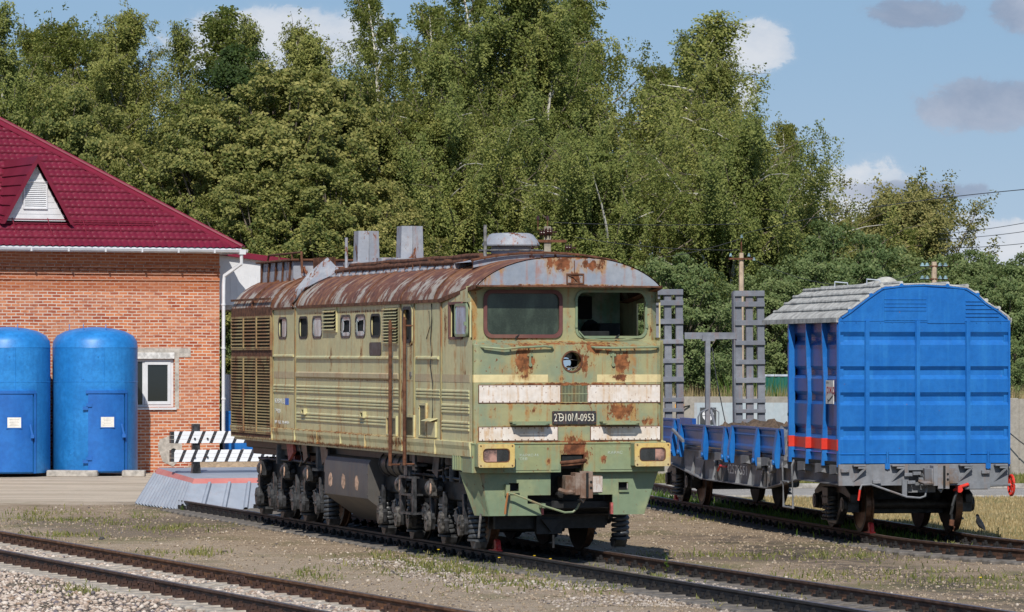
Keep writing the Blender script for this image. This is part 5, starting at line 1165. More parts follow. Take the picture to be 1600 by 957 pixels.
def ground_z(x, y):
    x = np.asarray(x, float); y = np.asarray(y, float)
    h = -.20 + .05 * (vnoise(x, y, 2.3, 1) - .5) + .03 * (vnoise(x, y, .7, 2) - .5) + .02 * (vnoise(x, y, .3, 5) - .5)
    for c0, dg, w0 in ((cA0, 21.3, 1.5), ((.866, 60.88), 17.26, 1.5)):
        d_ = np.abs(dist_line(x, y, c0, dg)); k_ = np.clip((w0 - d_) / .4, 0, 1); h = h * (1 - k_) + (-.205 + .03 * (vnoise(x, y, .3, 5) - .5)) * k_
    dc = np.abs(dist_line(x, y, (6.97, 67.06), 9.8)); k_ = np.clip((1.5 - dc) / .4, 0, 1) * (y > 66); h = h * (1 - k_) + (-.192 + .02 * (vnoise(x, y, .3, 5) - .5)) * k_
    far = np.clip((y - 86) / 3, 0, 1); h = h * (1 - far) + (-.185) * far
    h = np.where((y > 112) | (y < 43) | (np.abs(x) > 17.5), -.19, h)
    return h
GX, GY = np.meshgrid(gx, gy, indexing='ij'); GZ = ground_z(GX, GY)
vs = np.stack([GX, GY, GZ], -1).reshape(-1, 3); ny_ = len(gy)
ii, jj = np.meshgrid(np.arange(len(gx) - 1), np.arange(ny_ - 1), indexing='ij'); b0 = (ii * ny_ + jj).ravel()
fs = np.stack([b0, b0 + ny_, b0 + ny_ + 1, b0 + 1], -1)
def np_mesh(name, vs, fs, mats, parent=None, smooth=False, attr=None):
    me = bpy.data.meshes.new(name); me.vertices.add(len(vs)); me.vertices.foreach_set('co', np.ascontiguousarray(vs, np.float32).ravel())
    k_ = fs.shape[1]; me.loops.add(fs.size); me.loops.foreach_set('vertex_index', np.ascontiguousarray(fs, np.int32).ravel())
    me.polygons.add(len(fs)); me.polygons.foreach_set('loop_start', np.arange(0, fs.size, k_, dtype=np.int32)); 
    try: me.polygons.foreach_set('loop_total', np.full(len(fs), k_, np.int32))
    except Exception: pass
    me.update(calc_edges=True)
    if smooth: me.polygons.foreach_set('use_smooth', np.ones(len(fs), bool))
    if attr is not None:
        a = me.attributes.new('tint', 'FLOAT', 'POINT'); a.data.foreach_set('value', np.ascontiguousarray(attr, np.float32))
    for m in (mats if isinstance(mats, (list, tuple)) else [mats]): me.materials.append(m)
    o = bpy.data.objects.new(name, me); COL.objects.link(o)
    if parent: o.parent = parent
    return o
m_gr, t, b = mat("yard_ground"); co = t.coord('Object'); x, y, z = t.sep(co)
nb = t.noise(co, .35, 5, .6); nm = t.noise(co, 2.2, 6, .65); nf = t.noise(co, 14, 6, .7); ng = t.noise(co, 60, 3, .7)
dirt = t.mix(t.ramp(nm, .3, .7), (.25, .178, .115), (.39, .295, .20)); dirt = t.mix(t.ramp(nf, .45, .62, 0, .6), dirt, (.43, .35, .265)); dirt = t.mix(t.ramp(ng, .55, .7, 0, .6), dirt, (.14, .11, .085)); dirt = t.mix(t.ramp(ng, .30, .42, .4, 0), dirt, (.48, .42, .35)); dirt = t.mix(t.ramp(nb, .52, .66, 0, .5), dirt, (.17, .135, .10))
def dl(c0, dg):
    a = R(dg); return t.math('ADD', t.math('MULTIPLY', t.math('SUBTRACT', x, c0[0]), math.cos(a)), t.math('MULTIPLY', t.math('SUBTRACT', y, c0[1]), math.sin(a)))
dA = dl(cA0, 21.3); dB = dl((.866, 60.88), 17.26)
vor = t.n.new('ShaderNodeTexVoronoi'); vor.inputs['Scale'].default_value = 16; t.lk(co, vor.inputs['Vector'])
vs_ = t.sep(vor.outputs['Color'])
stone = t.mix(t.ramp(vs_[0], .1, .9, smooth=False), (.19, .15, .12), (.50, .42, .345)); stone = t.mix(t.ramp(vor.outputs['Distance'], .25, .6), stone, (.08, .065, .055))
# ballast bed at the front track's camera side, grey ballast in the loco track
wob = t.math('MULTIPLY', t.math('SUBTRACT', nm, .5), .8)
mA = t.math('MULTIPLY', t.ramp(t.math('ADD', dA, wob), -1.0, -.7, 1, 0), 1.0)
inA = t.ramp(t.math('ABSOLUTE', dA), .75, 1.0, .8, 0)
worn = t.math('MULTIPLY', t.ramp(t.math('ABSOLUTE', t.math('SUBTRACT', t.math('ADD', dA, wob), 3.1)), .6, 1.9, 1, 0), t.ramp(nf, .35, .6, .5, 1))
dirt = t.mix(t.math('MULTIPLY', worn, .65), dirt, (.43, .35, .265))
def gblob(px, py, rx, ry):
    Y_ = 3.25 * 6200 / (py - 554); X_ = (px - 800) / 6200 * Y_; a_ = t.math('DIVIDE', t.math('SUBTRACT', x, X_), rx); b_ = t.math('DIVIDE', t.math('SUBTRACT', y, Y_), ry)
    return t.math('SUBTRACT', 1.0, t.math('SQRT', t.math('ADD', t.math('MULTIPLY', a_, a_), t.math('MULTIPLY', b_, b_))), clamp=True)
damp = t.math('MAXIMUM', t.math('MAXIMUM', gblob(230, 822, 2.6, 7), gblob(110, 815, 1.6, 4)), t.math('MAXIMUM', gblob(1330, 862, 2.5, 3), gblob(1180, 870, 2.5, 2.5)))
damp = t.ramp(t.math('ADD', damp, t.math('MULTIPLY', t.math('SUBTRACT', nm, .5), .7)), .15, .45)
dirt = t.mix(t.math('MULTIPLY', damp, .6), dirt, (.125, .10, .075))
c = t.mix(t.math('MAXIMUM', mA, inA), dirt, stone)
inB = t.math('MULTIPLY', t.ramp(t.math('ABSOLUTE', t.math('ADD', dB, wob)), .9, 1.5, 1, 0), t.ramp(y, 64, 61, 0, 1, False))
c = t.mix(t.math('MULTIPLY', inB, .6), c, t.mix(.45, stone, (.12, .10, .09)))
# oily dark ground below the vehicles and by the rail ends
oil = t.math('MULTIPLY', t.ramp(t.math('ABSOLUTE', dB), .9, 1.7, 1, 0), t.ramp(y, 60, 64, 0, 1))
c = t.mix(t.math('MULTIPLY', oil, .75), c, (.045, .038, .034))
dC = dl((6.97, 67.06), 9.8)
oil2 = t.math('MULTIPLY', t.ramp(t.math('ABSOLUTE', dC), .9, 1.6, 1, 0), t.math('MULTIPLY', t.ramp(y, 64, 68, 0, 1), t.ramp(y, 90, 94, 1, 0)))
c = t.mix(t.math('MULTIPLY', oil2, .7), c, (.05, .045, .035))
# greenish-brown weed cover in patches
wd = t.ramp(t.math('ADD', nb, t.math('MULTIPLY', nf, .3)), .66, .80, 0, .6)
c = t.mix(t.math('MULTIPLY', wd, t.ramp(t.math('ABSOLUTE', dA), 1.0, 2.5, 0, 1)), c, (.19, .175, .075))
# black cinder streak between the two right-hand tracks
ci_ = t.math('MULTIPLY', t.ramp(t.math('ABSOLUTE', t.math('ADD', dC, 2.6)), .2, 1.6, 1, 0), t.ramp(nm, .42, .56)); ci_ = t.math('MULTIPLY', ci_, t.ramp(y, 74, 70, 0, 1))
c = t.mix(t.math('MULTIPLY', ci_, .65), c, (.045, .04, .038))
# dry grass right of the far track, tan yard on the left, path
dryc = t.mix(t.ramp(nf, .3, .7), (.26, .20, .085), (.40, .32, .16)); dryc = t.mix(t.ramp(nb, .45, .65, 0, .6), dryc, (.16, .18, .06))
dry = t.math('MULTIPLY', t.ramp(dC, 1.1, 1.8), t.ramp(y, 92, 90.5, 0, 1))
c = t.mix(dry, c, dryc)
grn = t.math('MULTIPLY', t.ramp(x, 1, 3), t.ramp(y, 96, 97)); c = t.mix(grn, c, t.mix(t.ramp(nf, .3, .7), (.13, .15, .045), (.26, .23, .09)))
ycol = t.mix(t.ramp(t.noise(t.scale(co, (.18, 1.1, 1)), 1, 5, .6), .35, .65), (.46, .375, .28), (.63, .53, .41)); ycol = t.mix(t.ramp(nf, .55, .72, 0, .45), ycol, (.30, .24, .18)); ycol = t.mix(t.ramp(nm, .56, .66, 0, .4), ycol, (.34, .28, .21))
yard = t.math('MULTIPLY', t.ramp(t.math('ADD', y, t.math('MULTIPLY', wob, 6)), 84.5, 88.5), t.ramp(x, -1, -3, 0, 1))
c = t.mix(yard, c, ycol)
path = t.math('MULTIPLY', t.math('MULTIPLY', t.ramp(x, 1, 2), t.ramp(y, 90.2, 90.5)), t.ramp(y, 96.2, 96.0, 0, 1))
c = t.mix(path, c, t.mix(t.ramp(t.noise(t.scale(co, (.5, 3, 1)), 1, 5, .6), .3, .7), (.30, .28, .25), (.40, .375, .34)))
t.lk(c, b.inputs['Base Color']); b.inputs['Roughness'].default_value = .95; b.inputs['Specular IOR Level'].default_value = .1
t.lk(t.bump(t.math('ADD', nf, t.math('MULTIPLY', ng, .4)), .8, .05), b.inputs['Normal'])
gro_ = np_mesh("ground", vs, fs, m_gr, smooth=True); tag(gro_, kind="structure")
g = MB(); g.bb(1.5, 60, 96.1, 96.3, -.19, -.07); g.bb(1.5, 60, 89.95, 90.15, -.19, -.13); o = g.build("kerb", simple("concrete_kerb", (.30, .28, .25), .9), bevel=.01); tag(o, kind="structure")
# loose stones (uncountable): near ballast, dirt pebbles
ico = None
def ico_mesh():
    bm = bmesh.new(); bmesh.ops.create_icosphere(bm, subdivisions=1, radius=1); v_ = np.array([p.co[:] for p in bm.verts]); f_ = np.array([[q.index for q in p.verts] for p in bm.faces]); bm.free(); return v_, f_
iv, if_ = ico_mesh()
def scatter_stones(name, X, Y, S, mt, seed, zadd=.0, parent=None):
    rs = np.random.RandomState(seed); n = len(X); Z = ground_z(X, Y) + zadd
    sc = S[:, None] * (0.6 + .8 * rs.rand(n, 3)) * np.array([1, 1, .7])
    v_ = iv[None] * (1 + .35 * (rs.rand(n, len(iv), 1) - .5)) * sc[:, None, :]
    a = rs.rand(n) * 6.28; ca, sa = np.cos(a)[:, None], np.sin(a)[:, None]
    xx = v_[..., 0] * ca - v_[..., 1] * sa; yy = v_[..., 0] * sa + v_[..., 1] * ca
    vv = np.stack([xx + X[:, None], yy + Y[:, None], v_[..., 2] + (Z + S * .25)[:, None]], -1).reshape(-1, 3)
    ff = (if_[None] + (np.arange(n) * len(iv))[:, None, None]).reshape(-1, 3)
    at = np.repeat(rs.rand(n), len(iv))
    o = np_mesh(name, vv, ff, mt, parent, attr=at); return o
def stonem(name, stops):
    m, t, b = mat(name); a = t.n.new('ShaderNodeAttribute'); a.attribute_name = 'tint'
    r_ = t.n.new('ShaderNodeValToRGB'); t.lk(a.outputs['Fac'], r_.inputs[0]); r_.color_ramp.interpolation = 'CONSTANT'
    els = r_.color_ramp.elements
    for i, (p, c) in enumerate(stops):
        e_ = els[i] if i < 2 else els.new(p); e_.position = p; e_.color = (*c, 1)
    t.lk(r_.outputs[0], b.inputs['Base Color']); b.inputs['Roughness'].default_value = .95; b.inputs['Specular IOR Level'].default_value = .15
    return m
m_ball = stonem("pale_ballast", [(0, (.50, .41, .335)), (.32, (.39, .30, .235)), (.58, (.60, .52, .44)), (.74, (.25, .19, .15)), (.88, (.15, .13, .14)), (.96, (.30, .21, .15))])
m_peb = stonem("yard_pebbles", [(0, (.30, .235, .165)), (.40, (.35, .28, .205)), (.65, (.22, .17, .125)), (.90, (.48, .41, .33)), (.95, (.10, .085, .08))])
m_gball = stonem("grey_ballast", [(0, (.32, .27, .225)), (.35, (.38, .325, .27)), (.6, (.24, .195, .16)), (.85, (.50, .44, .38)), (.93, (.09, .08, .08))])
rs = np.random.RandomState(11)
def along(c0, dg, s, d_): a = R(dg); return c0[0] - math.sin(a) * s + math.cos(a) * d_, c0[1] + math.cos(a) * s + math.sin(a) * d_
n = 15000; s = rs.uniform(-8, 12, n); d_ = -1.0 - np.abs(rs.rand(n)) ** .8 * 4.2; X1, Y1 = along(cA0, 21.3, s, d_)
n = 8000; s = rs.uniform(-8, 16, n); d_ = rs.uniform(-.66, .66, n); X2, Y2 = along(cA0, 21.3, s, d_)
keep = vnoise(X2, Y2, .9, 9) > .30; X2, Y2 = X2[keep], Y2[keep]
X = np.concatenate([X1, X2]); Y = np.concatenate([Y1, Y2]); k_ = (Y > 45.5); X, Y = X[k_], Y[k_]
o = scatter_stones("ballast", X, Y, (.011 + .032 * rs.rand(len(X)) ** 1.8), m_ball, 1); tag(o, "pale pink and white crushed stone beside the lower left track", "ballast", kind="stuff")
n = 9000; s = rs.uniform(-18, -1.5, n); d_ = rs.uniform(-.68, .68, n); X1, Y1 = along((.866, 60.88), 17.26, s, d_)
n = 9000; s = rs.uniform(-18, 3, n); d_ = -.95 - rs.rand(n) ** 1.5 * 2.2; X2, Y2 = along((.866, 60.88), 17.26, s, d_)
X = np.concatenate([X1, X2]); Y = np.concatenate([Y1, Y2]); k_ = vnoise(X, Y, 1.1, 8) > .38; X, Y = X[k_], Y[k_]
o = scatter_stones("ballast", X, Y, rs.uniform(.012, .03, len(X)), m_gball, 2); tag(o, "grey brown crushed stone around the locomotive track in front of it", "ballast", kind="stuff")
n = 42000; Y = 47 + rs.rand(n) ** 1.3 * 38; X = rs.uniform(-.14, .145, n) * Y
da = dist_line(X, Y, cA0, 21.3); db = dist_line(X, Y, (.866, 60.88), 17.26); dc = dist_line(X, Y, (6.97, 67.06), 9.8)
k_ = (da > 1.0) & (np.abs(db) > .95) & ((dc < 1.0)) & (vnoise(X, Y, 1.6, 3) + .3 * rs.rand(n) > .42)
X, Y = X[k_], Y[k_]; o = scatter_stones("gravel", X, Y, .007 + .022 * rs.rand(len(X)) ** 2.5, m_peb, 3); tag(o, "loose pebbles strewn over the brown dirt yard", "gravel", kind="stuff")
# grass and weeds (uncountable): blades in patches
def leafm(name, lo, hi, tr=.35, rough=.6):
    m, t, b = mat(name); a = t.n.new('ShaderNodeAttribute'); a.attribute_name = 'tint'
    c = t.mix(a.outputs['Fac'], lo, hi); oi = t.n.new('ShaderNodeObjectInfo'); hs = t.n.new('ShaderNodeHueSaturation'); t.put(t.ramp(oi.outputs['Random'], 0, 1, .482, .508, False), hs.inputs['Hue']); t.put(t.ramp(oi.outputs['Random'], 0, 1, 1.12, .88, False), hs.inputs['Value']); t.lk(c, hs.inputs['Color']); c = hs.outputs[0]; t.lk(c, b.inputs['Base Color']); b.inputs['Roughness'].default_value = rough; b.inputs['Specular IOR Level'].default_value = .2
    tl = t.n.new('ShaderNodeBsdfTranslucent'); t.lk(t.mix(.5, c, (.30, .36, .05)), tl.inputs[0]); mx = t.n.new('ShaderNodeMixShader'); mx.inputs[0].default_value = tr
    t.lk(b.outputs[0], mx.inputs[1]); t.lk(tl.outputs[0], mx.inputs[2]); t.lk(mx.outputs[0], t.n['Material Output'].inputs[0]); return m
m_grass = leafm("yard_grass_blades", (.11, .15, .035), (.33, .29, .11)); m_dry = leafm("dry_grass_blades", (.30, .23, .10), (.46, .38, .20), .25); m_weed = leafm("weed_leaves", (.05, .11, .02), (.16, .24, .04))
def blades(name, X, Y, H, mt, seed, w_=.012, z0=None, spread=.5):
    rs = np.random.RandomState(seed); n = len(X); Z = ground_z(X, Y) if z0 is None else np.full(n, z0)
    a = rs.rand(n) * 6.28; lean = rs.uniform(0, spread, n) * H; la = rs.rand(n) * 6.28
    dx, dy = np.cos(a) * w_, np.sin(a) * w_
    tx, ty = X + np.cos(la) * lean, Y + np.sin(la) * lean
    mx_, my_ = X + np.cos(la) * lean * .35, Y + np.sin(la) * lean * .35
    vv = np.stack([np.stack([X - dx, Y - dy, Z - .01], -1), np.stack([X + dx, Y + dy, Z - .01], -1), np.stack([mx_ + dx * .9, my_ + dy * .9, Z + H * .55], -1), np.stack([tx, ty, Z + H], -1), np.stack([mx_ - dx * .9, my_ - dy * .9, Z + H * .55], -1)], 1).reshape(-1, 3)
    base = np.arange(n)[:, None] * 5; ff = np.concatenate([base + np.array([[0, 1, 2, 4]]), base + np.array([[4, 2, 3, 3]])], 0)
    f4 = base + np.array([[0, 1, 2, 4]]); f3 = base + np.array([[4, 2, 3]])
    me = np_mesh(name, vv, np.concatenate([np.concatenate([base + np.array([[0, 1, 2]]), base + np.array([[0, 2, 4]])], 0), f3], 0), mt, attr=np.repeat(rs.rand(n), 5)); return me
def patches(cs, n, rs, sx=.5, sy=.5):
    X = []; Y = []
    for cx, cy, rx, ry, k_ in cs:
        m_ = int(n * k_); X.append(cx + rs.randn(m_) * rx * sx); Y.append(cy + rs.randn(m_) * ry * sy)
    return np.concatenate(X), np.concatenate(Y)
def gp(px, py): Y = 3.25 * 6200 / (py - 554); return (px - 800) / 6200 * Y, Y
PT = [(700, 878, 1.1, .9, 1.3), (640, 876, .9, .6, .8), (770, 888, 1.6, .7, 1.2), (850, 890, 1.2, .5, .8), (890, 918, 1.6, .35, .7), (760, 912, .5, .3, .3), (970, 905, .8, .8, .5), (1010, 900, .5, .6, .5), (60, 806, 1.5, .9, .6), (100, 812, 1.4, .5, .5), (270, 826, .8, .4, .5), (205, 808, .5, .5, .3), (180, 820, .4, .3, .2), (310, 865, .5, .4, .3), (100, 836, 1.0, .3, .4),
      (235, 866, .3, .3, .2), (490, 896, .5, .5, .3), (1230, 800, .8, .5, .4), (1120, 810, .8, .5, .3), (1180, 868, 1.8, .4, .6), (1400, 852, 1.0, .6, .5), (1440, 855, .8, .3, .4), (1500, 905, 1.4, .4, .5), (1560, 915, .8, .4, .3), (1350, 870, 1.5, .4, .4), (1280, 900, 1.2, .5, .4), (1440, 895, .8, .4, .2), (1170, 935, .7, .3, .3), (1080, 930, .5, .2, .2), (1140, 940, .5, .3, .2), (455, 822, .5, .4, .2), (120, 925, .5, .25, .25), (1090, 895, .6, .4, .3)]
cs = [(*gp(a, b_), c, d_, e_) for a, b_, c, d_, e_ in PT]
X, Y = patches(cs, 1300, rs, .5, 2.0); k_ = (vnoise(X, Y, .35, 31) > .45) & (ground_z(X, Y) < -.1); X, Y = X[k_], Y[k_]; o = blades("grass", X, Y, .012 + .10 * rs.rand(len(X)) ** 2.2, m_grass, 5, .010, spread=1.1); tag(o, "short green grass growing in patches on the dirt yard", "grass", kind="stuff")
n = 30000; Y = rs.uniform(60, 90, n); X = rs.uniform(5.5, 14, n); dc = dist_line(X, Y, (6.97, 67.06), 9.8); k_ = (dc > 1.2) & (X / Y < .14); X, Y = X[k_], Y[k_]
o = blades("dry_grass", X, Y, rs.uniform(.03, .08, len(X)), m_dry, 6, .010); tag(o, "straw coloured dry grass right of the wagon", "dry grass", kind="stuff")
n = 16000; Y = rs.uniform(96.5, 105.5, n); X = rs.uniform(2.5, 15, n); o = blades("grass", X, Y, rs.uniform(.04, .14, n), m_grass, 7, .014); tag(o, "green grass strip at the foot of the concrete wall", "grass", kind="stuff")
n = 2600; s = rs.uniform(1, 24, n); d_ = rs.normal(0, .45, n); X, Y = along((6.97, 67.06), 9.8, s, d_); o = blades("grass", X, Y, rs.uniform(.05, .2, n), m_weed, 8, .014); tag(o, "dark green weeds growing between the rails under the wagon", "weeds", kind="stuff")
# individual leafy weeds
def weed(px, py, h, lab, z0=None, n=26, seed=0, Yd=None):
    x_, y_ = gp(px, py) if Yd is None else ((px - 800) / 6200 * Yd, Yd)
    t_ = thing("weed", lab, "weed", (x_, y_, -.2)); r_ = random.Random(seed + int(px)); g = MB()
    vs_, fs_, at = [], [], []
    for i in range(n):
        z = h * (i / n) ** .8; a = r_.uniform(0, 6.28); l_ = r_.uniform(.05, .11) * (1.2 - i / n * .7); w__ = l_ * .28
        d1 = Vector((math.cos(a), math.sin(a), r_.uniform(.1, .9))).normalized(); s1 = Vector((-math.sin(a), math.cos(a), 0))
        p0 = Vector((r_.uniform(-.02, .02), r_.uniform(-.02, .02), z)); k = len(vs_)
        vs_ += [p0, p0 + d1 * l_ * .5 + s1 * w__, p0 + d1 * l_, p0 + d1 * l_ * .5 - s1 * w__]; fs_.append([k, k + 1, k + 2, k + 3]); at += [r_.random()] * 4
    np_mesh("leaves", np.array([p[:] for p in vs_]), np.array(fs_), m_weed, t_, attr=np.array(at))
    g.cyl((0, 0, -.02), (0, 0, h), .006, 5); g.build("stem", m_weed, t_)
for a in ((1077, 925, .16, "bright green leafy weed against the near rail, below the locomotive's track", 0, 60), (1162, 940, .14, "small leafy weed on the stones near the bottom edge, right of the bright one", 0, 30), (1482, 840, .34, "tall green weed between the rails beside the wagon's front wheel"),
          (318, 750 + 0, .10, "tiny weed at the foot of the grey mound's left corner"), (1560, 846, .26, "thin weed between the rails at the right edge"), (1042, 898, .3, "yellowish thin weed between the rails ahead of the locomotive"), (702, 866, .26, "tuft of tall green weed beside the rail below the locomotive's front bogie", 0, 60), (1232, 800, .14, "low green weed beside the wagon's near rail, left of its front bogie")):
    if a[0] == 318: weed(285, 799, .12, a[3]); continue
    weed(a[0], a[1], a[2], a[3], n=a[5] if len(a) > 5 else 26)
# yellow flowers
g = MB(); r_ = random.Random(3)
for px, py in ((838, 884), (812, 880), (835, 880), (970, 908), (780, 883), (685, 870), (1532, 915), (860, 885)):
    x_, y_ = gp(px, py); g.cyl((x_, y_, -.2), (x_, y_, -.08), .004, 4, 1); g.cyl((x_, y_, -.08), (x_, y_, -.07), .022, 8, 0)
o = g.build("flowers", [simple("yellow_petals", (.75, .50, .02), .6), m_weed]); tag(o, "scattered small yellow flowers in the grass by the locomotive track", "flowers", kind="stuff")
# stones one can pick out
for px, py, r, lab, col in ((159, 844, .06, "dark fist-sized stone on the dirt left of the front track", (.05, .05, .05)), (447, 812, .10, "pale upright stone leaning on the rail beside the rear bogie", (.38, .34, .28)), (440, 815, .09, "orange brick fragment by the rail at the rear bogie", (.55, .26, .10)), (1017, 898, .08, "black lump of slag between the rails ahead of the locomotive", (.02, .02, .02))):
    x_, y_ = gp(px, py); bm = bmesh.new(); bmesh.ops.create_icosphere(bm, subdivisions=2, radius=r); rr_ = random.Random(int(px))
    for v_ in bm.verts: v_.co *= rr_.uniform(.8, 1.15); v_.co.z *= (1.3 if 'upright' in lab else .6)
    me = bpy.data.meshes.new("stone"); bm.to_mesh(me); bm.free(); me.materials.append(simple("stone_" + str(px), col, .9)); o = bpy.data.objects.new("stone", me); COL.objects.link(o); o.location = (x_, y_, -.17); tag(o, lab, "stone")
# ================================================================== BRICK HOUSE
HR = R(25); H = thing("brick_house", "red brick building with a crimson metal tile hip roof and a white dormer", "house", (-8.08, 109.6, -.19), HR)
# local x to the left is negative; y to the back
m_brick, t, b = mat("brickwork"); co = t.coord('Object'); x, y, z = t.sep(co)
bt = t.n.new('ShaderNodeTexBrick'); 
wv = t.comb(t.math('ADD', x, t.math('ADD', y, t.math('MULTIPLY', t.math('SUBTRACT', t.noise(co, 3, 3, .5), .5), .03))), t.math('ADD', z, t.math('MULTIPLY', t.math('SUBTRACT', t.noise(co, 1.5, 3, .5), .5), .035)), 0.0)
t.lk(wv, bt.inputs['Vector']); bt.inputs['Scale'].default_value = 1; bt.inputs['Brick Width'].default_value = .255; bt.inputs['Row Height'].default_value = .084; bt.inputs['Mortar Size'].default_value = .0135; bt.inputs['Mortar Smooth'].default_value = .3; bt.inputs['Bias'].default_value = 0
bt.inputs['Color1'].default_value = (.32, .062, .026, 1); bt.inputs['Color2'].default_value = (.60, .205, .085, 1); bt.inputs['Mortar'].default_value = (.60, .50, .41, 1)
nb_ = t.noise(co, .8, 5, .6); nf_ = t.noise(co, 9, 5, .7)
c = t.mix(t.ramp(nb_, .4, .65, 0, .45), bt.outputs['Color'], (.52, .27, .17)); c = t.mix(t.ramp(t.noise(t.scale(co, (4, 4, 12)), 1, 3, .5), .56, .62, 0, .4), c, (.24, .05, .022)); c = t.mix(t.ramp(nf_, .62, .72, 0, .55), c, (.17, .06, .035)); c = t.mix(t.ramp(nf_, .30, .40, .45, 0), c, (.52, .40, .31))
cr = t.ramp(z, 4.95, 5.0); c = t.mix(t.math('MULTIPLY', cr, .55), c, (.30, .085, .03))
t.lk(c, b.inputs['Base Color']); b.inputs['Roughness'].default_value = .93; b.inputs['Specular IOR Level'].default_value = .1; t.lk(t.bump(bt.outputs['Fac'], -.5, .02), b.inputs['Normal'])
m_plaster = simple("patchy_cement", (.42, .38, .33), .95, 0, .25, 6, .4)
m_wht = simple("white_plastic", (.64, .64, .65), .45, 0, .06, 3, 0)
m_tile = paint("crimson_tile_metal", (.150, .010, .026), (.175, .013, .032), rust=0, streak=0, rough=.42, dirt=.15, bumpy=.05)
m_trimc = simple("crimson_trim", (.175, .014, .032), .45, 0, .1, 4, 0)
HB = 6.05
w_ = MB()
wall_grid(w_, [-24, -12, 0], [-.1, 2.0, 4.9, HB], [(-3.0, -1.32, 1.80, 3.12)], lambda u_, z_: (u_, 0, z_))
for q in (((-3.0, 1.80), (-1.32, 1.80)), ((-1.32, 1.80), (-1.32, 3.12)), ((-1.32, 3.12), (-3.0, 3.12)), ((-3.0, 3.12), (-3.0, 1.80))):
    (a, c_), (b_, d_) = q; w_.add([(a, 0, c_), (b_, 0, d_), (b_, .25, d_), (a, .25, c_)], [(0, 1, 2, 3)])
w_.add([(0, 0, -.1), (0, 10, -.1), (0, 10, HB), (0, 0, HB)], [(0, 1, 2, 3)]); w_.add([(-24, 10, -.1), (0, 10, -.1), (0, 10, HB), (-24, 10, HB)], [(0, 1, 2, 3)]); w_.add([(-24, 0, -.1), (-24, 10, -.1), (-24, 10, HB), (-24, 0, HB)], [(0, 1, 2, 3)])
# dentil courses under the eave
for k_, zz in enumerate((5.62, 5.44, 5.27)):
    w_.bb(-24, .0, -.03 - .012 * (2 - k_), -.002, zz, zz + .075)
for i in range(90): w_.bb(-.05 - i * .26 - .13, -.05 - i * .26, -.055, -.003, 5.53, 5.60)
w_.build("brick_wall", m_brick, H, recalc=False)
# window
f = MB(); f.ring(rect_like(-3.0, -1.32, 1.80, 3.12, 0), rect_like(-2.93, -1.40, 1.87, 3.05, 0), .08, .14, 'y'); f.bb(-2.22, -2.12, .08, .14, 1.87, 3.05)
f.ring(rect_like(-2.16, -1.40, 1.87, 3.05, 0), rect_like(-2.07, -1.49, 1.96, 2.96, 0), .06, .12, 'y')
wo = f.build("window", m_wht, H, bevel=.006)
g = MB(); g.bb(-3.05, -1.28, -.06, .10, 1.73, 1.79); g.build("sill", m_wht, wo)
m_wglass, t, b = mat("dark_window_glass"); b.inputs['Base Color'].default_value = (.02, .023, .022, 1); b.inputs['Roughness'].default_value = .06; b.inputs['Specular IOR Level'].default_value = .6
g = MB(); g.bb(-2.95, -1.38, .10, .11, 1.85, 3.06); g.build("pane", m_wglass, wo)
g = MB(); g.bb(-1.31, -1.19, -.012, -.001, 1.75, 3.2, 0); g.bb(-3.1, -.85, -.014, -.001, 3.17, 3.42, 0); g.bb(-3.0, -1.33, -.03, -.0145, 3.13, 3.30, 1)
g.prism([(-.85 + (.42 + .06 * math.sin(a * 3)) * math.cos(a) * .8 - .6, .62 + (.42 + .05 * math.cos(a * 5)) * math.sin(a)) for a in np.linspace(0, 6.0, 18)], -.012, -.001, 'y', 0)
g.build("cement_patch", [m_plaster, simple("white_mortar", (.6, .58, .55), .9)], H)
g = MB(); g.cyl((-1.35, -.013, .58), (-1.35, -.016, .58), .09, 14); g.build("pipe_hole", m_dark, H)
# roof : metal tiles as real wavy sheet
pitch = math.atan2(3.87, 5.21 + .5); EV = 5.98 + .19; ov = .5; rise = 3.80; run = 5.21 + .3
nx_ = 820; rowsn = 17; stepr = run / rowsn
xs = np.linspace(-24, ov + .02, nx_); V = []; F = []
prof_v = []
for k_ in range(rowsn):
    prof_v += [(k_ * stepr - .022, .0), (k_ * stepr + stepr * .5, -.004), (k_ * stepr + stepr + .02, -.012)]
pv = np.array([(a, b_ + (.030 if i % 3 == 0 else (.016 if i % 3 == 1 else 0.0))) for i, (a, b_) in enumerate(prof_v)])
wave = .034 * (np.abs(np.sin(xs / .185 * math.pi)) ** .8 - .5)
NY = len(pv)
P3 = np.zeros((nx_, NY, 3)); P3[..., 0] = xs[:, None]; P3[..., 1] = -ov + pv[None, :, 0]; P3[..., 2] = EV + pv[None, :, 0] * (rise / run) + (wave[:, None] + pv[None, :, 1]) * 1.0
ii, jj = np.meshgrid(np.arange(nx_ - 1), np.arange(NY - 1), indexing='ij'); b0 = (ii * NY + jj).ravel(); ff = np.stack([b0, b0 + NY, b0 + NY + 1, b0 + 1], -1)
cx_ = P3.reshape(-1, 3)[ff].mean(1); keep = (cx_[:, 0] < ov - (cx_[:, 1] + ov) + .03); ff = ff[keep]
rt = np_mesh("roof", P3.reshape(-1, 3), ff, m_tile, H, smooth=False)
g = MB(); 
apx = (ov - run, -ov + run, EV + rise)
g.add([(ov, -ov, EV - .02), (ov, -ov + 2 * run, EV - .02), apx], [(0, 1, 2)]); g.add([(ov, -ov + 2 * run, EV - .02), (-24, -ov + 2 * run, EV - .02), (-24, apx[1], apx[2]), apx], [(0, 1, 2, 3)])
g.build("roof_back_slopes", m_tile, rt, recalc=False)
g = MB(); A = Vector((ov + .04, -ov - .02, EV + .0)); Bv = Vector((apx[0], apx[1] - .03, apx[2] + .05)); dv = (Bv - A)
n0 = Vector((0, -math.sin(pitch), math.cos(pitch))); side_ = Vector((-.16, -.0, 0))
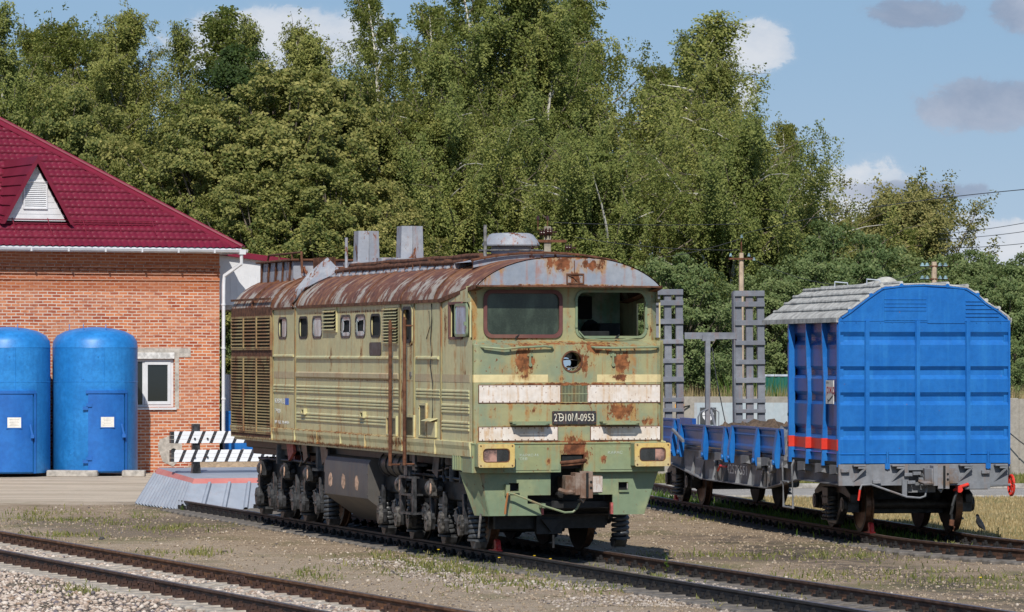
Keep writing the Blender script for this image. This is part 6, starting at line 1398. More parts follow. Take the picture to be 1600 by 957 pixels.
g.add([A + Vector((-.27, -.0, .03)), A + Vector((.02, .02, .07)), Bv + Vector((.02, .02, .07)), Bv + Vector((-.27, 0, .03)), A + Vector((-.27, 0, -.02)), Bv + Vector((-.27, 0, -.02)), A + Vector((.12, .2, .0)), Bv + Vector((.12, .2, .0))], [(0, 1, 2, 3), (4, 0, 3, 5), (1, 6, 7, 2)])
g.tube([A + Vector((-.06, 0, .05)), Bv + Vector((-.06, 0, .05))], .06, 8); g.tube([Vector(apx) + Vector((0, 0, .06)), Vector((-24, apx[1], apx[2] + .06))], .09, 8)
g.build("hip_cap", m_trimc, rt)
g = MB(); zs_ = EV + 1.05 * rise / run
for zz in (0.05, .16): g.cyl((-24, -ov + .85, EV + .85 * rise / run + zz), (-1.75, -ov + .85, EV + .85 * rise / run + zz), .018, 6)
for i in range(14):
    xx = -1.85 - i * 1.0; g.tube([(xx, -ov + .45, EV + .45 * rise / run + .03), (xx, -ov + .62, EV + .62 * rise / run + .06), (xx, -ov + .85, EV + .85 * rise / run + .2)], .014, 4)
g.build("snow_guard", m_trimc, rt)
# eaves, gutter, downpipe
g = MB(); g.bb(-24, ov - .02, -ov + .02, .0, EV - .14, EV - .11, 0); g.bb(-24, ov - .03, -ov + .01, -ov + .03, EV - .13, EV - .0, 0); g.bb(-.0, ov - .03, -ov + .03, 10, EV - .14, EV - .11, 0); g.bb(ov - .04, ov - .02, -ov + .03, 10, EV - .13, EV - .0); g.build("soffit", m_wht, H)
g = MB(); pts = [(-ov - .01 + .065 * math.cos(R(a)), EV - .085 + .075 * math.sin(R(a))) for a in range(180, 361, 20)]
g.loft([[( -24, p[0] - .065, p[1] + .03) for p in pts], [(ov + .10, p[0] - .065, p[1] + .03) for p in pts]]); g.tube([(-24, -ov - .14, EV - .05), (ov + .1, -ov - .14, EV - .05)], .014, 5)
for i in range(20): g.bb(-.4 - i * 1.05, -.36 - i * 1.05, -ov - .15, -ov + .0, EV - .14, EV - .04)
g.bb(ov - .15, ov + .03, -ov - .15, -ov + .02, EV - .17, EV - .03)
g.tube([(ov - .07, -ov - .07, EV - .15), (ov - .07, -ov - .07, EV - .42), (.10, -.12, EV - .75), (.08, -.10, EV - 1.0), (.08, -.10, .9)], .052, 10)
for zz in (4.6, 3.4, 2.0): g.cyl((.08, -.10, zz), (.08, -.10, zz + .05), .062, 10)
g.build("gutter", m_wht, H, smooth=40, recalc=False)
# dormer
def hx_(px, Y=110.0): return None
Dx0, Dx1 = -6.12, -4.30; dz0 = EV + 1.02 * rise / run; dy = -ov + .85; dxm = (Dx0 + Dx1) / 2; dzt = dz0 + 1.70
g = MB(); g.add([(Dx0 + .02, dy, dz0), (Dx1 - .02, dy, dz0), (dxm, dy, dzt - .12)], [(0, 1, 2)])
for i in range(9): z_ = dz0 + .16 * i + .1; hw_ = (dzt - .12 - z_) / (dzt - .12 - dz0) * (Dx1 - Dx0) / 2; g.bb(dxm - hw_ + .03, dxm + hw_ - .03, dy - .010, dy - .002, z_ - .075, z_ + .070)
dm = g.build("dormer", m_wht, H, recalc=False)
g = MB()
for i in range(13): z_ = dz0 + .36 + i * .052; g.add([(dxm - .30, dy - .05, z_), (dxm + .30, dy - .05, z_), (dxm + .30, dy - .015, z_ + .045), (dxm - .30, dy - .015, z_ + .045)], [(0, 1, 2, 3)])
g.ring(rect_like(dxm - .34, dxm + .34, dz0 + .32, dz0 + 1.08, 0), rect_like(dxm - .30, dxm + .30, dz0 + .36, dz0 + 1.04, 0), dy - .055, dy - .01); g.build("louvre", m_wht, dm, recalc=False)
g = MB(); yb = lambda z_: -ov + (z_ - EV) * run / rise
for sx in (-1, 1):
    e0 = Vector((dxm + sx * (.5 * (Dx1 - Dx0) + .12), dy - .26, dz0 - .10)); e1 = Vector((dxm, dy - .26, dzt + .06)); b0_ = Vector((e0.x, yb(dz0 - .02), dz0 - .02)); b1_ = Vector((dxm, yb(dzt + .06), dzt + .06))
    g.add([e0, e1, b1_, b0_], [(0, 1, 2, 3)]); g.add([e0, e1, e1 - Vector((0, 0, .20)), e0 - Vector((sx * .10, 0, .0))], [(0, 1, 2, 3)])
    for k_ in range(6):
        f_ = .12 + k_ * .15; a_ = e0.lerp(e1, f_); c_ = b0_.lerp(b1_, f_); g.tube([a_ + Vector((sx * .01, .05, .012)), c_ + Vector((sx * .01, 0, .012))], .02, 5)
g.build("dormer_roof", m_tile, dm, recalc=False)
# ================================================================== white annex between house and trees
AN = thing("white_annex", "white clad upper annex with a crimson roof edge right of the brick building", "annex", (-8.08, 109.6, -.19), HR)
g = MB(); g.prism([(0.02, 4.62), (5.2, 4.62), (5.2, 5.45), (.02, 6.06)], 1.0, 6.0, 'y')
for i in range(26): g.bb(.1 + i * .2, .11 + i * .2, .992, 1.0, 4.64, 5.44)
g.build("cladding", m_wht, AN)
g = MB(); g.prism([(0.0, 6.06), (5.3, 5.44), (5.3, 5.60), (0.0, 6.22)], .85, 6.1, 'y'); g.build("roof_edge", m_trimc, AN)
g = MB(); g.bb(.0, 5.2, 1.02, 6.0, 4.50, 4.615); g.build("soffit", m_plaster, AN)
# fences and gate in the gap
m_whitemet = paint("flaking_white_sheet", (.50, .52, .56), (.56, .58, .62), rust=.28, streak=.4, rough=.5, rustc=(.05, .035, .03), scale=1.2)
FN = thing("metal_fence", "flaking white sheet metal fence seen between the brick corner and the locomotive", "fence", (-8.2, 112.5, -.19), R(10))
g = MB(); rows = [[(i * .06, .02 * (1 if (i // 2) % 2 else -1), z_) for i in range(70)] for z_ in (0, 2.68)]; g.loft(rows); g.build("sheet", m_whitemet, FN, recalc=False)
g = MB(); g.bb(.36, .46, -.06, .0, 0, 2.75); g.bb(2.5, 2.6, -.06, .0, 0, 2.72); g.build("post", m_silver, FN)
GT = thing("metal_gate", "small blue sheet metal gate in front of the white fence, beside the brick corner", "gate", (-8.05, 111.4, -.19), R(6))
g = MB(); g.bb(0, 1.5, 0, .03, .05, 1.66); g.build("gate_leaf", m_blue, GT); g = MB(); g.ring(rect_like(0, 1.5, .05, 1.66, 0), rect_like(.05, 1.45, .1, 1.61, 0), -.02, -.001); g.build("gate_frame", m_blue, GT)
# ================================================================== TANKS
m_tankb = paint("blue_tank_paint", (.018, .185, .50), (.028, .235, .60), rust=0, specks=.1, streak=.45, run=(.012, .13, .40), rough=.42, dirt=.4, alt_amt=.5, rustc=(.02, .10, .25))
m_tankd = paint("blue_door_paint", (.014, .115, .40), (.018, .14, .45), rust=0, streak=.1, rough=.5, dirt=.3, rustc=(.02, .07, .2))
def tank(x_, y_, lab, dpx, hinge_gap):
    T = thing("storage_tank", lab, "tank", (x_, y_, -.19), 0, "blue vertical tanks at the brick wall"); r = 1.14
    g = MB(); g.lathe([(.10, 0), (.10, r - .02), (.14, r), (3.42, r), (3.43, r + .008), (3.45, r), (3.60, r * .985), (3.75, r * .90), (3.87, r * .70), (3.945, r * .42), (3.98, r * .12), (3.985, 0.001)], (0, 0, 0), 'z', 64)
    for a in (250, 200, 300): g.box((r * .62 * math.cos(R(a)), r * .62 * math.sin(R(a)), 3.95), (.015, .04, .22))
    g.tube([(1.143 * math.cos(R(q)), 1.143 * math.sin(R(q)), 2.52) for q in range(0, 361, 10)], .008, 4); g.tube([(1.143 * math.cos(R(-72)), 1.143 * math.sin(R(-72)), z_) for z_ in (2.3, 2.9, 3.42)], .008, 4)
    for q, z_ in ((-100, 2.6), (-70, 1.4), (-118, .6), (-80, 3.2)): g.box((1.145 * math.cos(R(q)), 1.145 * math.sin(R(q)), z_), (.03, .03, .03))
    sh_ = g.build("shell", m_tankb, T, smooth=35)
    a0, a1 = dpx
    def arcpt(a, rr_, z_): return (rr_ * math.sin(R(a)), -rr_ * math.cos(R(a)), z_)
    g = MB(); aa = np.linspace(a0, a1, 12)
    g.loft([[arcpt(a, r + .012, .14) for a in aa], [arcpt(a, r + .035, .14) for a in aa], [arcpt(a, r + .035, 2.20) for a in aa], [arcpt(a, r + .012, 2.20) for a in aa]])
    for aq in (a0, a1): g.add([arcpt(aq, r, .14), arcpt(aq, r + .035, .14), arcpt(aq, r + .035, 2.2), arcpt(aq, r, 2.2)], [(0, 1, 2, 3)])
    d_o = g.build("tank_door", m_tankd, T, smooth=30, recalc=True)
    g = MB(); aw = np.linspace(a0 - 3, a1 + 5, 12); g.loft([[arcpt(a, r, 2.21) for a in aw], [arcpt(a, r + .06, 2.21) for a in aw], [arcpt(a, r + .06, 2.29) for a in aw], [arcpt(a, r, 2.29) for a in aw]])
    g.loft([[arcpt(a, r, .1) for a in (a1 + 1, a1 + 5)], [arcpt(a, r + .05, .1) for a in (a1 + 1, a1 + 5)], [arcpt(a, r + .05, 2.21) for a in (a1 + 1, a1 + 5)], [arcpt(a, r, 2.21) for a in (a1 + 1, a1 + 5)]])
    g.add([arcpt(a1 + 5, r, .1), arcpt(a1 + 5, r + .05, .1), arcpt(a1 + 5, r + .05, 2.21), arcpt(a1 + 5, r, 2.21)], [(0, 1, 2, 3)])
    g.build("door_frame", m_tankd, T, recalc=True)
    for zz in (.48, 1.9):
        h = MB(); p = Vector(arcpt(a0, r + .05, zz)); h.box(p + Vector((.03, 0, 0)), (.15, .04, .09)); h.box(p + Vector((-.07, .0, -.08)), (.14, .04, .09)); h.build("hinge", m_tankd, d_o)
    am = (a0 + a1) / 2; p = Vector(arcpt(am, r + .042, 1.45)); q = Matrix.Rotation(R(am), 3, 'Z')
    g = MB(); g.box(p, (.42, .008, .32), 1, q); g.box(p + q @ Vector((0, -.006, 0)), (.36, .008, .27), 0, q)
    for k_ in range(5): g.box(p + q @ Vector((0, -.011, .08 - k_ * .04)), (.26 - .05 * (k_ % 2), .002, .010), 2, q)
    g.build("notice", [simple("paper_white", (.70, .67, .60), .7, 0, .12, 4), m_tankd, simple("faint_print", (.42, .40, .36), .7)], d_o)
    p = Vector(arcpt(a1 - 3, r + .06, 1.25)); g = MB(); g.box(p, (.05, .05, .30), 0, Matrix.Rotation(R(-12), 3, 'Y')); g.box(p + Vector((.03, -.02, -.17)), (.09, .05, .09)); g.build("door_latch", m_tankd, d_o)
    return T
T1 = tank(-11.2, 106.6, "right hand blue vertical tank with a closed door, nearest the window", (-3, 47), 0)
T2 = tank(-13.45, 105.75, "left hand blue vertical tank, cut off by the left edge of the picture", (-10, 42), 0)
for x0, x1, lab in ((-12.35, -11.0, "concrete slab under the gap between the two blue tanks"), (-10.35, -9.75, "short concrete slab at the foot of the wall right of the blue tanks")):
    g = MB(); g.bb(x0, x1, 105.25, 105.7, -.19, -.02); o = g.build("concrete_slab", simple("rough_concrete", (.36, .33, .29), .95, 0, .3, 6, .5), bevel=.02); tag(o, lab, "slab")
# ================================================================== BUFFER MOUND WITH BARRIER
m_corr = paint("grey_blue_sheet", (.28, .31, .36), (.32, .35, .40), rust=0, streak=.1, rough=.45, dirt=.15)
m_pink = paint("faded_pink_band", (.50, .17, .15), (.54, .22, .19), rust=0, streak=.1, rough=.55, dirt=.15)
MD = thing("buffer_mound", "grey corrugated sheet metal mound with a faded pink rim at the end of the track", "track end mound", (0, 0, 0), 0)
A_ = Vector((-6.86, 82.7, -.2)); B_ = Vector((-8.2, 86.3, -.2)); C_ = Vector((-3.3, 83.81, -.2)); D_ = Vector((-4.6, 87.4, -.2))
T1_ = Vector((-6.70, 83.6, .443)); T2_ = Vector((-7.80, 87.4, .56)); T3_ = Vector((-3.5, 84.6, .45)); T4_ = Vector((-4.7, 88.3, .56))
g = MB()
def ribface(p00, p10, p11, p01, n, dep, band=.13, wide=.30):
    # p00->p10 along the foot, p01->p11 along the top; raised ribs, pink band on the upper strip
    nrm = (p10 - p00).cross(p01 - p00).normalized()
    if nrm.z < 0: nrm = -nrm
    fs_ = []; k = 0; prof_ = []
    for i in range(n):
        a0 = i / n; prof_ += [(a0, 0), (a0 + (1 - wide) / n, 0), (a0 + (1 - wide * .72) / n, dep), (a0 + (1 - wide * .28) / n, dep)]
    prof_.append((1.0, 0))
    for v0, v1, mi, dd_ in ((0, 1 - band - .03, 0, 1), (1 - band, 1, 1, 0.0)):
        r0 = []; r1 = []
        for a, h in prof_:
            lo = p00.lerp(p10, a); hi = p01.lerp(p11, a)
            r0.append(lo.lerp(hi, v0) + nrm * h * dd_); r1.append(lo.lerp(hi, v1) + nrm * h * dd_)
        g.loft([r0, r1], mi)
        if mi == 0:
            r2 = [p00.lerp(p10, a).lerp(p01.lerp(p11, a), 1 - band) for a, h in prof_]; g.loft([r1, r2], 0)
    foot0 = [p00.lerp(p10, a) + nrm * dep * 1.02 for a, h in prof_]
ribface(B_, A_, T1_, T2_, 15, .06, .15, .5); ribface(A_, C_, T3_, T1_, 8, .075, .16, .26); ribface(C_, D_, T4_, T3_, 12, .035); ribface(D_, B_, T2_, T4_, 8, .05)
g.build("sheet_cladding", [m_corr, m_pink], MD, recalc=False)
g = MB(); g.add([T1_, T3_, T4_, T2_], [(0, 1, 2, 3)], 0); g.build("top_sheet", m_corr, MD, recalc=False)
m_stripe, t, b = mat("black_white_stripes"); co = t.coord('Object'); x, y, z = t.sep(co)
sv = t.math('FRACT', t.math('DIVIDE', t.math('SUBTRACT', x, t.math('MULTIPLY', z, .42)), .252))
c = t.mix(t.ramp(sv, .285, .30), (.03, .03, .035), (.74, .74, .74)); nn_ = t.noise(co, 9, 5, .7); c = t.mix(t.ramp(nn_, .55, .75, 0, .25), c, (.35, .34, .33))
t.lk(c, b.inputs['Base Color']); b.inputs['Roughness'].default_value = .6
BR = thing("buffer_stop_barrier", "black posts carrying two black and white striped boards on the grey mound", "barrier", (-7.32, 85.3, .40), R(17.26))
for zz in (.745, .345):
    g = MB(); 
    for k_ in range(3): g.bb(.05, 2.75, -.05, -.005, zz + k_ * .087, zz + .084 + k_ * .087)
    bo = g.build("striped_board", m_stripe, BR, bevel=.004)
    g = MB()
    for k_ in range(3): g.bb(-.02, .06, -.045, .12, zz + k_ * .087 + .004, zz + .080 + k_ * .087)
    g.bb(2.74, 2.8, -.045, .12, zz, zz + .26); g.build("board_end", m_black2, bo)
    g = MB()
    for xx in (.5, .78, 2.1): g.cyl((xx, -.05, zz + .1), (xx, -.08, zz + .1), .022, 8)
    g.build("bolt", m_black2, bo)
for xx in (.55, 2.2):
    g = MB(); g.bb(xx - .08, xx + .08, 0, .16, -.02, 1.16); g.prism([(xx - .12, .0), (xx + .12, .0), (xx + .08, .3), (xx - .06, .3)], .0, .16, 'y'); g.build("post", m_black2, BR, bevel=.006)
sh_ = heap("sand_heap", -8.9, -3.0, 99.5, 107.0, -.2, .62, simple("light_sand", (.36, .26, .165), .95, 0, .25, 8, .6), 8, None, 40, 40, fn=lambda a, b_: .8 + .2 * math.sin(a * 7)); tag(sh_, "low heap of light brown sand behind the striped barrier", "sand heap")
# ================================================================== CONCRETE WALL (right) AND WHAT STANDS BY IT
m_conc = paint("old_concrete", (.33, .30, .26), (.26, .235, .20), rust=0, streak=.4, rough=.95, dirt=.5, alt_amt=.6, rustc=(.08, .07, .06), bumpy=.5)
m_paintwall = paint("pale_blue_grey_wall_paint", (.36, .41, .44), (.40, .44, .46), rust=0, streak=.25, rough=.8, dirt=.2)
WL = thing("concrete_wall", "long weathered concrete panel wall behind the wagon with a pale blue grey painted stretch", "wall", (0, 106.0, -.19), R(0))
for i in range(7):
    x0 = 1.6 + i * 2.99; g = MB(); zt = 2.14 - .02 * i; g.bb(x0, x0 + 2.96, 0, .16, 0, zt); g.bb(x0, x0 + 2.96, -.02, 0.0, .0, .22); g.build("wall_panel", m_conc, WL, bevel=.015)
    g = MB(); g.bb(x0 - .12, x0 + .08, -.08, -.022, 0, zt - .1) if False else g.bb(x0 + 2.958, x0 + 2.992, .02, .14, 0, zt - .02); g.build("joint", m_conc, WL)
g = MB(); g.bb(4.87, 8.2, -.030, -.021, .0, 1.96); g.bb(8.22, 8.24, -.05, -.01, 0, 2.0); g.build("painted_panel", m_paintwall, WL)
g = MB(); g.tube([(4.75, -.03, 1.88), (4.6, -.1, 1.85), (4.45, -.08, 1.65)], .02, 5, 0); g.bb(4.35, 4.6, -.035, -.02, 1.82, 1.92, 1); g.build("bent_pipe", [m_dark, simple("orange_stain", (.55, .27, .06), .9)], WL)
# emblem panel
EM = thing("emblem_board", "square dark grey board with a white round railway emblem on the painted wall", "sign", (5.02, 105.93, 1.5), 0)
g = MB(); g.bb(0, .43, .0, .02, -.29, .14 + .0); EMb = g.build("board", simple("dark_grey_board", (.045, .048, .052), .6, 0, .1), EM)
g = MB(); g.prism([(.215 + .155 * math.cos(R(a)), -.06 + .155 * math.sin(R(a))) for a in range(0, 360, 15)], -.006, -.001, 'y', 0)
g.bb(.06, .37, -.011, -.0065, -.085, -.07, 1); g.bb(.09, .34, -.011, -.0065, .015, .03, 1)
g.build("emblem", [m_wht, simple("dark_grey_mark", (.045, .048, .052), .6)], EM)
# green sheet fence beyond
GF = thing("green_fence", "dark green sheet metal fence behind the concrete wall, left of the blue van body", "fence", (7.45, 117.0, -.19), 0)
g = MB(); g.loft([[(i * .05, .012 * (1 if (i // 2) % 2 else -1), z_) for i in range(60)] for z_ in (0, 2.62)]); g.build("sheet", simple("green_sheet", (.012, .105, .075), .5, 0, .1), GF, recalc=False)
g = MB(); g.bb(-.05, .02, -.04, .02, 0, 2.66); g.bb(0, 3.0, -.03, .02, 2.60, 2.66); g.build("post", m_silver, GF)
# cable lying off the wagon at the right, thin
tp_ = MB(); tp_.tube([(13.2, 105.6, 1.0), (13.5, 105.5, .75), (13.9, 105.4, .45), (14.4, 105.3, .2)], .018, 5); o = tp_.build("cable", m_black2); tag(o, "black cable drooping along the concrete wall right of the blue van body", "cable")
# ================================================================== POLES AND WIRES
m_polec = simple("tan_concrete_pole", (.42, .32, .23), .9, 0, .2, 5, .3)
m_poleg = simple("grey_concrete_pole", (.27, .24, .19), .9, 0, .25, 5, .3)
m_insb = simple("brown_glazed_insulator", (.05, .02, .018), .2, 0, .2, 4, 0)
m_insg = glassm("glass_insulator", (.18, .26, .27), .1, .8)
PL = thing("utility_pole", "slim tan concrete pole with small glass insulators behind the right loading ramp", "utility pole", (6.33, 109.5, -.19), 0)
g = MB(); g.cyl((0, 0, 0), (0, 0, 6.05), .085, 8, r2=.055) if False else g.cyl((0, 0, 0), (0, 0, 6.05), .10, 8, r2=.065); g.build("mast", m_polec, PL)
g = MB(); g.cyl((0, 0, 6.0), (0, 0, 6.42), .02, 6); g.bb(-.36, .36, -.11, -.07, 5.86, 5.91); g.build("crossarm", m_rust, PL)
for xx, zz in ((-.3, 5.95), (.2, 5.95), (.34, 5.84), (0, 6.46)):
    g = MB(); g.cyl((xx, -.09, zz), (xx, -.09, zz + .05), .045, 10, r2=.03); g.cyl((xx, -.09, zz + .05), (xx, -.09, zz + .09), .03, 10, r2=.02); g.build("insulator", m_insg, PL)
P2 = thing("utility_pole", "grey twin-leg concrete pole with big brown insulators, rising behind the locomotive roof fan", "utility pole", (.93, 104.0, -.19), 0)
g = MB(); g.bb(-.09, .09, -.08, .08, 0, 6.6); g.add([(-.28, 0, 0), (-.12, 0, 0), (-.20, 0, 5.6), (-.32, 0, 5.6), (-.28, .16, 0), (-.12, .16, 0), (-.20, .16, 5.6), (-.32, .16, 5.6)], [(0, 1, 2, 3), (4, 5, 6, 7), (0, 3, 7, 4), (1, 2, 6, 5), (3, 2, 6, 7)])
g.build("mast", m_poleg, P2, bevel=.01)
g = MB(); g.bb(-.75, .5, -.12, -.08, 6.18, 6.25, 0); g.bb(-.45, .3, -.12, -.02, 5.52, 5.64, 1); g.cyl((-.25, 0, 6.5), (-.25, 0, 6.85), .015, 5); g.cyl((.0, 0, 6.6), (.0, 0, 6.85), .015, 5); g.build("crossarm", [m_rust, m_poleg], P2)
def disc_ins(par, p, dx, r, m_): 
    g = MB(); pr_ = []
    for k_ in range(3): pr_ += [(k_ * .07 * dx, r * .45), (k_ * .07 * dx + .015 * dx, r), (k_ * .07 * dx + .04 * dx, r * .8), (k_ * .07 * dx + .045 * dx, r * .45)]
    g.lathe(pr_, p, 'x', 16); g.cyl((p[0] + .2 * dx, p[1], p[2]), (p[0] + .30 * dx, p[1], p[2]), .02, 6); g.build("insulator", m_, par, smooth=30)
disc_ins(P2, (-.22, -.1, 6.42), 1, .13, m_insb); disc_ins(P2, (-.05, -.1, 6.45), 1, .13, m_insb); disc_ins(P2, (-.55, -.15, 6.05), 1, .12, m_insb); disc_ins(P2, (.45, -.15, 6.03), 1, .11, m_insb)
for xx in (-.25, 0): g = MB(); g.cyl((xx, 0, 6.78), (xx, 0, 6.84), .04, 8); g.cyl((xx, 0, 6.84), (xx, 0, 6.88), .03, 8); g.build("insulator", m_insb, P2)
P3_ = thing("utility_pole", "distant pole top with two rows of pale glass insulators above the blue van body", "utility pole", (12.45, 117.0, -.19), 0)
g = MB(); g.cyl((0, 0, 0), (0, 0, 5.98), .11, 8, r2=.08); g.build("mast", m_polec, P3_)
g = MB(); g.bb(-.42, .42, -.08, -.04, 5.83, 5.87); g.bb(-.42, .42, -.08, -.04, 5.45, 5.49); g.build("crossarm", m_rust, P3_)
for zz in (5.85, 5.47):
    for xx in (-.36, -.22, .16, .32):
        g = MB(); g.cyl((xx, -.1, zz), (xx, -.1, zz + .05), .075, 10, r2=.045); g.cyl((xx, -.1, zz + .05), (xx, -.1, zz + .1), .05, 10, r2=.02); g.build("insulator", m_insg, P3_)
m_wire = simple("dark_wire", (.05, .05, .05), .6, 0, .1)
def wire(p0, p1, sag, lab, r=.010, n=16):
    g = MB(); p0 = Vector(p0); p1 = Vector(p1); pts = []
    for i in range(n + 1): f_ = i / n; p = p0.lerp(p1, f_); p.z -= sag * 4 * f_ * (1 - f_); pts.append(p)
    g.tube(pts, r, 4); o = g.build("overhead_wire", m_wire); tag(o, lab, "wire", None)
def W3(px, py, Y): return ((px - 800) / 6200 * Y, Y, EYE + (554 - py) / 6200 * Y)
wire(W3(1160, 366, 109.5), W3(1640, 293, 70), -.15, "highest overhead wire rising to the right edge from the tan pole", .008)
wire(W3(1160, 350, 109.5), W3(866, 348, 104), .05, "level wire from the twin-leg pole to the top of the tan pole", .009)
wire(W3(1167, 400, 109.5), W3(1460, 415, 117), .7, "sagging wire from the tan pole to the distant pole with glass insulators")
wire(W3(1467, 366, 117), W3(1640, 341, 95), .05, "second wire from the top at the right edge", .008)
wire(W3(1467, 374, 117), W3(1640, 356, 95), .05, "third wire from the top at the right edge", .008)
wire(W3(1467, 388, 117), W3(1640, 376, 95), .05, "lowest wire against the sky at the right edge", .008)
wire(W3(898, 371, 104), W3(1155, 391, 109.5), .1, "wire from the lower right insulator of the twin-leg pole to the tan pole's crossarm", .009)
wire(W3(1155, 374, 109.5), W3(1040, 402, 108), .05, "short wire running down to the left of the tan pole", .008)
# ================================================================== BIRDS
def bird(loc, rz, size, lab, mt):
    t_ = thing("bird", lab, "bird", loc, rz); g = MB(); s_ = size
    rings = []
    for a, r_, z_ in ((-.62, .01, .22), (-.5, .06, .28), (-.3, .13, .40), (-.05, .21, .52), (.15, .21, .66), (.26, .16, .78), (.30, .10, .86), (.33, .12, .94), (.37, .11, 1.02), (.40, .05, 1.08)):
        rings.append([(a * s_ + r_ * s_ * .3 * math.sin(q), r_ * s_ * math.cos(q), (z_ + r_ * .9 * math.sin(q)) * s_) for q in np.linspace(0, 2 * math.pi, 11)[:-1]])
    g.loft(rings, closed=True, caps=True); 
    k = MB(); k.cyl((.42 * s_, 0, .98 * s_), (.62 * s_, 0, .93 * s_), .035 * s_, 6, r2=.006 * s_); k.build('beak', m_black, t_)
    for sy in (-.08, .08): g.cyl((.05 * s_, sy * s_, 0), (.0, sy * s_, .42 * s_), .02 * s_, 5)
    g.build("body", mt, t_, smooth=60)
cp = Vector((0, 0, 0)); w_ = WG.matrix_world @ Vector((.12 + .797, 0, 0))
bird(W3(1532, 842, 67.6)[:2] + (.0,), R(110), .30, "dark grey crow standing on the far rail right of the wagon", simple("crow_feathers", (.014, .015, .018), .5, 0, .4, 12))
_p = WG.matrix_world @ Vector((-1.0, 4.2, 1.98)); bird((_p.x, _p.y, _p.z), R(100), .16, "small brown bird perched on the folded tarpaulin", simple("brown_feathers", (.12, .075, .045), .7, 0, .4, 20))
# ================================================================== TREES
m_bark = simple("white_birch_bark", (.50, .47, .41), .8, 0, .25, 2, .2, (.60, .57, .50)); m_bark2 = simple("grey_brown_bark", (.16, .13, .10), .9, 0, .35, 5, .3)
m_leafB = leafm("birch_leaves", (.12, .160, .040), (.38, .385, .115), .42); m_leafL = leafm("linden_leaves", (.075, .105, .026), (.38, .36, .11), .36)
m_leafD = leafm("dark_maple_leaves", (.020, .045, .012), (.05, .085, .02), .25); m_leafP = leafm("poplar_leaves", (.12, .14, .045), (.31, .29, .095), .32); m_leafW = leafm("willow_leaves", (.10, .155, .055), (.27, .32, .13), .4)
def leafcloud(C, seed, size, tint, asp=.62, droop=0.0):
    """C: leaf centres (n,3); returns rhombic leaves of random attitude"""
    rs = np.random.RandomState(seed); n = len(C)
    out = C.copy(); out[:, 2] = 0; out /= np.linalg.norm(out, axis=1)[:, None] + .3      # leaves turn their faces outwards and up
    nr = rs.randn(n, 3) * .55 + out * .9; nr[:, 2] += .65; nr /= np.linalg.norm(nr, axis=1)[:, None]
    a = rs.randn(n, 3); a[:, 2] -= droop * 1.5; a -= (a * nr).sum(1)[:, None] * nr; a /= np.linalg.norm(a, axis=1)[:, None]
    b_ = np.cross(nr, a)
    s_ = size * (.6 + .8 * rs.rand(n))[:, None]
    v_ = np.stack([C - a * s_ * .5, C + b_ * s_ * asp * .5, C + a * s_ * .5, C - b_ * s_ * asp * .5], 1).reshape(-1, 3)
    return v_, np.arange(n * 4).reshape(-1, 4), np.repeat(np.clip(tint, 0, 1), 4)
def limb(g, p0, d0, l_, r0, r1, rs, bend, n=6, up=0.0, mi=0):
    pts = [np.array(p0, float)]; d_ = np.array(d0, float); d_ /= np.linalg.norm(d_)
    for i in range(n):
        d_ = d_ + rs.randn(3) * bend; d_[2] += up; d_ /= np.linalg.norm(d_); pts.append(pts[-1] + d_ * l_ / n)
    g.tube([Vector(p) for p in pts], [r0 + (r1 - r0) * i / n for i in range(n + 1)], 5, mi); return pts, d_
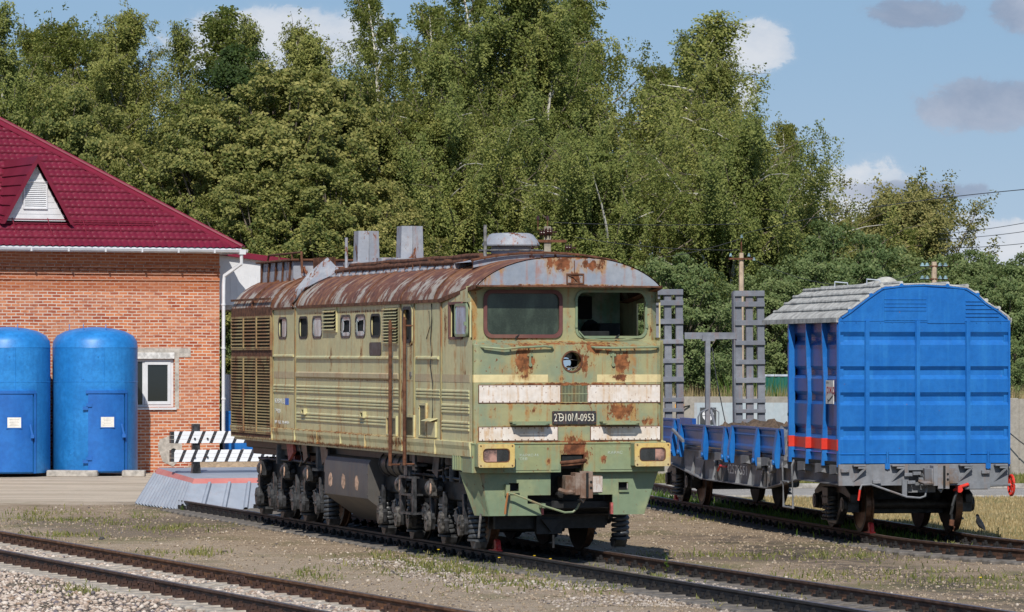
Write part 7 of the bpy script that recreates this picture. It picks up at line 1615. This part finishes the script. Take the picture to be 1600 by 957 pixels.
def make_birch(seed, Hh, Rr, nb=60, leaves=95000, fork=1, thin=1.0, base=.12, hang=1.0, size=.085):
    rs = np.random.RandomState(seed); g = MB(); trunks = []; st = []
    for k_ in range(fork):
        x0 = np.array([rs.uniform(-.2, .2) * k_ * 2, rs.uniform(-.2, .2), 0]); d0 = np.array([rs.uniform(-.12, .12) + .12 * k_, rs.uniform(-.08, .08), 1])
        p, _ = limb(g, x0, d0, Hh * (.97 - .14 * k_), .24 - .05 * k_, .02, rs, .04, 14, .02); trunks.append(p)
    for i in range(nb):
        tr = trunks[i % fork]; u_ = ((i + rs.rand()) / nb) ** .9; f_ = base + (1 - base) * u_; k_ = f_ * 14; j = min(13, int(k_)); p0 = tr[j] + (tr[min(14, j + 1)] - tr[j]) * (k_ - j)
        pf = min(.7 + .9 * u_, 1.22 * max(0, 1 - u_) ** .72 + .10); L_ = Rr * pf * rs.uniform(.45, 1.45); an = i * 2.4 + rs.uniform(-.6, .6)
        d0 = np.array([math.cos(an), math.sin(an), rs.uniform(.7, 1.7) + .8 * u_]); pts, _ = limb(g, p0, d0, L_ * 1.35, (.11 if i % 3 == 0 else .065) * (1.15 - f_) + .012, .008, rs, .12, 8, -.085 if u_ < .85 else -.02, mi=0 if i % 3 == 0 else 1)
        for q in range(2, 9):
            if rs.rand() < .12: continue
            bd = pts[q] - pts[q - 1]; bd = bd / np.linalg.norm(bd)
            for m_ in range(4):
                d1 = bd * .7 + rs.randn(3) * .75; d1[2] += .1; l1 = rs.uniform(.25, 1.0) * (.45 + .55 * min(1.3, L_ / Rr))
                if m_ == 0: p1, _ = limb(g, pts[q], d1, l1 * 1.3, .010, .004, rs, .2, 3, -.10, mi=1); e = p1[-1]
                else: e = pts[q] + d1 / np.linalg.norm(d1) * l1
                for h in range(3): st.append((*(pts[q] + (e - pts[q]) * rs.uniform(.25, 1.1)), (.12 + 1.25 * rs.rand() ** 1.6) * hang * (1 if u_ < .8 else .5), rs.rand() + .25 * rs.randn() * 0))
    tp = trunks[0][-1]
    for i in range(60): st.append((*(tp + rs.randn(3) * np.array([.16, .16, .6]) - [0, 0, .7]), rs.uniform(.1, .5), rs.rand()))
    st = np.array(st); n_s = len(st); wgt = (.25 + st[:, 3]) * rs.lognormal(0, .6, n_s); cnt = np.maximum(2, (leaves * wgt / wgt.sum())).astype(int)
    idx = np.repeat(np.arange(n_s), cnt); n = len(idx); z_ = rs.rand(n); drift = rs.randn(n_s, 2) * .12
    C = np.stack([st[idx, 0] + rs.randn(n) * .065 + drift[idx, 0] * z_, st[idx, 1] + rs.randn(n) * .065 + drift[idx, 1] * z_, st[idx, 2] - z_ * st[idx, 3] + rs.randn(n) * .03], -1)
    yl = (rs.rand(n_s) < .05) * .45; Tn = np.clip(.40 + .40 * (st[idx, 4] - .5) + .2 * rs.randn(n) + yl[idx], 0, 1)
    if thin < 1: k_ = rs.rand(len(C)) < thin; C, Tn = C[k_], Tn[k_]
    v_, f, a = leafcloud(C, seed, size, Tn, .66, .6)
    return g, v_, f, a
def make_round(seed, Hh, Rx, nc=210, leaves=60000, size=.125, base=.10, clump=.50, up=0.3, spread_top=.8):
    rs = np.random.RandomState(seed); g = MB(); C = []; Tn = []
    p, _ = limb(g, (0, 0, 0), (0, 0, 1), Hh * .86, .24, .03, rs, .04, 12, .03)
    cents = []
    while len(cents) < nc:
        q = rs.uniform(-1, 1, 3); 
        if q @ q > 1: continue
        if q @ q < .25 and rs.rand() < .6: continue
        zz = base * Hh + (q[2] + 1) / 2 * (1 - base) * Hh; wf = 1 if q[2] < .2 else 1 - (1 - spread_top) * (q[2] - .2)
        lump = 1 + .20 * math.sin(q[0] * 5 + seed) * math.cos(q[2] * 6 + seed * 2) + (.25 * rs.rand() if rs.rand() < .15 else 0); cents.append(np.array([q[0] * Rx * wf * lump, q[1] * Rx * wf, zz]))
    for i, c in enumerate(cents):
        if i % 3 == 0:
            k_ = int(np.clip((c[2] / Hh - .18) * 12, 1, 11)); s_ = p[k_]; mid = (s_ + c) / 2 + np.array([0, 0, -.2]); g.tube([Vector(s_), Vector(mid), Vector(c)], [.05, .03, .008], 5)
        n = int(leaves / nc * rs.uniform(.6, 1.4)); r_ = clump * rs.uniform(.6, 1.3); d_ = rs.randn(n, 3); d_ /= np.linalg.norm(d_, axis=1)[:, None]
        rad = r_ * rs.rand(n) ** .45; pp = c + d_ * rad[:, None] * np.array([1, 1, .75]); tn = rs.rand()
        pp[:, 2] -= .12 * rad
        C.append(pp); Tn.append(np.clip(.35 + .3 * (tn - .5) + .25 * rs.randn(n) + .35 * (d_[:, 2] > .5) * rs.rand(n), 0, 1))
    C = np.concatenate(C); Tn = np.concatenate(Tn); v_, f, a = leafcloud(C, seed, size, Tn, .7, .3); return g, v_, f, a
def make_poplar(seed, Hh, Rr, nb=70, leaves=100000):
    rs = np.random.RandomState(seed); g = MB(); C = []; Tn = []
    p, _ = limb(g, (0, 0, 0), (0, 0, 1), Hh * .85, .2, .03, rs, .03, 12, .02)
    for i in range(nb):
        f_ = .12 + .82 * i / nb; k_ = min(11, int(f_ * 12)); an = rs.rand() * 6.283; sp_ = .62 * (1.1 - f_ * .4); d0 = np.array([math.cos(an) * sp_, math.sin(an) * sp_, 1.0]); L_ = (Hh * (1.02 - f_) * .85 + .9) * rs.uniform(.55, 1.0) * (Rr / 3.4)
        pts, _ = limb(g, p[k_], d0, L_, .05, .008, rs, .09, 8, .02)
        for q in range(2, 9):
            for m_ in range(3):
                e = pts[q] + rs.randn(3) * .35 + np.array([0, 0, .2]); n = leaves // (nb * 21); u_ = rs.rand(n)[:, None]
                c = pts[q] * (1 - u_) + e * u_ + rs.randn(n, 3) * .11; C.append(c); Tn.append(np.clip(.5 + .25 * rs.randn(n), 0, 1))
    C = np.concatenate(C); Tn = np.concatenate(Tn); v_, f, a = leafcloud(C, seed, .10, Tn, .6, -.2); return g, v_, f, a
PROT = {}
def proto(key, gen, lm, bm_):
    g, v_, f, a = gen; PROT[key] = (g, v_, f, a, lm, bm_, [None, None])
def tree(key, px, top, Y, lab, cat="tree", name="birch_tree", group=None, z0=-.2, rot=None, wscale=1.0, Hp=None):
    g, v_, f, a, lm, bm_, cache = PROT[key]
    hp = float(np.percentile(v_[:, 2], 99.9)); want = EYE + (554 - top) / 6200 * Y - z0; s_ = want / hp
    t_ = thing(name, lab, cat, ((px - 800) / 6200 * Y, Y, z0), rot if rot is not None else random.Random(px * 7 + int(Y)).uniform(0, 6.28), group); t_.scale = (s_ * wscale, s_ * wscale, s_)
    if cache[0] is None:
        o1 = np_mesh("crown", v_, f, lm, None, attr=a); o2 = g.build("trunk", [bm_, m_bark2], None, smooth=60, recalc=False); cache[0] = o1; cache[1] = o2
    else:
        o1 = cache[0].copy(); COL.objects.link(o1); o2 = cache[1].copy(); COL.objects.link(o2)
    o1.parent = t_; o2.parent = t_; return t_
proto('b1', make_birch(101, 16, 3.0, 62, 105000), m_leafB, m_bark)
proto('b2', make_birch(202, 17, 3.2, 70, 115000, fork=2), m_leafB, m_bark)
proto('b3', make_birch(303, 15, 2.9, 56, 90000, base=.15), m_leafB, m_bark)
proto('b4', make_birch(404, 14, 2.0, 48, 42000, base=.2), m_leafB, m_bark)
proto('b5', make_birch(505, 12, 3.9, 72, 160000, base=.06, hang=1.35), m_leafB, m_bark)
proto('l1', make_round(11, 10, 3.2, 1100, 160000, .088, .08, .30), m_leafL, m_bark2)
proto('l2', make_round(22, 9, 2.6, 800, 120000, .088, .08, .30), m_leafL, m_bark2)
proto('d1', make_round(33, 12, 2.2, 260, 70000, .10, .2, .42), m_leafD, m_bark2)
proto('w1', make_round(44, 6, 2.6, 600, 95000, .075, .0, .28), m_leafW, m_bark2)
proto('p1', make_poplar(55, 10, 4.0), m_leafP, m_bark2)
BG_ = "birches standing close together in the belt of trees"
T = [ # key, px, top, Y, wscale, label
 ('b2', 25, 18, 150, 1.0, "dense tall birch at the far left edge, above the crimson roof peak"),
 ('b1', 112, 22, 148, 1.0, "second tall birch from the left edge, with a full rounded crown"),
 ('b3', 190, 28, 150, 1.1, "third tall birch from the left, above the middle of the crimson roof"),
 ('b1', 70, 45, 152, 1.1, "birch filling in behind, between the first two at the far left"),
 ('b2', 235, 60, 154, 1.1, "birch behind, between the third one and the narrow tall one"),
 ('b3', 155, 40, 153, 1.1, "birch behind, between the second and the third from the left"),
 ('b4', 285, 6, 152, 1.35, "tall narrow birch standing out against the sky beside the gap in the left trees"),
 ('b4', 338, 38, 154, .8, "slender thin birch with sky showing through, right of the narrow tall one"),
 ('b4', 441, 28, 152, .75, "narrow pointed birch rising alone above the yellowish lindens"),
 ('b3', 500, 62, 150, .95, "birch of middling height between the pointed one and the tall central birches"),
 ('b3', 560, 40, 149, .9, "birch with bare whitish twigs at the left shoulder of the tall central birches"),
 ('b2', 630, -15, 146, 1.0, "leftmost of the tall central birches, reaching past the top of the picture"),
 ('b1', 715, -40, 148, 1.05, "tall central birch right above the exhaust stacks of the locomotive"),
 ('b2', 800, -55, 146, 1.05, "tallest central birch, directly above the locomotive roof fan"),
 ('b1', 880, -30, 149, 1.0, "rightmost of the tall central birches, its drooping tips hanging against the sky"),
 ('b4', 930, 0, 152, .9, "thin drooping birch at the right flank of the tall central birches"),
 ('b2', 670, 0, 151, 1.1, "birch behind, filling the canopy above the left exhaust stack"),
 ('b3', 845, -20, 152, 1.1, "birch behind, filling the canopy right of the roof fan"),
 ('b3', 1065, 110, 150, 1.1, "birch behind, below the airy high one"),
 ('b1', 985, 95, 146, 1.0, "birch right of the dip in the skyline, above the locomotive cab"),
 ('b4', 1085, 30, 144, 1.3, "airy high birch above the loading ramps"),
 ('b4', 1142, 50, 146, .95, "slim birch with wind-bent top, right of the airy high one"),
 ('b3', 1040, 95, 140, 1.0, "birch with a visible white trunk behind the locomotive cab"),
 ('b5', 1190, 178, 136, 1.15, "weeping birch with widely drooping branches right of the ramps"),
 ('b2', 1215, 190, 142, 1.0, "birch behind the two last weeping birches of the row"),
 ('b5', 1232, 195, 132, 1.3, "last weeping birch of the row, its hanging branches end against the sky"),
 ('b5', 1110, 170, 130, 1.05, "low weeping birch behind the right loading ramp"),
 ('b5', 950, 190, 130, 1.0, "low spreading birch behind the cab roof of the locomotive"),
 ('b5', 840, 150, 132, 1.0, "spreading birch in the middle distance behind the roof fan"),
 ('b5', 735, 140, 130, 1.0, "spreading birch behind the two exhaust stacks"),
 ('b5', 640, 150, 131, 1.0, "spreading birch left of the exhaust stacks"),
]
for k, px, top, Y, ws_, lab in T: tree(k, px, top, Y, lab, wscale=ws_, group=BG_)
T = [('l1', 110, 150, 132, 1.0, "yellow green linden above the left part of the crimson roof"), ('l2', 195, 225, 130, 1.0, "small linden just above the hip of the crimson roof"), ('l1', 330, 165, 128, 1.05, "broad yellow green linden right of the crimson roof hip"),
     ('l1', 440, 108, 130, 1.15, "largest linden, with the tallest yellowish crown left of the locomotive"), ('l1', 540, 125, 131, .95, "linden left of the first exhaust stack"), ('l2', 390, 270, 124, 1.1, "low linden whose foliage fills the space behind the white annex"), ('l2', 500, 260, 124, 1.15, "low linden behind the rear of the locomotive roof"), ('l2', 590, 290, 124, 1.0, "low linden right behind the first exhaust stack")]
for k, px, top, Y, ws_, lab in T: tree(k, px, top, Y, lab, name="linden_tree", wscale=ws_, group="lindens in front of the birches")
tree('d1', 375, 75, 150, "dark green maple between the slender birch and the pointed birch", name="maple_tree", wscale=.95)
tree('p1', 1425, 270, 160, "brownish poplar with upswept twigs above the blue van body", name="poplar_tree", wscale=1.15)
tree('p1', 1352, 312, 164, "smaller brownish poplar left of the big one above the van body", name="poplar_tree", wscale=.75)
# understorey along the wall
us = [(960, 430), (1050, 400), (1010, 500), (1090, 470), (1130, 520), (1180, 430), (1225, 470), (1260, 400), (1300, 350), (1335, 415), (1380, 385), (1430, 420), (1480, 400), (1530, 395), (1575, 420), (1615, 400), (1290, 480), (1590, 520), (700, 470), (800, 460), (880, 440), (560, 430), (450, 430), (355, 500)]
wh = ["behind the locomotive cab", "left of the left loading ramp", "low behind the left ramp", "between the two loading ramps", "low between the ramps", "behind the right loading ramp", "right of the right ramp", "left of the van body roof", "at the left end of the van roof", "above the van roof's left slope", "above the van's roof hatch", "under the big poplar", "right of the distant pole", "above the van's right shoulder", "right of the van body", "at the right picture edge", "low behind the van body", "lowest at the right edge", "behind the locomotive's middle roof", "behind the roof fan", "behind the brow of the cab", "behind the second roof section", "behind the rear roof", "in the gap between brick corner and locomotive"]
for i, ((px, top), w__) in enumerate(zip(us, wh)):
    Y = 118 + (i * 37 % 9); tree('w1', px, top, Y if px < 1300 or i in (16, 17) else 128 + i % 7, "green bushy willow growing " + w__, "bush", "willow_bush", "bushes along the foot of the tree belt", wscale=1.0)
# far wood on the right (uncountable)
rs = np.random.RandomState(77); V = []; Fq = []; Aq = []; off = 0
g0, v0, f0, a0 = PROT['w1'][:4]
sub = rs.rand(len(f0)) < .45; f0 = f0[sub]; v0s = v0.reshape(-1, 4, 3)[sub].reshape(-1, 3); a0s = a0.reshape(-1, 4)[sub].ravel()
for i in range(46):
    Y = rs.uniform(175, 260); px = rs.uniform(1180, 1720) if i < 34 else rs.uniform(-40, 700); x_ = (px - 800) / 6200 * Y; hgt = (EYE + (554 - (345 + 60 * rs.rand() + 30 * abs(math.sin(px * .013)))) / 6200 * Y) / 6.4 if i < 34 else 1.3; a_ = rs.rand() * 6.28
    c_, s__ = math.cos(a_), math.sin(a_); q = v0s * hgt; q = np.stack([q[:, 0] * c_ - q[:, 1] * s__ + x_, q[:, 0] * s__ + q[:, 1] * c_ + Y, q[:, 2] - .5], -1); V.append(q); Aq.append(a0s)
V = np.concatenate(V); o = np_mesh("far_woods", V, np.arange(len(V)).reshape(-1, 4), m_leafW, attr=np.concatenate(Aq)); tag(o, "far off green wood along the horizon on the right", "woods", kind="stuff")
# dark earth bank and undergrowth under the trees so that no bare horizon shows
g = MB(); g.prism([(112.5, -.3), (114, .5), (123, 1.6), (140, 1.8), (172, 2.2), (200, 1.5), (215, -.3)], -42, 44, 'x'); o = g.build("earth_bank", simple("forest_floor", (.05, .055, .025), .95, 0, .4, 2), smooth=30); tag(o, kind="structure")
n = 30000; X = rs.uniform(1.8, 18, n); Y = rs.uniform(107.5, 113.5, n); bw_ = vnoise(X, Y, 1.3, 21)
o = blades("undergrowth", X, Y, (.5 + 1.5 * bw_ * rs.rand(n)) * 1.55, m_weed, 12, .028, z0=-.1, spread=.35); tag(o, "tall weeds and undergrowth behind the concrete wall", "undergrowth", kind="stuff")
n = 9000; X = rs.uniform(3, 17, n); Y = rs.uniform(106.8, 108.6, n); o = blades("dry_weeds", X, Y, (1.5 + .9 * rs.rand(n)), m_dry, 14, .022, z0=-.1, spread=.2); tag(o, "yellow brown dry weed stalks rising behind the concrete wall", "dry weeds", kind="stuff")
